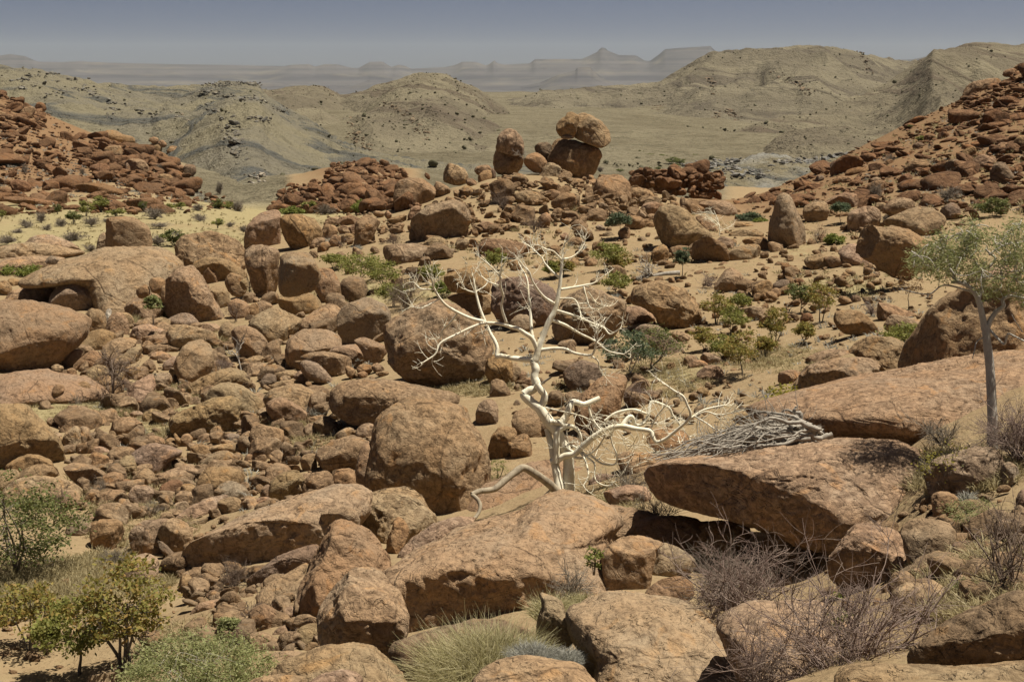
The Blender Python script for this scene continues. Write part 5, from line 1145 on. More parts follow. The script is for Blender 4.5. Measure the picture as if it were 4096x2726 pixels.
for r in recs:
    ob, kind, c, w, h, col, label = r
    if not label:
        wd, ref, d = where(c, LAND)
        size = 'large' if max(w, h) > 220 else 'mid-sized' if max(w, h) > 110 else 'small' if max(w, h) > 52 else 'tiny'
        shape = 'flat' if w > 1.9 * h else 'upright' if h > 1.25 * w else 'long' if w > 1.5 * h else 'rounded'
        noun = 'rock slab' if kind == 'rock_slab' else kind
        r[6] = f'{size} {shape} {CNAME[col]} {noun} {wd} {ref}'
        seen.setdefault(r[6], []).append((d, r))
for txt, lst in seen.items():
    if len(lst) > 1:
        lst.sort(key=lambda q: q[0])
        for k, (d, r) in enumerate(lst):
            wds = txt.split(' '); 
            r[6] = ORD[min(k, 17)] + ' ' + txt
GR = {'rock_slab': 'bare bedrock slabs', 'boulder': 'boulders of the rock field', 'stone': 'loose stones among the boulders'}
for ob, kind, c, w, h, col, label in recs:
    tag(ob, label, {'rock_slab': 'rock slab', 'boulder': 'boulder', 'stone': 'stone'}[kind], GR[kind])

# ------------------------------------------------------------------ rubble too small and too many to count
RBASE = []
for k in range(10):
    rs = np.random.default_rng(900 + k)
    for sub in (1, 2, 3):
        v, f = ICO[sub]
        q = v.copy(); kk = (np.abs(q) ** 2.8).sum(1) ** (1 / 2.8); q = q / kk[:, None]
        for _ in range(8):
            n = rs.normal(size=3); n /= np.linalg.norm(n); pr = q @ n; lim = rs.uniform(0.5, 0.85) * pr.max(); q = q - np.outer(np.maximum(pr - lim, 0), n)
        q = q * (1 + 0.12 * fbm(q * 1.7 + k * 9, 2, 40 + k))[:, None]
        RBASE.append((sub, q, f))
def rubble(name, label, pts, sizes, mat, color, flat=(0.5, 0.9), sub_cut=0.0, sink=0.15, seed=1, smooth_=True, deep=0.0, big=9.0):
    rs = np.random.default_rng(seed); VV = []; FF = []; TT = []; n0 = 0
    for p, s in zip(pts, sizes):
        sub = 3 if (s >= sub_cut * 2.2 and smooth_) else 2 if s >= sub_cut else 1
        _, q, f = RBASE[3 * rs.integers(10) + (sub - 1)]
        a = rs.uniform(0, 6.28); ca, sa = math.cos(a), math.sin(a)
        sc = np.array([rs.uniform(0.8, 1.35), rs.uniform(0.75, 1.1), rs.uniform(*flat)]) * s * 0.5
        w = q * sc; tl = rs.normal(0, 0.22, 2)
        w = np.c_[w[:, 0] * ca - w[:, 1] * sa, w[:, 0] * sa + w[:, 1] * ca, w[:, 2] + tl[0] * w[:, 0] + tl[1] * w[:, 1]]
        VV.append(w + p + [0, 0, sc[2] * (1 - 2 * (sink + (deep if s > big else 0)))]); FF.append(f + n0); n0 += len(q); TT.append(np.full(len(q), rs.uniform(-0.35, 0.0)))
    o = mesh_obj(name, np.concatenate(VV), np.concatenate(FF), mat, smooth_=smooth_, attr={'tone': np.concatenate(TT)})
    o.color = (*color, 1); tag(o, label, kind='stuff'); return o
def scatter(polys, n, seed, rmax=330, rmin=5, jitter=None):
    """ground points inside areas given by photo outlines"""
    rs = np.random.default_rng(seed); out = []
    for poly, k in polys:
        poly = np.array(poly, float); mn, mx = poly.min(0), poly.max(0); kept = 0; tries = 0
        while kept < int(n * k) and tries < n * 20:
            tries += 1
            u, v = rs.uniform(mn[0], mx[0]), rs.uniform(mn[1], mx[1])
            x, y = poly[:, 0], poly[:, 1]; xn, yn = np.roll(x, -1), np.roll(y, -1)
            with np.errstate(divide='ignore', invalid='ignore'):
                c = ((y > v) != (yn > v)) & (u < (xn - x) * (v - y) / (yn - y) + x)
            if c.sum() % 2 == 0: continue
            kept += 1; out.append((u, v))
    uv = np.array(out); return hits(uv[:, 0], uv[:, 1], rmin, rmax)
def hits(u, v, rmin=5, rmax=2500):
    d = raydir(u, v); t = -d[:, 2] / np.hypot(d[:, 0], d[:, 1]); th = np.arctan2(d[:, 0], d[:, 1])
    RSs = np.exp(np.linspace(math.log(rmin), math.log(rmax), 360))
    # coarse table of the ground over bearing and distance
    tb = np.linspace(th.min() - 1e-4, th.max() + 1e-4, 160); T = -terrain(tb[:, None], RSs[None]) / RSs[None]
    fi = (th - tb[0]) / (tb[1] - tb[0]); i0 = np.clip(fi.astype(int), 0, 158); w = fi - i0
    TT = T[i0] * (1 - w)[:, None] + T[i0 + 1] * w[:, None]
    ok = t[:, None] >= TT; has = ok.any(1); r = RSs[np.argmax(ok, 1)]
    P = np.c_[r * np.sin(th), r * np.cos(th), terrain(th, r)]
    return P[has]
rs = np.random.default_rng(5)
def mixed(n, med, sig, frac, bmed, bsig):
    k = rs.random(n) < frac
    return np.where(k, np.exp(rs.normal(bmed, bsig, n)), np.exp(rs.normal(med, sig, n)))
P = scatter([([(-500,300),(0,375),(120,420),(260,500),(330,560),(420,545),(520,570),(640,620),(740,700),(800,770),(960,815),(900,850),(0,860),(-500,850)], 1.0),
             ([(400,540),(520,565),(640,615),(740,700),(790,770),(640,790),(420,720),(300,620)], .45), ([(-60,340),(60,390),(180,430),(180,520),(0,520)], .15)], 3000, 1, rmax=310)
rubble('rock_jumble', 'jumbled red-brown boulders covering the left red hill', P, mixed(len(P), -0.95, 0.4, 0.14, 0.45, 0.4), M['rock_hill'], RCOL['r'], (0.4, 0.75), 0.5, 0.1, 3, False, 0.28, 1.1)
P = scatter([([(1090,830),(1130,770),(1240,740),(1300,700),(1340,660),(1430,640),(1520,650),(1600,690),(1680,740),(1680,830),(1500,850),(1300,860),(1100,850)], 1.0)], 1150, 2, rmax=300)
rubble('rock_jumble', 'piled red-brown rocks of the rubble mound left of the knoll', P, mixed(len(P), -0.7, 0.4, 0.2, 0.4, 0.35), M['rock_hill'], RCOL['r'], (0.5, 0.9), 0.5, 0.05, 4, False, 0.2, 1.0)
P = scatter([([(2900,800),(3100,740),(3300,640),(3500,560),(3600,500),(3800,420),(3950,340),(4096,270),(4500,170),(4500,860),(4000,850),(3700,850),(3300,830),(3000,850)], 1.0),
             ([(3800,420),(3950,340),(4096,270),(4300,230),(4200,420),(3900,500)], .2)], 3000, 3, rmax=200)
rubble('rock_jumble', 'broken red-brown rocks strewn over the red slope at right', P, mixed(len(P), -1.4, 0.45, 0.12, -0.05, 0.45), M['rock_hill'], RCOL['r'], (0.35, 0.7), 0.3, 0.1, 6, False, 0.3, 0.6)
# loose blocks over the knoll
P = scatter([([(1650,860),(1850,790),(1990,715),(2450,715),(2650,790),(2900,850),(2600,930),(2200,900),(1900,960),(1650,980)], 1.0)], 480, 31)
rubble('loose_blocks', 'loose orange-brown blocks crowding the top of the knoll', P, np.exp(rs.normal(-0.75, 0.45, len(P))), M['rock_far'], RCOL['o'], (0.55, 0.95), 0.1, 0.15, 11)
# ridge of red rocks right of the knoll
P0 = scatter([([(2560,740),(2620,720),(2700,712),(2800,715),(2860,735),(2870,800),(2780,850),(2650,840),(2580,800)], 1.0)], 10, 4)
rr_ = rs.uniform(120, 142, 420); uu_ = rs.uniform(2540, 2880, 420); vv_ = 700 + np.abs(rs.normal(0, 1, 420)) * 38 + np.abs(uu_ - 2720) * 0.05
d_ = raydir(uu_, vv_); P = d_ * rr_[:, None]
rubble('rock_jumble', 'low ridge of piled red rocks right of the pale striped pillar', P, np.exp(rs.normal(-0.35, 0.4, len(P))), M['rock_hill'], RCOL['r'], (0.55, 0.95), 0.5, 0.2, 7)
# small rubble on the slopes and in the rock field
P = scatter([([(1550,840),(2000,720),(2600,780),(3000,850),(3900,870),(3900,1050),(3300,1250),(2500,1250),(2000,1050),(1500,1000),(1250,900)], 1.0), ([(2600,1000),(3500,900),(3600,1200),(2900,1350),(2500,1200)], .35), ([(1050,870),(1500,850),(1650,960),(1250,1010)], .22)], 750, 8)
rubble('small_rubble', 'small broken rocks littering the sandy slope below the knoll', P, np.exp(rs.normal(-1.35, 0.45, len(P))), M['rock_far'], RCOL['o'], (0.5, 0.9), 0.5, 0.15, 8)
P = scatter([([(0,1560),(900,1500),(1500,1650),(1500,2050),(1000,2150),(250,2050),(250,1800)], 1.0), ([(250,1300),(900,1280),(1400,1450),(1000,1500),(300,1480)], .3), ([(2000,1550),(2900,1500),(3000,1680),(2100,1800)], .15), ([(700,2250),(1250,2400),(1400,2650),(800,2600)], .25), ([(3500,2150),(4096,2050),(4096,2400),(3700,2500)], .2)], 700, 9)
rubble('small_rubble', 'small broken stones between the boulders of the rock field', P, np.exp(rs.normal(-1.75, 0.5, len(P))), M['rock'], RCOL['t'], (0.5, 0.9), 0.3, 0.15, 9)

P = scatter([([(1300,950),(2000,760),(2900,860),(3900,900),(3900,1450),(3000,1600),(2300,1700),(1700,1450),(1500,1100)], 1.0), ([(250,1350),(1500,1450),(1550,2100),(900,2350),(250,2100)], .7), ([(3300,2050),(4096,1950),(4096,2450),(3300,2500)], .2), ([(0,2250),(900,2350),(900,2726),(0,2726)], .12)], 900, 41)
rubble('scattered_grit', 'fist-sized chips and grit lying on the sand', P, np.exp(rs.normal(-2.0, 0.45, len(P))), M['rock'], RCOL['o'], (0.4, 0.8), 9.0, 0.2, 12, False)

P = scatter([([(250,1480),(900,1450),(1300,1560),(1450,1750),(1350,2050),(1000,2150),(350,2050),(250,1800)], 1.0), ([(250,1320),(950,1330),(1250,1500),(600,1530),(300,1480)], .35), ([(650,2250),(1250,2350),(1400,2600),(850,2600)], .25), ([(1300,1010),(1700,980),(1900,1180),(1500,1200)], .12), ([(880,1130),(1400,1180),(1560,1400),(1150,1500),(850,1400)], .28), ([(1950,1480),(2500,1380),(2700,1600),(2450,1780),(2000,1800)], .12), ([(3450,2080),(4050,2050),(4050,2450),(3600,2480)], .2)], 190, 61)
rubble('half_buried_stones', 'half-buried stones filling the gaps between the boulders', P, np.exp(rs.normal(-0.5, 0.3, len(P))) * np.clip(np.linalg.norm(P, axis=1) / 46, 0.3, 1) ** 1.4, M['rock'], RCOL['t'], (0.6, 0.95), 0.1, 0.3, 15)

# ------------------------------------------------------------------ rock outcrops on the far hills
def outcrops(key, lines, n, size, color, label, seed, flat=(0.35, 0.7)):
    X, Y, Z, S = HL[key]; ok = (S <= 1.0).ravel()
    G3 = np.c_[X.ravel(), Y.ravel(), Z.ravel()][ok]; gu, gv = project(G3); rs_ = np.random.default_rng(seed); P_ = []
    for pts, wd, k in lines:
        a = np.array(pts, float); L_ = np.r_[0, np.cumsum(np.hypot(*np.diff(a, axis=0).T))]
        for t_ in rs_.uniform(0, L_[-1], int(n * k)):
            u = np.interp(t_, L_, a[:, 0]) + rs_.normal(0, wd * 0.7); v = np.interp(t_, L_, a[:, 1]) + rs_.normal(0, wd)
            P_.append(G3[np.argmin((gu - u) ** 2 + (gv - v) ** 2)] + rs_.normal(0, 1.0, 3) * [1, 1, 0.1])
    P_ = np.array(P_)
    o = rubble('rock_outcrop', label, P_, size * np.exp(rs_.normal(0, 0.45, len(P_))), M['rock_hill'], color, flat, 0.1, 0.4, seed, False)
outcrops('grey', [([(820,345),(900,338),(1000,333),(1040,340)], 6, 1.0), ([(780,370),(850,375),(930,385)], 5, .6), ([(940,400),(1020,395),(1060,410)], 5, .5), ([(1080,430),(1130,440)], 6, .4), ([(1000,470),(1060,480)], 6, .25), ([(40,330),(140,300),(230,290)], 4, .5), ([(60,360),(160,330),(330,315)], 4, .5), ([(170,390),(260,360),(360,350),(390,390)], 5, .6), ([(430,360),(450,420),(440,480)], 5, .4), ([(500,420),(540,450),(640,460)], 6, .4), ([(820,430),(900,470),(940,540),(960,640)], 8, .7)], 190, 0.75, (0.27, 0.265, 0.235), 'dark grey rock ledges cropping out of the grey hill', 301)
outcrops('grey', [([(1020,700),(1060,760),(1100,790)], 14, 1.0), ([(760,365),(860,362)], 6, .3), ([(640,440),(760,470)], 10, .4)], 130, 0.6, (0.50, 0.46, 0.39), 'whitish broken rock on the lower grey hill', 302)
outcrops('centre', [([(1390,480),(1440,560),(1480,620)], 14, 1.0), ([(1520,400),(1600,440),(1680,500),(1720,560)], 12, .8), ([(1780,300),(1860,360),(1930,420)], 8, .6), ([(1290,350),(1340,390)], 6, .4)], 170, 0.8, (0.33, 0.265, 0.185), 'brown rock ribs down the pointed hill', 303)
outcrops('far', [([(2830,310),(2860,350),(2870,390)], 8, .6), ([(3440,200),(3470,260),(3480,300)], 8, .6), ([(2580,435),(2650,430)], 6, .5), ([(2960,480),(2900,440),(2850,480)], 8, .5), ([(3080,290),(3180,330),(3250,380)], 10, .5)], 150, 1.2, (0.31, 0.25, 0.18), 'dark rock bands on the right skyline hill', 304)
outcrops('outcrop', [([(2620,705),(2760,665),(2860,655),(2960,645)], 8, 1.0), ([(3100,650),(3250,640),(3360,620)], 8, .8), ([(2800,690),(2950,690),(3080,700)], 12, .7)], 300, 0.6, (0.38, 0.38, 0.365), 'blue-grey broken rock along the low valley outcrop', 305)
# ------------------------------------------------------------------ plants
class MB:
    def __init__(s): s.queue = []; s.V = []; s.F = []; s.T = []; s.n = 0
    def add(s, V, Fc, t=0.5):
        s.V.append(V); s.F.append(np.asarray(Fc) + s.n); s.n += len(V)
        s.T.append(np.full(len(V), t) if np.isscalar(t) else t)
    def tube(s, P, R, sides=6, cap=True):
        P = np.asarray(P, float); R = np.asarray(R, float); n = len(P)
        T = np.gradient(P, axis=0); T /= np.maximum(np.linalg.norm(T, axis=1, keepdims=True), 1e-9)
        ref = np.array([0.31, 0.17, 0.93]) if abs(T[0] @ [0.31, 0.17, 0.93]) < 0.9 else np.array([1.0, 0, 0])
        A = np.cross(T, ref); A /= np.maximum(np.linalg.norm(A, axis=1, keepdims=True), 1e-9); B = np.cross(T, A)
        a = np.arange(sides) * 2 * np.pi / sides
        ring = P[:, None] + R[:, None, None] * (np.cos(a)[None, :, None] * A[:, None] + np.sin(a)[None, :, None] * B[:, None])
        i = np.arange(n - 1)[:, None] * sides + np.arange(sides)[None]; j = np.arange(n - 1)[:, None] * sides + (np.arange(sides)[None] + 1) % sides
        f = np.stack([i, j, j + sides, i + sides], -1).reshape(-1, 4)
        V = ring.reshape(-1, 3)
        if cap and sides >= 5:
            k = len(V); V = np.concatenate([V, P[-1:] + T[-1:] * R[-1] * 0.3]); e = (n - 1) * sides
            f = np.concatenate([f, [[e + q, e + (q + 1) % sides, k, k] for q in range(sides)]])
        s.add(V, f)
    def leaves(s, C, size, rs, aspect=0.5, up=0.3):
        C = np.asarray(C); n = len(C)
        d = rs.normal(size=(n, 3)); d[:, 2] *= 0.6; d /= np.linalg.norm(d, axis=1, keepdims=True)
        nn = rs.normal(size=(n, 3)) + [0, 0, up * 3]; b = np.cross(d, nn); b /= np.maximum(np.linalg.norm(b, axis=1, keepdims=True), 1e-9)
        L = size * rs.uniform(0.6, 1.3, (n, 1)); w = L * aspect * 0.5
        V = np.stack([C, C + d * L * 0.55 + b * w, C + d * L, C + d * L * 0.45 - b * w], 1).reshape(-1, 3)
        f = np.arange(4 * n).reshape(-1, 4)
        s.add(V, f, np.repeat(rs.random(n), 4))
    def flush(s):
        if not s.queue: return
        P = np.array([q[0] for q in s.queue]); R = np.array([q[1] for q in s.queue]); s.queue = []
        T = np.gradient(P, axis=1); T /= np.maximum(np.linalg.norm(T, axis=2, keepdims=True), 1e-9)
        A = np.cross(T, [0.31, 0.17, 0.93]); A /= np.maximum(np.linalg.norm(A, axis=2, keepdims=True), 1e-6); B = np.cross(T, A)
        n, m = P.shape[:2]; rad = R[:, None] * np.linspace(1, 0.45, m)[None]; a = np.arange(3) * 2 * np.pi / 3
        ring = P[:, :, None] + rad[:, :, None, None] * (np.cos(a)[:, None] * A[:, :, None] + np.sin(a)[:, None] * B[:, :, None])
        i = np.arange(m - 1)[:, None] * 3 + np.arange(3)[None]; j = np.arange(m - 1)[:, None] * 3 + (np.arange(3)[None] + 1) % 3
        f = np.stack([i, j, j + 3, i + 3], -1).reshape(-1, 4)
        s.add(ring.reshape(-1, 3), (f[None] + (np.arange(n) * m * 3)[:, None, None]).reshape(-1, 4))
    def obj(s, name, mat, parent=None, loc=(0, 0, 0), smooth_=True):
        s.flush(); F_ = np.concatenate(s.F); V = np.concatenate(s.V)
        if parent is not None: V = V - np.array(parent.location)[None] if parent.location.length > 0 else V
        # faces that repeat their last corner are triangles
        return mesh_obj(name, V, F_, mat, parent, smooth_, attr={'tint': np.concatenate(s.T)})
def spline(P, k=5):
    P = np.asarray(P, float)
    if len(P) < 3: t = np.linspace(0, 1, k + 1)[:, None]; return P[0] * (1 - t) + P[1] * t
    Q = np.concatenate([2 * P[:1] - P[1:2], P, 2 * P[-1:] - P[-2:-1]]); out = []
    for i in range(1, len(Q) - 2):
        t = np.linspace(0, 1, k, endpoint=False)[:, None]
        a, b, c, d = Q[i - 1], Q[i], Q[i + 1], Q[i + 2]
        out.append(0.5 * (2 * b + (c - a) * t + (2 * a - 5 * b + 4 * c - d) * t ** 2 + (3 * b - a - 3 * c + d) * t ** 3))
    return np.concatenate(out + [P[-1:]])
def twig(mb, p, d, L, r, rs, level, sides=3, curl=0.5, branch=3, gravity=0.35, tips=None):
    """a crooked twig with side twigs, its end curving up"""
    n = 5; P = [np.array(p)]; d = np.array(d, float); d /= np.linalg.norm(d); bend = rs.normal(0, 0.3 * curl, 3)
    for i in range(n):
        d = d + rs.normal(0, 0.13 * curl, 3) + bend + np.array([0, 0, gravity * 0.25]); d /= np.linalg.norm(d); P.append(P[-1] + d * L / n)
    P = np.array(P); mb.queue.append((P, r))
    if tips is not None: tips.append(P[-1]); tips.append(P[-2])
    if level > 0:
        for _ in range(branch):
            k = rs.integers(1, n); dd = (P[k + 1] - P[k]) / (L / n) + rs.normal(0, 0.75, 3)
            twig(mb, P[k], dd, L * rs.uniform(0.45, 0.75), r * 0.6, rs, level - 1, 3, curl, branch, gravity, tips)

# ---- the bare white tree
TB = 30.6
_ws = []                      # placed samples: photo position, depth
root = empty('bare_white_tree', (raydir(2270, 1985) * TB).tolist())
tag(root, 'bare white-barked tree with crooked smooth limbs in the centre', 'tree')
wrs = np.random.default_rng(12)
WTIPS = []
def limb(name, tile, pts, r0, r1, k=0.0, mat='white_bark', sides=8, tips=True, d0=None):
    uv = np.array([tile_pt(t, float(x), float(y)) for t, x, y in
                   [((q.split(':')[0],) + tuple(q.split(':')[1].split(','))) if ':' in q else (tile,) + tuple(q.split(',')) for q in pts.split()]])
    if d0 is None:
        if _ws:
            a = np.array(_ws); dd = np.hypot(a[:, 0] - uv[0, 0], a[:, 1] - uv[0, 1]); j = dd.argmin(); d0 = a[j, 2] if dd[j] < 60 else 0.0
        else: d0 = 0.0
    uv = spline(uv, 5); seg = np.r_[0, np.cumsum(np.hypot(*np.diff(uv, axis=0).T))] 
    dep = d0 + k * seg / F * TB
    for (a, b), c in zip(uv, dep): _ws.append((a, b, c))
    P = raydir(uv[:, 0], uv[:, 1]) * (TB + dep)[:, None]
    R = np.linspace(r0, r1, len(uv)) / 2.24 / F * TB * 1.22 + 0.0035
    R = R * (1 + 0.10 * fbm(np.c_[seg * 0.05, seg * 0, seg * 0 + r0 * 3], 2, 3))
    mb = MB(); mb.tube(P, R, sides); mb.obj(name, M[mat], root)
    if tips:
        WTIPS.append((P, R))
limb('trunk', 'C2', '505,1190 508,1110 508,1000 508,900 500,830 450,720 400,610 340,540 275,450 240,395', 46, 36, 0.0, sides=12, tips=False)
limb('trunk', 'C2', '430,1180 418,1100 400,980 378,880 352,740 325,640 308,590', 36, 16, 0.15, sides=10, tips=False, d0=-0.15)
limb('trunk', 'C2', '395,900 400,780 400,660 425,600 465,575 440,545 390,530 340,530', 24, 20, 0.0, sides=9, tips=False, d0=-0.1)
limb('trunk', 'C2', '250,410 200,375 140,325 108,285 150,255 200,230 220,190 200,130 212,60 195,0 B2:205,1440 B2:225,1390 B2:235,1340', 34, 26, 0.1, sides=10, tips=False)
limb('trunk', 'C2', '255,405 285,340 290,290 262,250 235,215 220,190', 28, 22, -0.1, sides=9, tips=False)
limb('trunk', 'B2', '235,1345 250,1290 275,1230 330,1090 370,1020 392,960 410,880 425,790 435,700 440,640 450,540', 26, 8, 0.05, sides=9)
limb('branch', 'C2', '350,890 400,870 480,830 560,815 620,760 700,690 800,620 900,580 1000,570 1100,590 1240,612 1262,660 1300,712 1380,680 1480,600 1570,520 1600,460 1570,380 1530,300 1450,250 1380,200 1300,140', 26, 4, -0.25)
limb('branch', 'B2', '205,1455 185,1430 100,1425 0,1415 -100,1395 -135,1400 -130,1330 -155,1260 -190,1200 -240,1090 -290,960 -325,820 -345,700', 22, 6, 0.25)
limb('branch', 'B2', '228,1345 180,1240 110,1190 50,1150 0,1140 -100,1110 -240,1100 -340,1130 -490,1200 -640,1280 -690,1380 -790,1450', 17, 4, -0.3)
limb('branch', 'B2', '215,1320 180,1200 170,1080 160,940 150,850 132,700 60,570', 13, 4, 0.4)
limb('branch', 'B2', '385,930 290,870 230,800 180,720 150,640 100,590 60,540', 10, 4, -0.5)
limb('branch', 'B2', '430,700 360,640 290,560 270,520 180,430', 8, 3, 0.4)
limb('branch', 'B2', '450,540 370,460 300,440 230,400', 7, 3, -0.4)
limb('branch', 'B2', '450,530 540,510 620,440 640,390', 7, 3, 0.4)
limb('branch', 'B2', '450,550 455,460 470,400', 7, 3, 0.2)
limb('branch', 'B2', '440,800 560,780 660,760 740,740 820,680', 9, 3, 0.3)
limb('branch', 'B2', '640,770 670,880 700,960 760,980', 6, 3, -0.3)
limb('branch', 'B2', '680,820 760,920 850,950', 5, 2.5, 0.4)
limb('branch', 'B2', '405,990 540,1030 620,1060 740,1110 820,1140 880,1200 970,1150', 11, 3, -0.4)
limb('branch', 'B2', '425,880 560,890 610,1000 620,1060', 6, 4, -0.4)
limb('branch', 'B2', '360,1075 480,1120 600,1190 740,1260 860,1350 1000,1380', 11, 3, 0.35)
limb('branch', 'B2', '255,1345 380,1330 480,1335 560,1370 700,1390 740,1340 760,1240 770,1180', 14, 4, -0.35)
limb('branch', 'B2', '700,1390 770,1440 780,1500 820,1560', 6, 2.5, 0.3)
limb('branch', 'B1', '2050,1090 1900,1050 1700,940 1600,800 1580,720 1570,690', 13, 4, -0.3)
limb('branch', 'B1', '1590,800 1480,795 1420,740', 5, 2.5, 0.3)
limb('branch', 'B1', '1640,890 1540,940 1480,970 1420,960', 5, 2.5, -0.3)
limb('branch', 'B1', '1810,1010 1740,1100 1670,1170 1650,1230', 8, 3, 0.5)
limb('branch', 'B1', '2240,1090 2200,960 2215,860 2190,760 2190,640 2210,590', 10, 4, -0.4)
limb('branch', 'B1', '1970,820 2050,770 2090,710', 5, 2.5, 0.4)
limb('branch', 'B1', '1965,830 1880,800 1850,740', 5, 2.5, -0.4)
limb('branch', 'B1', '2190,770 2080,730 2020,680', 5, 2.5, 0.4)
limb('branch', 'B1', '2200,700 2110,600 2000,510', 6, 2.5, -0.5)
limb('branch', 'C2', '430,550 480,480 515,400 550,350 640,372 720,345 785,318', 24, 18, 0.3, sides=9, tips=False)
limb('branch', 'C2', '450,570 540,570 600,620 622,700', 18, 9, 0.2)
limb('branch', 'C2', '570,810 490,760 510,720', 8, 4, 0.2)
limb('branch', 'C2', '980,570 1040,490 1080,490 1110,560 1180,540 1220,470 1240,370 1270,350 1400,400 1440,470 1500,550', 15, 7, 0.3)
limb('branch', 'C2', '830,520 930,450 1080,420 1200,455', 8, 10, 0.1)
limb('branch', 'C2', '1250,580 1290,490 1360,400', 6, 4, -0.2)
limb('branch', 'C2', '540,740 620,790 680,850 740,910 740,1020 780,1080 880,1100 960,1020', 8, 3, -0.4)
limb('branch', 'C2', '600,790 650,860 680,960 680,1020 640,1100', 7, 3, -0.5)
limb('branch', 'C2', '700,820 800,900 920,910 940,830 900,730 880,640', 7, 4, -0.2)
limb('branch', 'C2', '560,850 640,850 760,770 830,660', 10, 4, -0.4)
limb('branch', 'C2', '1570,520 1700,430 1850,390 1910,380', 7, 3, 0.3)
limb('branch', 'C2', '1600,500 1730,440 1850,470 1960,450', 6, 2.5, -0.3)
limb('branch', 'C2', '1640,480 1740,540 1830,600 1900,600', 6, 2.5, -0.3)
limb('branch', 'C2', '700,360 690,400 710,480 760,560 800,600', 9, 5, -0.1)
limb('branch', 'C2', '300,400 470,440 600,470 700,510', 5, 3, -0.5)
limb('branch', 'C2', '220,225 290,170 350,130', 9, 6, -0.6, 'dead_wood', 7, False)
limb('branch', 'C2', '400,1150 330,1080 200,990 100,940 30,980 -60,1050 -160,1130 -290,1150 -360,1180', 32, 17, -0.5, 'tan_wood', 9, False, d0=-0.5)
limb('branch', 'C1', '1935,1180 1990,1230 2010,1290 1990,1350 1940,1410 1880,1440 1830,1520 1790,1568', 14, 8, -0.5, 'tan_wood', 8, False)
limb('branch', 'C2', '345,1140 300,1180 262,1225', 8, 6, -0.6, 'white_bark', 7, False)
tw = MB()
for P, R in WTIPS:
    n = len(P); L = np.linalg.norm(np.diff(P, axis=0), axis=1).sum()
    thin = R < 0.035
    for _ in range(int(2 + L * 3.0)):
        k = int(n * wrs.random() ** 0.6); k = min(max(k, 1), n - 1)
        if not thin[k]: continue
        d = P[k] - P[k - 1]; d /= np.linalg.norm(d)
        twig(tw, P[k], d * 0.7 + wrs.normal(0, 0.6, 3), wrs.uniform(0.25, 0.55), min(R[k] * 0.6, 0.0095), wrs, 1, 4, 0.9, 2, 0.9)
    d = P[-1] - P[-2]; d /= np.linalg.norm(d)
    for _ in range(3): twig(tw, P[-1], d + wrs.normal(0, 0.4, 3), wrs.uniform(0.2, 0.45), min(R[-1] * 0.8, 0.010), wrs, 1, 4, 0.9, 2, 0.9)
# the tangle of fine hanging shoots low on the right
for _ in range(65):
    u, v = wrs.uniform(2300, 2800), wrs.uniform(1650, 1850)
    p = raydir(u, v) * (TB + wrs.uniform(-0.5, 0.5))
    twig(tw, p, wrs.normal(0, 1, 3) * [1, 1, 0.5] + [0.2, 0, -0.2], wrs.uniform(0.3, 0.8), 0.010, wrs, 1, 3, 0.7, 2, 0.3)
tag(tw.obj('twigs', M['white_bark'], root), kind='stuff')

# ---- fallen dead tree on the massive slab
dr = np.random.default_rng(31)
DEADR = 24.6
droot = empty('fallen_dead_tree', (raydir(3250, 1765) * DEADR).tolist())
tag(droot, 'fallen dead tree of tangled grey branches lying on the massive slab', 'dead tree')
def dead_line(uv, r0, r1, name, dep0, dep1, sides=6):
    uv = spline(np.array(uv, float), 6); n = len(uv)
    wob = np.c_[fbm(np.c_[np.arange(n) * 0.35, np.full(n, dr.random() * 99), np.zeros(n)], 2, 1), fbm(np.c_[np.arange(n) * 0.35, np.full(n, dr.random() * 99), np.ones(n)], 2, 2)] * 45
    uv = uv + wob * np.linspace(0.3, 1, n)[:, None]
    P = raydir(uv[:, 0], uv[:, 1]) * (DEADR + np.linspace(dep0, dep1, n))[:, None]
    mb = MB(); mb.tube(P, np.linspace(r0, r1, n), sides); mb.obj(name, M['dead_wood'], droot); return P
dead_line([(3325,1738),(3290,1742),(3230,1752),(3150,1765)], 0.05, 0.06, 'trunk', 0.1, 0.0, 9)
dead_line([(3230,1725),(3210,1690),(3192,1640),(3188,1628)], 0.05, 0.02, 'trunk', 0.0, -0.1, 8)
dt = MB()
for i in range(70):
    s = (3300 - dr.uniform(0, 160), 1715 + dr.uniform(-15, 60))
    ue = dr.uniform(2590, 2900) if i % 3 else dr.uniform(2800, 3050)
    t = (3250 - ue) / 660.0
    ve = 1720 + t * 175 + dr.normal(0, 22) - 60 * t * dr.random()
    um = 0.5 * (s[0] + ue) + dr.uniform(-60, 60); vm = 0.5 * (s[1] + ve) - dr.uniform(-18, 75)
    a = dr.uniform(-0.7, 0.5); b = a + dr.uniform(-0.8, 0.8)
    P = dead_line([s, (0.6 * s[0] + 0.4 * um, 0.6 * s[1] + 0.4 * vm - 10), (um, vm), (ue, ve)], dr.uniform(0.022, 0.055), 0.010, 'branch', a, b, 5)
    for _ in range(4):
        k = dr.integers(len(P) // 3, len(P) - 1); d = P[k + 1] - P[k]
        twig(dt, P[k], d / np.linalg.norm(d) + dr.normal(0, 0.45, 3), dr.uniform(0.25, 0.7), 0.009, dr, 1, 4, 0.5, 1, 0.0)
tag(dt.obj('twigs', M['dead_wood'], droot), kind='stuff')

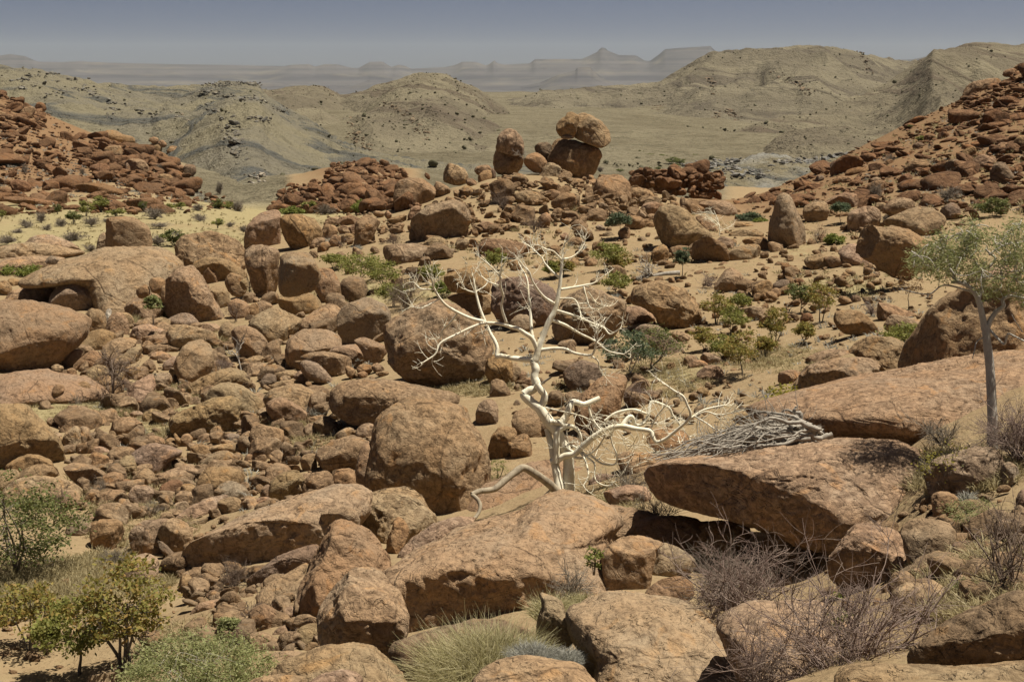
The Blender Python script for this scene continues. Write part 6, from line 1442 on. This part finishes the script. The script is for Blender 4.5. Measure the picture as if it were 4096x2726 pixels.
# ---- generic plants
def leafy(rs, H, W, n_cl, n_lf, leaf, aspect, stems, low=0.3, flat=0.45, cl=0.13, r0=0.03, umbrella=0.4, D=None, bare=0.0):
    """stems, branches and leaf clusters of a small tree standing at the origin"""
    wood, lv = MB(), MB(); D = D or W
    C = []
    while len(C) < n_cl:
        q = rs.uniform(-1, 1, 3)
        if q @ q > 1 or q @ q < 0.12: continue
        z = low + (1 - low) * (0.5 + 0.5 * q[2]); rad = math.hypot(q[0], q[1])
        z = z - umbrella * 0.35 * rad ** 2 * (z > 0.6)
        C.append((q[0] * W / 2, q[1] * D / 2, z * H))
    C = np.array(C) * [1, 1, 1.0]
    nodes = []
    for s in range(stems):
        a = rs.uniform(0, 6.28); sp = rs.uniform(0.05, 0.32) if stems > 1 else 0.04
        top = np.array([math.cos(a) * sp * W, math.sin(a) * sp * D, H * rs.uniform(0.5, 0.75)])
        st = np.array([math.cos(a), math.sin(a), 0]) * r0 * (1.5 if stems > 1 else 0)
        pts = spline([st - [0, 0, 0.06 * H], st * 1.5 + [0, 0, H * 0.12], top * [0.6, 0.6, 0.55] + rs.normal(0, 0.03 * W, 3) * [1, 1, 0.3], top], 5)
        wood.tube(pts, np.linspace(r0, r0 * 0.4, len(pts)), 6)
        nodes += [(p, r0 * (1 - 0.6 * i / len(pts))) for i, p in enumerate(pts) if p[2] > 0.18 * H]
    nodes_p = np.array([n[0] for n in nodes]); nodes_r = np.array([n[1] for n in nodes])
    for c in C:
        dd = np.linalg.norm((nodes_p - c) * [1, 1, 1.3], axis=1) + np.where(nodes_p[:, 2] > c[2] - 0.05 * H, 0.4 * H, 0)
        j = dd.argmin(); p = nodes_p[j]; m = (p + c) / 2 + rs.normal(0, 0.06, 3) * W - [0, 0, 0.03 * H]
        pts = spline([p, m, c], 4); r = nodes_r[j] * 0.45
        wood.tube(pts, np.linspace(r, r * 0.35, len(pts)), 4, False)
        if rs.random() < 0.5: nodes_p = np.vstack([nodes_p, pts[4]]); nodes_r = np.append(nodes_r, r * 0.7)
        for _ in range(3):
            e = c + rs.normal(0, cl * W * 0.5, 3) * [1, 1, flat * 1.5]; wood.tube(spline([c, (c + e) / 2 + rs.normal(0, .01, 3) * W, e], 3), np.linspace(r * 0.3, r * 0.15, 5)[:len(spline([c, c, e], 3))] if False else np.linspace(r * 0.3, r * 0.14, 7), 3, False)
        if rs.random() < bare: continue
        k = max(3, int(n_lf * rs.uniform(0.5, 1.5)))
        lv.leaves(c + rs.normal(0, 1, (k, 3)) * [cl * W * 0.55, cl * D * 0.55, cl * W * flat * 0.55], leaf, rs, aspect)
    return wood, lv
def bare_bush(rs, H, W, stems, r0, level=2, branch=4, gravity=0.4, curl=0.5):
    mb = MB()
    for s in range(stems):
        a = rs.uniform(0, 6.28); sp = rs.random() ** 0.6
        d = np.array([math.cos(a) * sp * W * 0.5, math.sin(a) * sp * W * 0.5, H * rs.uniform(0.55, 1.0)]); L = np.linalg.norm(d)
        twig(mb, np.array([math.cos(a), math.sin(a), 0]) * W * 0.04 * rs.random(), d, L * 0.72, r0 * rs.uniform(0.6, 1.1), rs, level, 4, curl, branch, gravity * 0.5)
    return mb
def grass_clump(rs, H, W, n, w=0.006):
    mb = MB()
    a = rs.uniform(0, 6.28, n); sp = rs.random(n) ** 0.7
    b = np.c_[np.cos(a) * sp * W * 0.32, np.sin(a) * sp * W * 0.32, np.zeros(n)]
    d = np.c_[np.cos(a) * sp * 0.9, np.sin(a) * sp * 0.9, np.ones(n)] + rs.normal(0, 0.3, (n, 3)); d /= np.linalg.norm(d, axis=1, keepdims=True)
    L = H * rs.uniform(0.45, 1.08, (n, 1)) * (1.05 - 0.35 * sp[:, None]); side = np.cross(d, rs.normal(size=(n, 3))); side /= np.linalg.norm(side, axis=1, keepdims=True)
    m = b + d * L * 0.55; e = m + (d * [1.2, 1.2, 0.35] + rs.normal(0, 0.28, (n, 3))) * L * 0.45
    V = np.stack([b - side * w, b + side * w, m + side * w * 0.8, m - side * w * 0.8, e + side * w * 0.2, e - side * w * 0.2], 1).reshape(-1, 3)
    i = np.arange(n)[:, None] * 6
    f = np.concatenate([i + [0, 1, 2, 3], i + [3, 2, 4, 5]])
    mb.add(V, f, np.repeat(rs.random(n), 6)); return mb
SEEN_P = {}
PLANTS = []
def put(root, c, noun, cat, group, label=None):
    root['category'] = cat; root['group'] = group
    if label: root['label'] = label
    else:
        w, ref, d = where(c, LAND); txt = f'{noun} {w} {ref}'
        SEEN_P.setdefault(txt, []).append((d, root))
NOUN = {'green': 'green leafy shrub', 'dark': 'dark green shrub', 'brown': 'olive-brown leafy shrub', 'rust': 'rust-brown sparse shrub', 'grey': 'grey-green shrub', 'blue': 'blue-green shrub', 'yellow': 'yellow-flowered shrub', 'lime': 'bright green shrub'}
def plant_leafy(u, v, h, w, leafc, label=None, stems=3, n_cl=32, n_lf=56, seed=0, low=0.3, wood='dark_bark', leaf=None, aspect=0.5, name='shrub', umbrella=0.4, r=None, cl=0.13, flat=0.45, bare=0.0, r0=None):
    rs = np.random.default_rng(1000 + seed + int(u) * 7 + int(v))
    p = raydir(u, v) * r if r else hit(u, v)
    dist = np.linalg.norm(p); px = dist / F; H, W = h * px * 1.03, w * px
    wd, lv = leafy(rs, H, W, n_cl, n_lf, leaf or max(0.08, 9.5 * px), aspect, stems, low, flat, cl, r0 or 0.018 * H, umbrella, None, bare)
    root = empty(name, p.tolist())
    a = wd.obj('stems' if stems > 1 else 'trunk', M[wood]); a.parent = root
    b = lv.obj('crown', M['leaf_' + leafc]); b.parent = root
    put(root, (u, v - h / 2), NOUN[leafc], 'tree' if name.endswith('tree') else 'shrub', 'leafy shrubs and small trees', label)
    return root
def plant_bare(u, v, h, w, label=None, mat='brown_twig', stems=9, level=2, branch=4, seed=0, name='bare_bush', r=None, noun='leafless brown bush', thick=1.0, gravity=0.4):
    rs = np.random.default_rng(2000 + seed + int(u) * 7 + int(v))
    p = raydir(u, v) * r if r else hit(u, v); dist = np.linalg.norm(p); px = dist / F
    mb = bare_bush(rs, h * px, w * px, stems, max(0.010, 0.010 * h * px) * thick, level, branch, gravity)
    o = mb.obj(name, M[mat]); o.location = p.tolist()
    put(o, (u, v - h / 2), noun, 'bush', 'leafless bushes', label); return o
def plant_grass(u, v, h, w, mat='straw', n=220, label=None, noun='dry grass tuft', r=None, bw=0.006):
    rs = np.random.default_rng(3000 + int(u) * 7 + int(v))
    p = raydir(u, v) * r if r else hit(u, v); px = np.linalg.norm(p) / F
    o = grass_clump(rs, h * px, w * px, n, max(bw, 0.5 * px)).obj('grass_tuft', M[mat]); o.location = p.tolist()
    put(o, (u, v - h / 2), noun, 'grass tuft', 'grass tufts', label); return o

# ---- grey-trunked leafy tree at the right
gr_ = np.random.default_rng(77)
GT = np.linalg.norm(hit(3975, 1795)); GB = raydir(3975, 1805) * GT
groot = empty('leafy_tree', GB.tolist())
tag(groot, 'smooth grey-trunked tree with olive leaves and twisted limbs at the right edge', 'tree')
GN = []
def glimb(name, tile, pts, r0, r1, k=0.0, d0=0.0, mat='grey_bark', sides=8):
    uv = spline(np.array([tile_pt(tile, *map(float, q.split(','))) for q in pts.split()]), 5)
    seg = np.r_[0, np.cumsum(np.hypot(*np.diff(uv, axis=0).T))]
    P = raydir(uv[:, 0], uv[:, 1]) * (GT + d0 + k * seg / F * GT)[:, None]
    mb = MB(); mb.tube(P, np.linspace(r0, r1, len(uv)) / 2.24 / F * GT, sides); mb.obj(name, M[mat], groot); GN.extend(P); return P
glimb('trunk', 'B3', '2015,2240 2008,2180 2012,2000 2005,1800 1995,1600 1985,1450 1965,1300 1955,1190 1950,1120', 46, 33, sides=12)
glimb('branch', 'B3', '1940,1160 1925,1060 1900,950 1870,860 1800,775 1720,740 1640,735', 30, 13, -.1, sides=10)
glimb('branch', 'B3', '1965,1150 1990,1080 2045,1000 2110,950 2105,890 2180,860 2294,880', 24, 12, .1, sides=9)
glimb('branch', 'B3', '1885,890 1920,780 1935,700 1900,625 1990,590 2035,520 1990,480 1950,440', 17, 8, .2)
glimb('branch', 'B3', '1935,700 1990,680 2080,700 2180,640 2300,640', 10, 5, -.4)
glimb('branch', 'B3', '1980,490 2050,440 2130,400 2250,380', 9, 4, .4)
glimb('branch', 'B3', '1900,625 1840,520 1800,440 1760,370 1700,300', 10, 5, -.2)
glimb('branch', 'B3', '1760,370 1770,330 1830,270 1880,220', 6, 3, .3)
glimb('branch', 'B3', '1700,740 1600,640 1500,600 1400,580', 9, 4, -.4)
glimb('branch', 'B3', '1850,800 1700,720 1600,560 1560,450 1480,400', 10, 4, .3)
glimb('branch', 'B3', '1850,830 1650,770 1550,770 1450,840 1300,825 1180,790', 9, 4, -.5)
glimb('branch', 'B3', '1985,1160 2060,1240 2120,1290 2150,1200 2210,1220 2300,1265', 12, 7, -.3)
glimb('branch', 'B3', '1945,1220 1870,1270 1850,1350 1830,1420', 7, 3, -.5)
glimb('branch', 'B3', '2280,1180 2220,1090 2180,1020', 5, 3, -.2)
gl = MB(); gt_ = MB()
for (cx, cy, rx, ry, n) in [(1640,420,190,140,1500),(1480,470,150,120,700),(1420,600,180,90,900),(1650,600,230,120,1700),(1800,250,110,80,500),(1800,420,120,120,700),(2000,330,170,120,900),(2200,330,190,130,1200),(2100,620,220,110,1300),(2000,780,170,80,800),(2230,780,170,110,1000),(2350,560,200,200,1300),(1320,530,90,70,350),(2200,480,150,90,700),(2400,850,150,120,600),(1850,650,120,90,600)]:
    nc = max(6, n // 48)
    for _ in range(nc):
        a, q = gr_.uniform(0, 6.28), gr_.random() ** 0.5
        u, v = tile_pt('B3', cx + math.cos(a) * q * rx, cy + math.sin(a) * q * ry)
        c = raydir(u, v) * (GT + gr_.normal(0, 0.38))
        G_ = np.array(GN); j = np.linalg.norm(G_ - c, axis=1).argmin(); p = G_[j]
        pts = spline([p, (p + c) / 2 + gr_.normal(0, 0.05, 3), c], 4); gt_.tube(pts, np.linspace(0.009, 0.004, len(pts)), 4, False)
        if gr_.random() < 0.4: GN.append(c)
        gl.leaves(c + gr_.normal(0, 0.075, (46, 3)) * [1, 1, 0.8], 0.06, gr_, 0.26, 0.1)
gl.obj('crown', M['leaf_grey'], groot); tag(gt_.obj('twigs', M['grey_bark'], groot), kind='stuff')
LAND.append(((3850, 1100), 'the grey-trunked tree')); LAND.append(((2250, 1400), 'the bare white tree'))

# ---- larger plants near the viewer
plant_leafy(75, 2300, 370, 500, 'dark', 'spreading dark green tree with grey limbs at the left edge', 5, 110, 60, 1, 0.12, 'grey_twig', None, 0.5, 'small_tree', 0.5, cl=.10)
plant_leafy(500, 2690, 450, 400, 'brown', 'tallest yellow-brown leafed tree of the bottom-left group', 5, 85, 38, 2, 0.32, 'dark_bark', None, 0.55, 'small_tree', 0.4, cl=.10)
plant_leafy(321, 2722, 300, 320, 'green', 'green leafed tree with one dark trunk in the bottom-left group', 1, 60, 44, 3, 0.42, 'dark_bark', None, 0.55, 'small_tree', 0.5, cl=.11, r0=.035)
plant_leafy(116, 2605, 250, 300, 'brown', 'sparse leafed tree left of the bottom-left group', 5, 60, 34, 4, 0.35, 'dark_bark', None, 0.55, 'small_tree', 0.4, cl=.11)
plant_leafy(790, 2830, 250, 560, 'grey', 'wide grey-green shrub with white twisted twigs at the bottom edge', 5, 120, 120, 5, 0.15, 'grey_bark', 0.06, 0.28, 'shrub', 0.3, cl=.09, flat=.6)
plant_leafy(930, 2570, 105, 110, 'grey', None, 3, 22, 34, 6, 0.2, 'grey_bark', None, 0.3)
plant_bare(465, 2268, 85, 140, None, 'grey_twig', 26, 2, 4, noun='leafless grey bush')
plant_bare(937, 2360, 145, 150, 'leafless brown bush in front of the long undercut slab', 'brown_twig', 12, 3, 4)
plant_bare(1010, 2510, 165, 90, None, 'brown_twig', 10, 2, 4)
plant_bare(1170, 2600, 105, 90, None, 'brown_twig', 12, 2, 3)
plant_grass(1950, 2740, 310, 640, 'straw_green', 7000, 'big yellow-green grass clump at the bottom centre', r=16.4, bw=.004)
plant_grass(2130, 2640, 90, 260, 'straw_grey', 2200, 'silver-grey grass clump beside the spiky rock fragment', r=15.9, bw=.004)
plant_grass(2265, 2645, 70, 200, 'straw_grey', 1400, 'smaller silver-grey grass clump right of the first one', r=15.9, bw=.004)
plant_grass(2200, 2470, 140, 200, 'straw_green', 900, None, r=18.2, bw=.004)
plant_grass(2330, 2430, 90, 160, 'straw_green', 700, None, r=18.6, bw=.004)
plant_bare(2280, 2400, 170, 200, None, 'grey_twig', 20, 2, 4, r=19.2, noun='wispy grey bush')
plant_leafy(2375, 2290, 130, 70, 'lime', 'bright green leafy shoots beside the squared block', 4, 16, 22, 9, .1, 'grey_twig', .05, .5, r=19.6)
plant_bare(2620, 2150, 230, 230, 'dark leafless bush left of the overhanging slab', 'grey_twig', 26, 2, 4)
plant_bare(2520, 2000, 170, 190, None, 'grey_twig', 22, 2, 4, noun='wispy grey bush')
plant_bare(2960, 2500, 440, 620, 'large tangled purple-brown leafless bush below the overhanging slab', 'purple_twig', 20, 3, 4, r=17.0)
plant_bare(2900, 2440, 270, 330, 'pale grey tangled twigs left inside the purple bush', 'grey_twig', 30, 3, 4, r=17.6)
plant_bare(3370, 2750, 600, 950, 'largest purple-brown leafless bush at the bottom right', 'purple_twig', 26, 3, 4, r=13.2)
plant_bare(3050, 2760, 330, 500, 'purple-brown leafless bush at the bottom edge beside the smooth slab', 'purple_twig', 14, 3, 4, r=13.6)
plant_leafy(3350, 2560, 190, 110, 'lime', 'thin yellow-green shoots inside the largest purple bush', 4, 14, 30, 11, .1, 'grey_twig', .03, .3, r=13.6)
plant_bare(4040, 2390, 430, 420, 'red-stemmed leafless bush at the right edge', 'brown_twig', 11, 3, 3, thick=1.3)
plant_leafy(3890, 2110, 110, 210, 'grey', 'pale grey-green shrub below the grey-trunked tree', 6, 40, 50, 12, .1, 'grey_twig', .035, .25)
plant_leafy(3870, 2400, 80, 110, 'grey', None, 6, 26, 40, 13, .1, 'grey_twig', .03, .25)
plant_leafy(3790, 1965, 200, 230, 'yellow', 'yellow-flowering shrub beside the boulder at the grey trunk', 5, 34, 16, 14, .15, 'grey_twig', .04, .5)
plant_bare(3790, 1965, 150, 200, None, 'grey_twig', 16, 2, 4, noun='wispy grey bush')
plant_bare(4070, 1860, 280, 260, 'dark purple leafless bush right of the grey trunk', 'purple_twig', 34, 3, 4)
plant_bare(3770, 1790, 150, 220, None, 'grey_twig', 24, 2, 4, noun='wispy grey bush')
plant_grass(3500, 1745, 90, 110, 'straw_green', 320, None)
plant_grass(3600, 1750, 60, 90, 'straw', 200, None)
plant_leafy(3130, 1655, 110, 170, 'yellow', 'olive-yellow shrub left of the dark-faced boulder', 4, 30, 26, 15, .15, 'dark_bark', None, .5)
plant_leafy(1995, 1930, 100, 100, 'lime', 'bright green shrub tucked behind the biggest central boulder', 5, 24, 36, 16, .1, 'grey_twig', .04, .35)
plant_bare(2540, 1630, 120, 130, 'dark purple leafless bush under the dark green tree', 'purple_twig', 26, 2, 4)
# ---- middle distance
for (u, v, h, w, c, kw) in [(2427,1097,130,150,'green',dict(stems=1,low=.4,name='small_tree')),(2475,1097,80,95,'brown',dict(low=.35)),(2463,1172,78,115,'green',dict(low=.3)),(2205,1122,70,62,'green',{}),(2255,1112,70,80,'brown',{}),
  (2729,1122,128,62,'blue',dict(stems=1,low=.5,name='small_tree')),(2600,1495,190,260,'dark',dict(n_cl=44,n_lf=44)),(2512,1530,205,195,'blue',dict(n_cl=40,n_lf=60,stems=2,low=.35,wood='grey_bark',name='small_tree')),
  (2865,1297,120,125,'brown',{}),(2960,1242,65,95,'green',{}),(2925,1335,105,135,'green',{}),(2815,1402,90,110,'brown',dict(stems=2)),(2895,1447,112,125,'green',{}),(2968,1507,195,160,'brown',dict(stems=1,low=.3,n_cl=36,name='small_tree')),
  (3060,1432,90,85,'brown',{}),(3201,1249,112,112,'dark',dict(stems=2,low=.35,name='small_tree')),(3284,1298,165,125,'brown',dict(stems=2,low=.35,name='small_tree')),(3215,1372,80,85,'brown',{}),(3095,1402,172,115,'brown',dict(n_cl=34)),
  (3634,1237,135,130,'rust',dict(stems=1,low=.4,wood='dead_wood',name='small_tree',n_lf=14)),(3362,900,88,78,'blue',dict(stems=1,low=.6,name='small_tree')),(3335,987,46,82,'lime',dict(low=.1)),(3621,917,30,60,'green',dict(low=.1)),(3970,864,66,125,'dark',dict(low=.1)),(3620,1382,82,180,'green',dict(low=.1,n_cl=34)),
  (1330,1072,56,110,'green',{}),(1440,1132,118,205,'green',dict(n_cl=40)),(1535,1162,122,145,'green',{}),(1575,1237,112,145,'green',{}),(1730,1142,82,102,'green',{}),(1770,1192,62,92,'lime',{}),
  (1455,852,50,100,'lime',dict(low=.1)),(1170,862,30,82,'lime',dict(low=.1)),(1985,1092,92,95,'green',{}),(2475,962,105,95,'blue',dict(stems=1,low=.55,name='small_tree',wood='grey_bark')),(2995,887,32,92,'blue',dict(low=.1)),(3040,897,18,46,'lime',dict(low=.1)),
  (90,1107,42,135,'lime',dict(low=.1)),(675,1272,32,52,'yellow',dict(low=.1)),(614,1337,148,62,'grey',dict(stems=2,low=.7,name='small_tree',wood='grey_bark')),(62,1612,68,46,'grey',dict(stems=2,low=.4)),(1240,850,40,60,'green',{})]:
    plant_leafy(u, v, h, w, c, **kw)
for (u, v, h, w, m, kw) in [(3270,987,112,84,'brown_twig',{}),(3485,1262,62,72,'purple_twig',dict(stems=20)),(1625,1247,182,115,'brown_twig',dict(stems=14,level=3)),(1580,982,72,112,'brown_twig',dict(stems=16)),(2010,842,112,62,'brown_twig',dict(stems=14)),
  (2138,932,102,80,'brown_twig',dict(stems=16)),(2835,1147,72,104,'purple_twig',dict(stems=24)),(945,1287,112,72,'brown_twig',{}),(900,1482,60,110,'purple_twig',dict(stems=24)),(1000,1180,110,90,'brown_twig',{}),(612,2077,92,72,'grey_twig',{}),(3000,880,60,70,'brown_twig',{}),
  (3330,680,62,42,'brown_twig',{}),(3720,600,40,60,'grey_twig',{}),(1370,990,90,60,'brown_twig',{}),(2180,690,40,70,'purple_twig',dict(stems=20)),(410,1990,90,60,'grey_twig',{}),(240,2040,120,100,'brown_twig',{}),(180,1620,60,70,'grey_twig',{}),(320,1630,60,90,'grey_twig',{})]:
    plant_bare(u, v, h, w, None, m, noun={'brown_twig': 'leafless brown bush', 'purple_twig': 'leafless purple bush', 'grey_twig': 'leafless grey bush'}[m], **kw)
plant_bare(967, 1492, 220, 100, 'dead grey sapling with bare forked top at left', 'dead_wood', 1, 2, 4, name='dead_sapling', thick=2.2)
plant_bare(455, 1617, 265, 170, 'tall leafless tree with thin branches at left', 'brown_twig', 2, 3, 5, name='bare_tree', thick=2.0)
plant_bare(2874, 949, 155, 100, 'small white bare tree in front of the wide boulder', 'white_bark', 1, 3, 5, name='bare_tree', thick=1.6)
plant_bare(1553, 842, 52, 34, 'tiny white bare tree beside the cracked rounded boulder', 'white_bark', 2, 2, 3, name='bare_tree', thick=1.4)
plant_bare(2095, 640, 70, 60, 'grey dead bush between the knoll boulders', 'dead_wood', 3, 2, 4, r=111, thick=1.4)
# fallen grey log on the slope
lp = raydir(2620, 1112) * np.linalg.norm(hit(2650, 1116)); lr = np.random.default_rng(6)
mb = MB(); a, b = hit(2720, 1112), hit(2615, 1120); mb.tube(spline([a + [0, 0, .18], (a + b) / 2 + [0, 0, .2], b + [0, 0, .15]], 5), np.linspace(0.16, 0.10, 11), 8)
for _ in range(14): twig(mb, b + [0, 0, .15], (b - a) / np.linalg.norm(b - a) + lr.normal(0, 0.6, 3) + [0, 0, .4], lr.uniform(0.6, 1.4), 0.04, lr, 2, 4, 0.5, 3, 0.1)
lo = mb.obj('fallen_log', M['dead_wood']); tag(lo, 'fallen grey log with dry branches on the sandy slope', 'log')
for (u, v, h, w, m) in [(1320,975,45,60,'straw_grey'),(1430,1000,30,50,'straw_grey'),(1270,1660,60,110,'straw_grey'),(1200,1735,36,90,'straw_grey'),(1385,1705,48,110,'straw_grey'),(3185,1015,32,70,'straw'),(2820,1055,28,70,'straw_grey'),(3330,1060,30,70,'straw'),(3560,1110,30,60,'straw'),(2470,1190,24,50,'straw_grey'),
  (640,1560,60,60,'straw_green'),(880,1380,60,90,'straw'),(500,1650,40,90,'straw'),(250,1650,40,120,'straw'),(660,1740,50,90,'straw'),(560,1745,40,70,'straw_grey'),(2060,930,28,44,'straw'),(2330,1000,24,40,'straw_grey'),(2950,1070,24,46,'straw_grey'),(3870,2010,60,90,'straw_grey'),(540,1300,70,80,'straw_green'),(2300,850,40,60,'straw'),(440,1380,50,60,'straw_green'),(2620,1590,40,70,'straw'),(2450,2010,70,120,'straw_green')]:
    plant_grass(u, v, h, w, m, 200, noun={'straw': 'pale straw tuft', 'straw_grey': 'grey grass tuft', 'straw_green': 'olive grass tuft'}[m])
# ---- shrubs dotted over the grassy flat and the valley: one mesh per kind, copied
PRO = {}
for k in range(4):
    rs_ = np.random.default_rng(500 + k)
    for c in ('green', 'dark', 'brown'):
        wd, lv = leafy(rs_, 1.0, 1.1, 26, 44, 0.13, 0.6, 4, 0.2, 0.5, 0.13, 0.03, 0.3)
        n0 = sum(len(q) for q in wd.V); V_ = np.concatenate(wd.V + lv.V); F_ = np.concatenate(wd.F + [q + n0 for q in lv.F])
        o = mesh_obj('shrub_mesh', V_, F_, M['dark_bark'], attr={'tint': np.concatenate(wd.T + lv.T)}); me = o.data; me.materials.append(M['leaf_' + c])
        mi = np.zeros(len(F_), dtype=np.int32); mi[sum(len(q) for q in wd.F):] = 1; me.polygons.foreach_set('material_index', mi)
        bpy.data.objects.remove(o); PRO[(c, k)] = me
    o = bare_bush(rs_, 1.0, 1.1, 30, 0.032, 2, 4).obj('bush_mesh', M['grey_twig']); PRO[('bare', k)] = o.data; bpy.data.objects.remove(o)
FLATS = 'g405,845,60,60 g345,865,60,50 d297,893,48,52 b366,905,45,55 g465,865,30,60 d575,845,40,30 b620,875,55,75 g680,845,30,40 g722,840,30,40 b792,845,35,45 d868,840,45,45 g915,845,38,40 b950,853,55,50 b800,885,35,55 b640,910,25,65 g872,912,35,40 b920,910,25,35 b975,930,30,40 b290,968,45,80 b630,980,50,70 d700,983,65,90 b245,905,35,45 b165,890,45,40 b107,912,40,50 b30,975,40,70 g8,872,28,30 b187,925,30,40 b365,1010,35,50 d230,860,45,25 b430,893,20,40 b70,935,20,45 b880,780,55,30 b420,600,30,24 b330,700,36,18 b640,690,36,20 b260,740,36,28 b100,700,40,20 d480,545,40,50 b1300,860,50,60 g3680,570,24,30 b3560,660,40,40 b3800,720,36,60 g3930,650,20,50 b3500,800,80,44 b3790,800,60,80 b3560,900,60,50'
VALLEY = 'd2450,560,14,30 d2510,565,16,30 b2560,580,22,30 b2620,595,14,40 d2540,610,18,34 d2565,622,20,36 d2595,628,14,26 d2612,628,14,16 d2650,632,14,30 d2672,634,12,20 d2690,655,26,50 d2720,660,26,40 d2782,632,16,26 d2814,630,14,16 d2765,640,12,20 d2590,685,18,26 d2632,682,16,22 b2660,690,18,30 d2700,672,18,30 b2400,690,26,30 d2480,690,14,26 b2740,590,10,18 b2850,580,8,14 b2960,610,10,16 d3450,515,10,20 d3490,516,10,18 d3535,517,12,20 d3585,515,10,18 d3640,512,12,20 b3255,560,12,20'
for spec, noun, grp in ((FLATS, 'small %s on the grassy flat', 'shrubs dotted over the grassy flat'), (VALLEY, 'tiny %s in the far valley', 'shrubs in the far valley')):
    for q in spec.split():
        u, v, h, w = map(float, q[1:].split(',')); c = {'g': 'green', 'd': 'dark', 'b': 'bare'}[q[0]]
        p = hit(u, v); px = np.linalg.norm(p) / F
        rs_ = np.random.default_rng(int(u * 3 + v)); 
        o = bpy.data.objects.new('bare_bush' if c == 'bare' else 'shrub', PRO[(c, int(rs_.integers(4)))]); COL.objects.link(o)
        o.location = p.tolist(); o.scale = (w * px, w * px, h * px); o.rotation_euler = (0, 0, rs_.uniform(0, 6.28))
        nn = {'green': 'green shrub', 'dark': 'dark green shrub', 'bare': 'leafless bush'}[c]
        put(o, (u, v - h / 2), nn, 'bush' if c == 'bare' else 'shrub', grp)
for txt, lst in SEEN_P.items():
    lst.sort(key=lambda q: q[0])
    for k, (d, o) in enumerate(lst): o['label'] = txt if len(lst) == 1 else ORD[min(k, 17)] + ' ' + txt
# ---- dry grass and scrub nobody could count
gs = np.random.default_rng(55); mb = MB()
def tufts(mb, P, hmin, hmax, nb, w):
    for p in P:
        h = gs.uniform(hmin, hmax); g = grass_clump(gs, h, h * 1.3, nb, w); mb.add(np.concatenate(g.V) + p, np.concatenate(g.F), np.concatenate(g.T))
def ell(a, b, ra, rb, k=14): t = np.linspace(0, 6.28, k, endpoint=False); return np.c_[a + ra * np.cos(t), b + rb * np.sin(t)]
tufts(mb, scatter([(ell(a, b, ra * .95, rb * .95), w * ra * rb / 30000) for (a, b, ra, rb, w) in GRASS if b > 1300], 1500, 21), 0.10, 0.32, 16, 0.008)
tufts(mb, scatter([(ell(a, b, ra * .95, rb * .95), w * ra * rb / 40000) for (a, b, ra, rb, w) in GRASS if 1100 < b <= 1300], 600, 22), 0.12, 0.35, 12, 0.014)
tufts(mb, scatter([(ell(500, 900, 900, 100), 1.0)], 900, 24), 0.15, 0.4, 9, 0.03)
tag(mb.obj('dry_grass', M['straw']), 'pale dry grass growing in patches between the rocks', kind='stuff')
mb = MB()
tufts(mb, scatter([([(1500,1000),(3900,900),(3900,1500),(2500,1700),(1700,1500)], 1.0), ([(2900,860),(3300,700),(3600,560),(4096,330),(4200,860)], .8), ([(0,700),(400,600),(800,760),(900,840),(0,850)], .6), ([(300,1450),(1500,1450),(1500,2100),(300,2000)], .4)], 520, 23), 0.12, 0.38, 14, 0.014)
tufts(mb, scatter([([(-100,420),(150,470),(400,620),(760,740),(850,830),(-100,850)], 1.0)], 420, 27), 0.35, 0.8, 12, 0.05)
tag(mb.obj('scrub_tufts', M['straw_grey']), 'small grey scrub tufts scattered over the slopes', kind='stuff')
mb = MB()
tufts(mb, scatter([([(2950,830),(3300,680),(3600,540),(3900,420),(4150,320),(4200,860),(3300,860)], 1.0), ([(1700,900),(2600,820),(3800,860),(3800,1050),(2500,1150),(1800,1050)], .5)], 620, 29), 0.18, 0.5, 12, 0.025)
tag(mb.obj('yellow_tufts', M['straw']), 'yellow dry grass tufts between the rocks of the red slope', kind='stuff')
sc = [scatter([([(2380,520),(3300,480),(3400,560),(3000,640),(2500,690),(2350,640)], 1.0)], 420, 71, rmax=1500, rmin=330)]; sz = [0.8 * np.exp(gs.normal(-0.2, 0.5, len(sc[0])))]
for key, n, s in (('grey', 800, 0.55), ('centre', 1500, 0.75), ('far', 1800, 0.95), ('right', 1000, 0.75), ('low', 200, 0.5), ('outcrop', 60, 0.5)):
    X, Y, Z, S = HL[key]; ii = gs.integers(4, int(X.shape[0] * .82), n); jj = gs.integers(10, X.shape[1] - 10, n)
    sc.append(np.stack([X[ii, jj], Y[ii, jj], Z[ii, jj]], -1)); sz.append(s * np.exp(gs.normal(-0.15, 0.45, n)))
o = rubble('hill_scrub', 'dark scrub bushes speckling the far hills', np.concatenate(sc), np.concatenate(sz), M['scrub'], (1, 1, 1), (0.5, 0.9), 99, 0.1, 5)
a = o.data.attributes.new('tint', 'FLOAT', 'POINT'); a.data.foreach_set('value', np.full(len(o.data.vertices), 0.7, dtype=np.float32))
# ------------------------------------------------------------------ the hazy air
def haze():
    x0, x1, y0, y1, z0, z1 = -16000, 16000, -3000, 22000, -128, 460
    V = np.array([(x0,y0,z0),(x1,y0,z0),(x1,y1,z0),(x0,y1,z0),(x0,y0,z1),(x1,y0,z1),(x1,y1,z1),(x0,y1,z1)])
    Fq = np.array([(3,2,1,0),(4,5,6,7),(0,1,5,4),(1,2,6,5),(2,3,7,6),(3,0,4,7)])
    m = bpy.data.materials.new('haze_air'); m.use_nodes = True; n = m.node_tree.nodes
    n.remove(n['Principled BSDF']); pv = n.new('ShaderNodeVolumePrincipled')
    pv.inputs['Color'].default_value = (0.77, 0.83, 0.86, 1); pv.inputs['Density'].default_value = 2.2e-5; pv.inputs['Anisotropy'].default_value = 0.0
    m.node_tree.links.new(pv.outputs[0], n['Material Output'].inputs['Volume'])
    o = mesh_obj('haze', V, Fq, m, smooth_=False); tag(o, 'thin blue-grey haze over the far hills and mesas', kind='stuff')
haze()
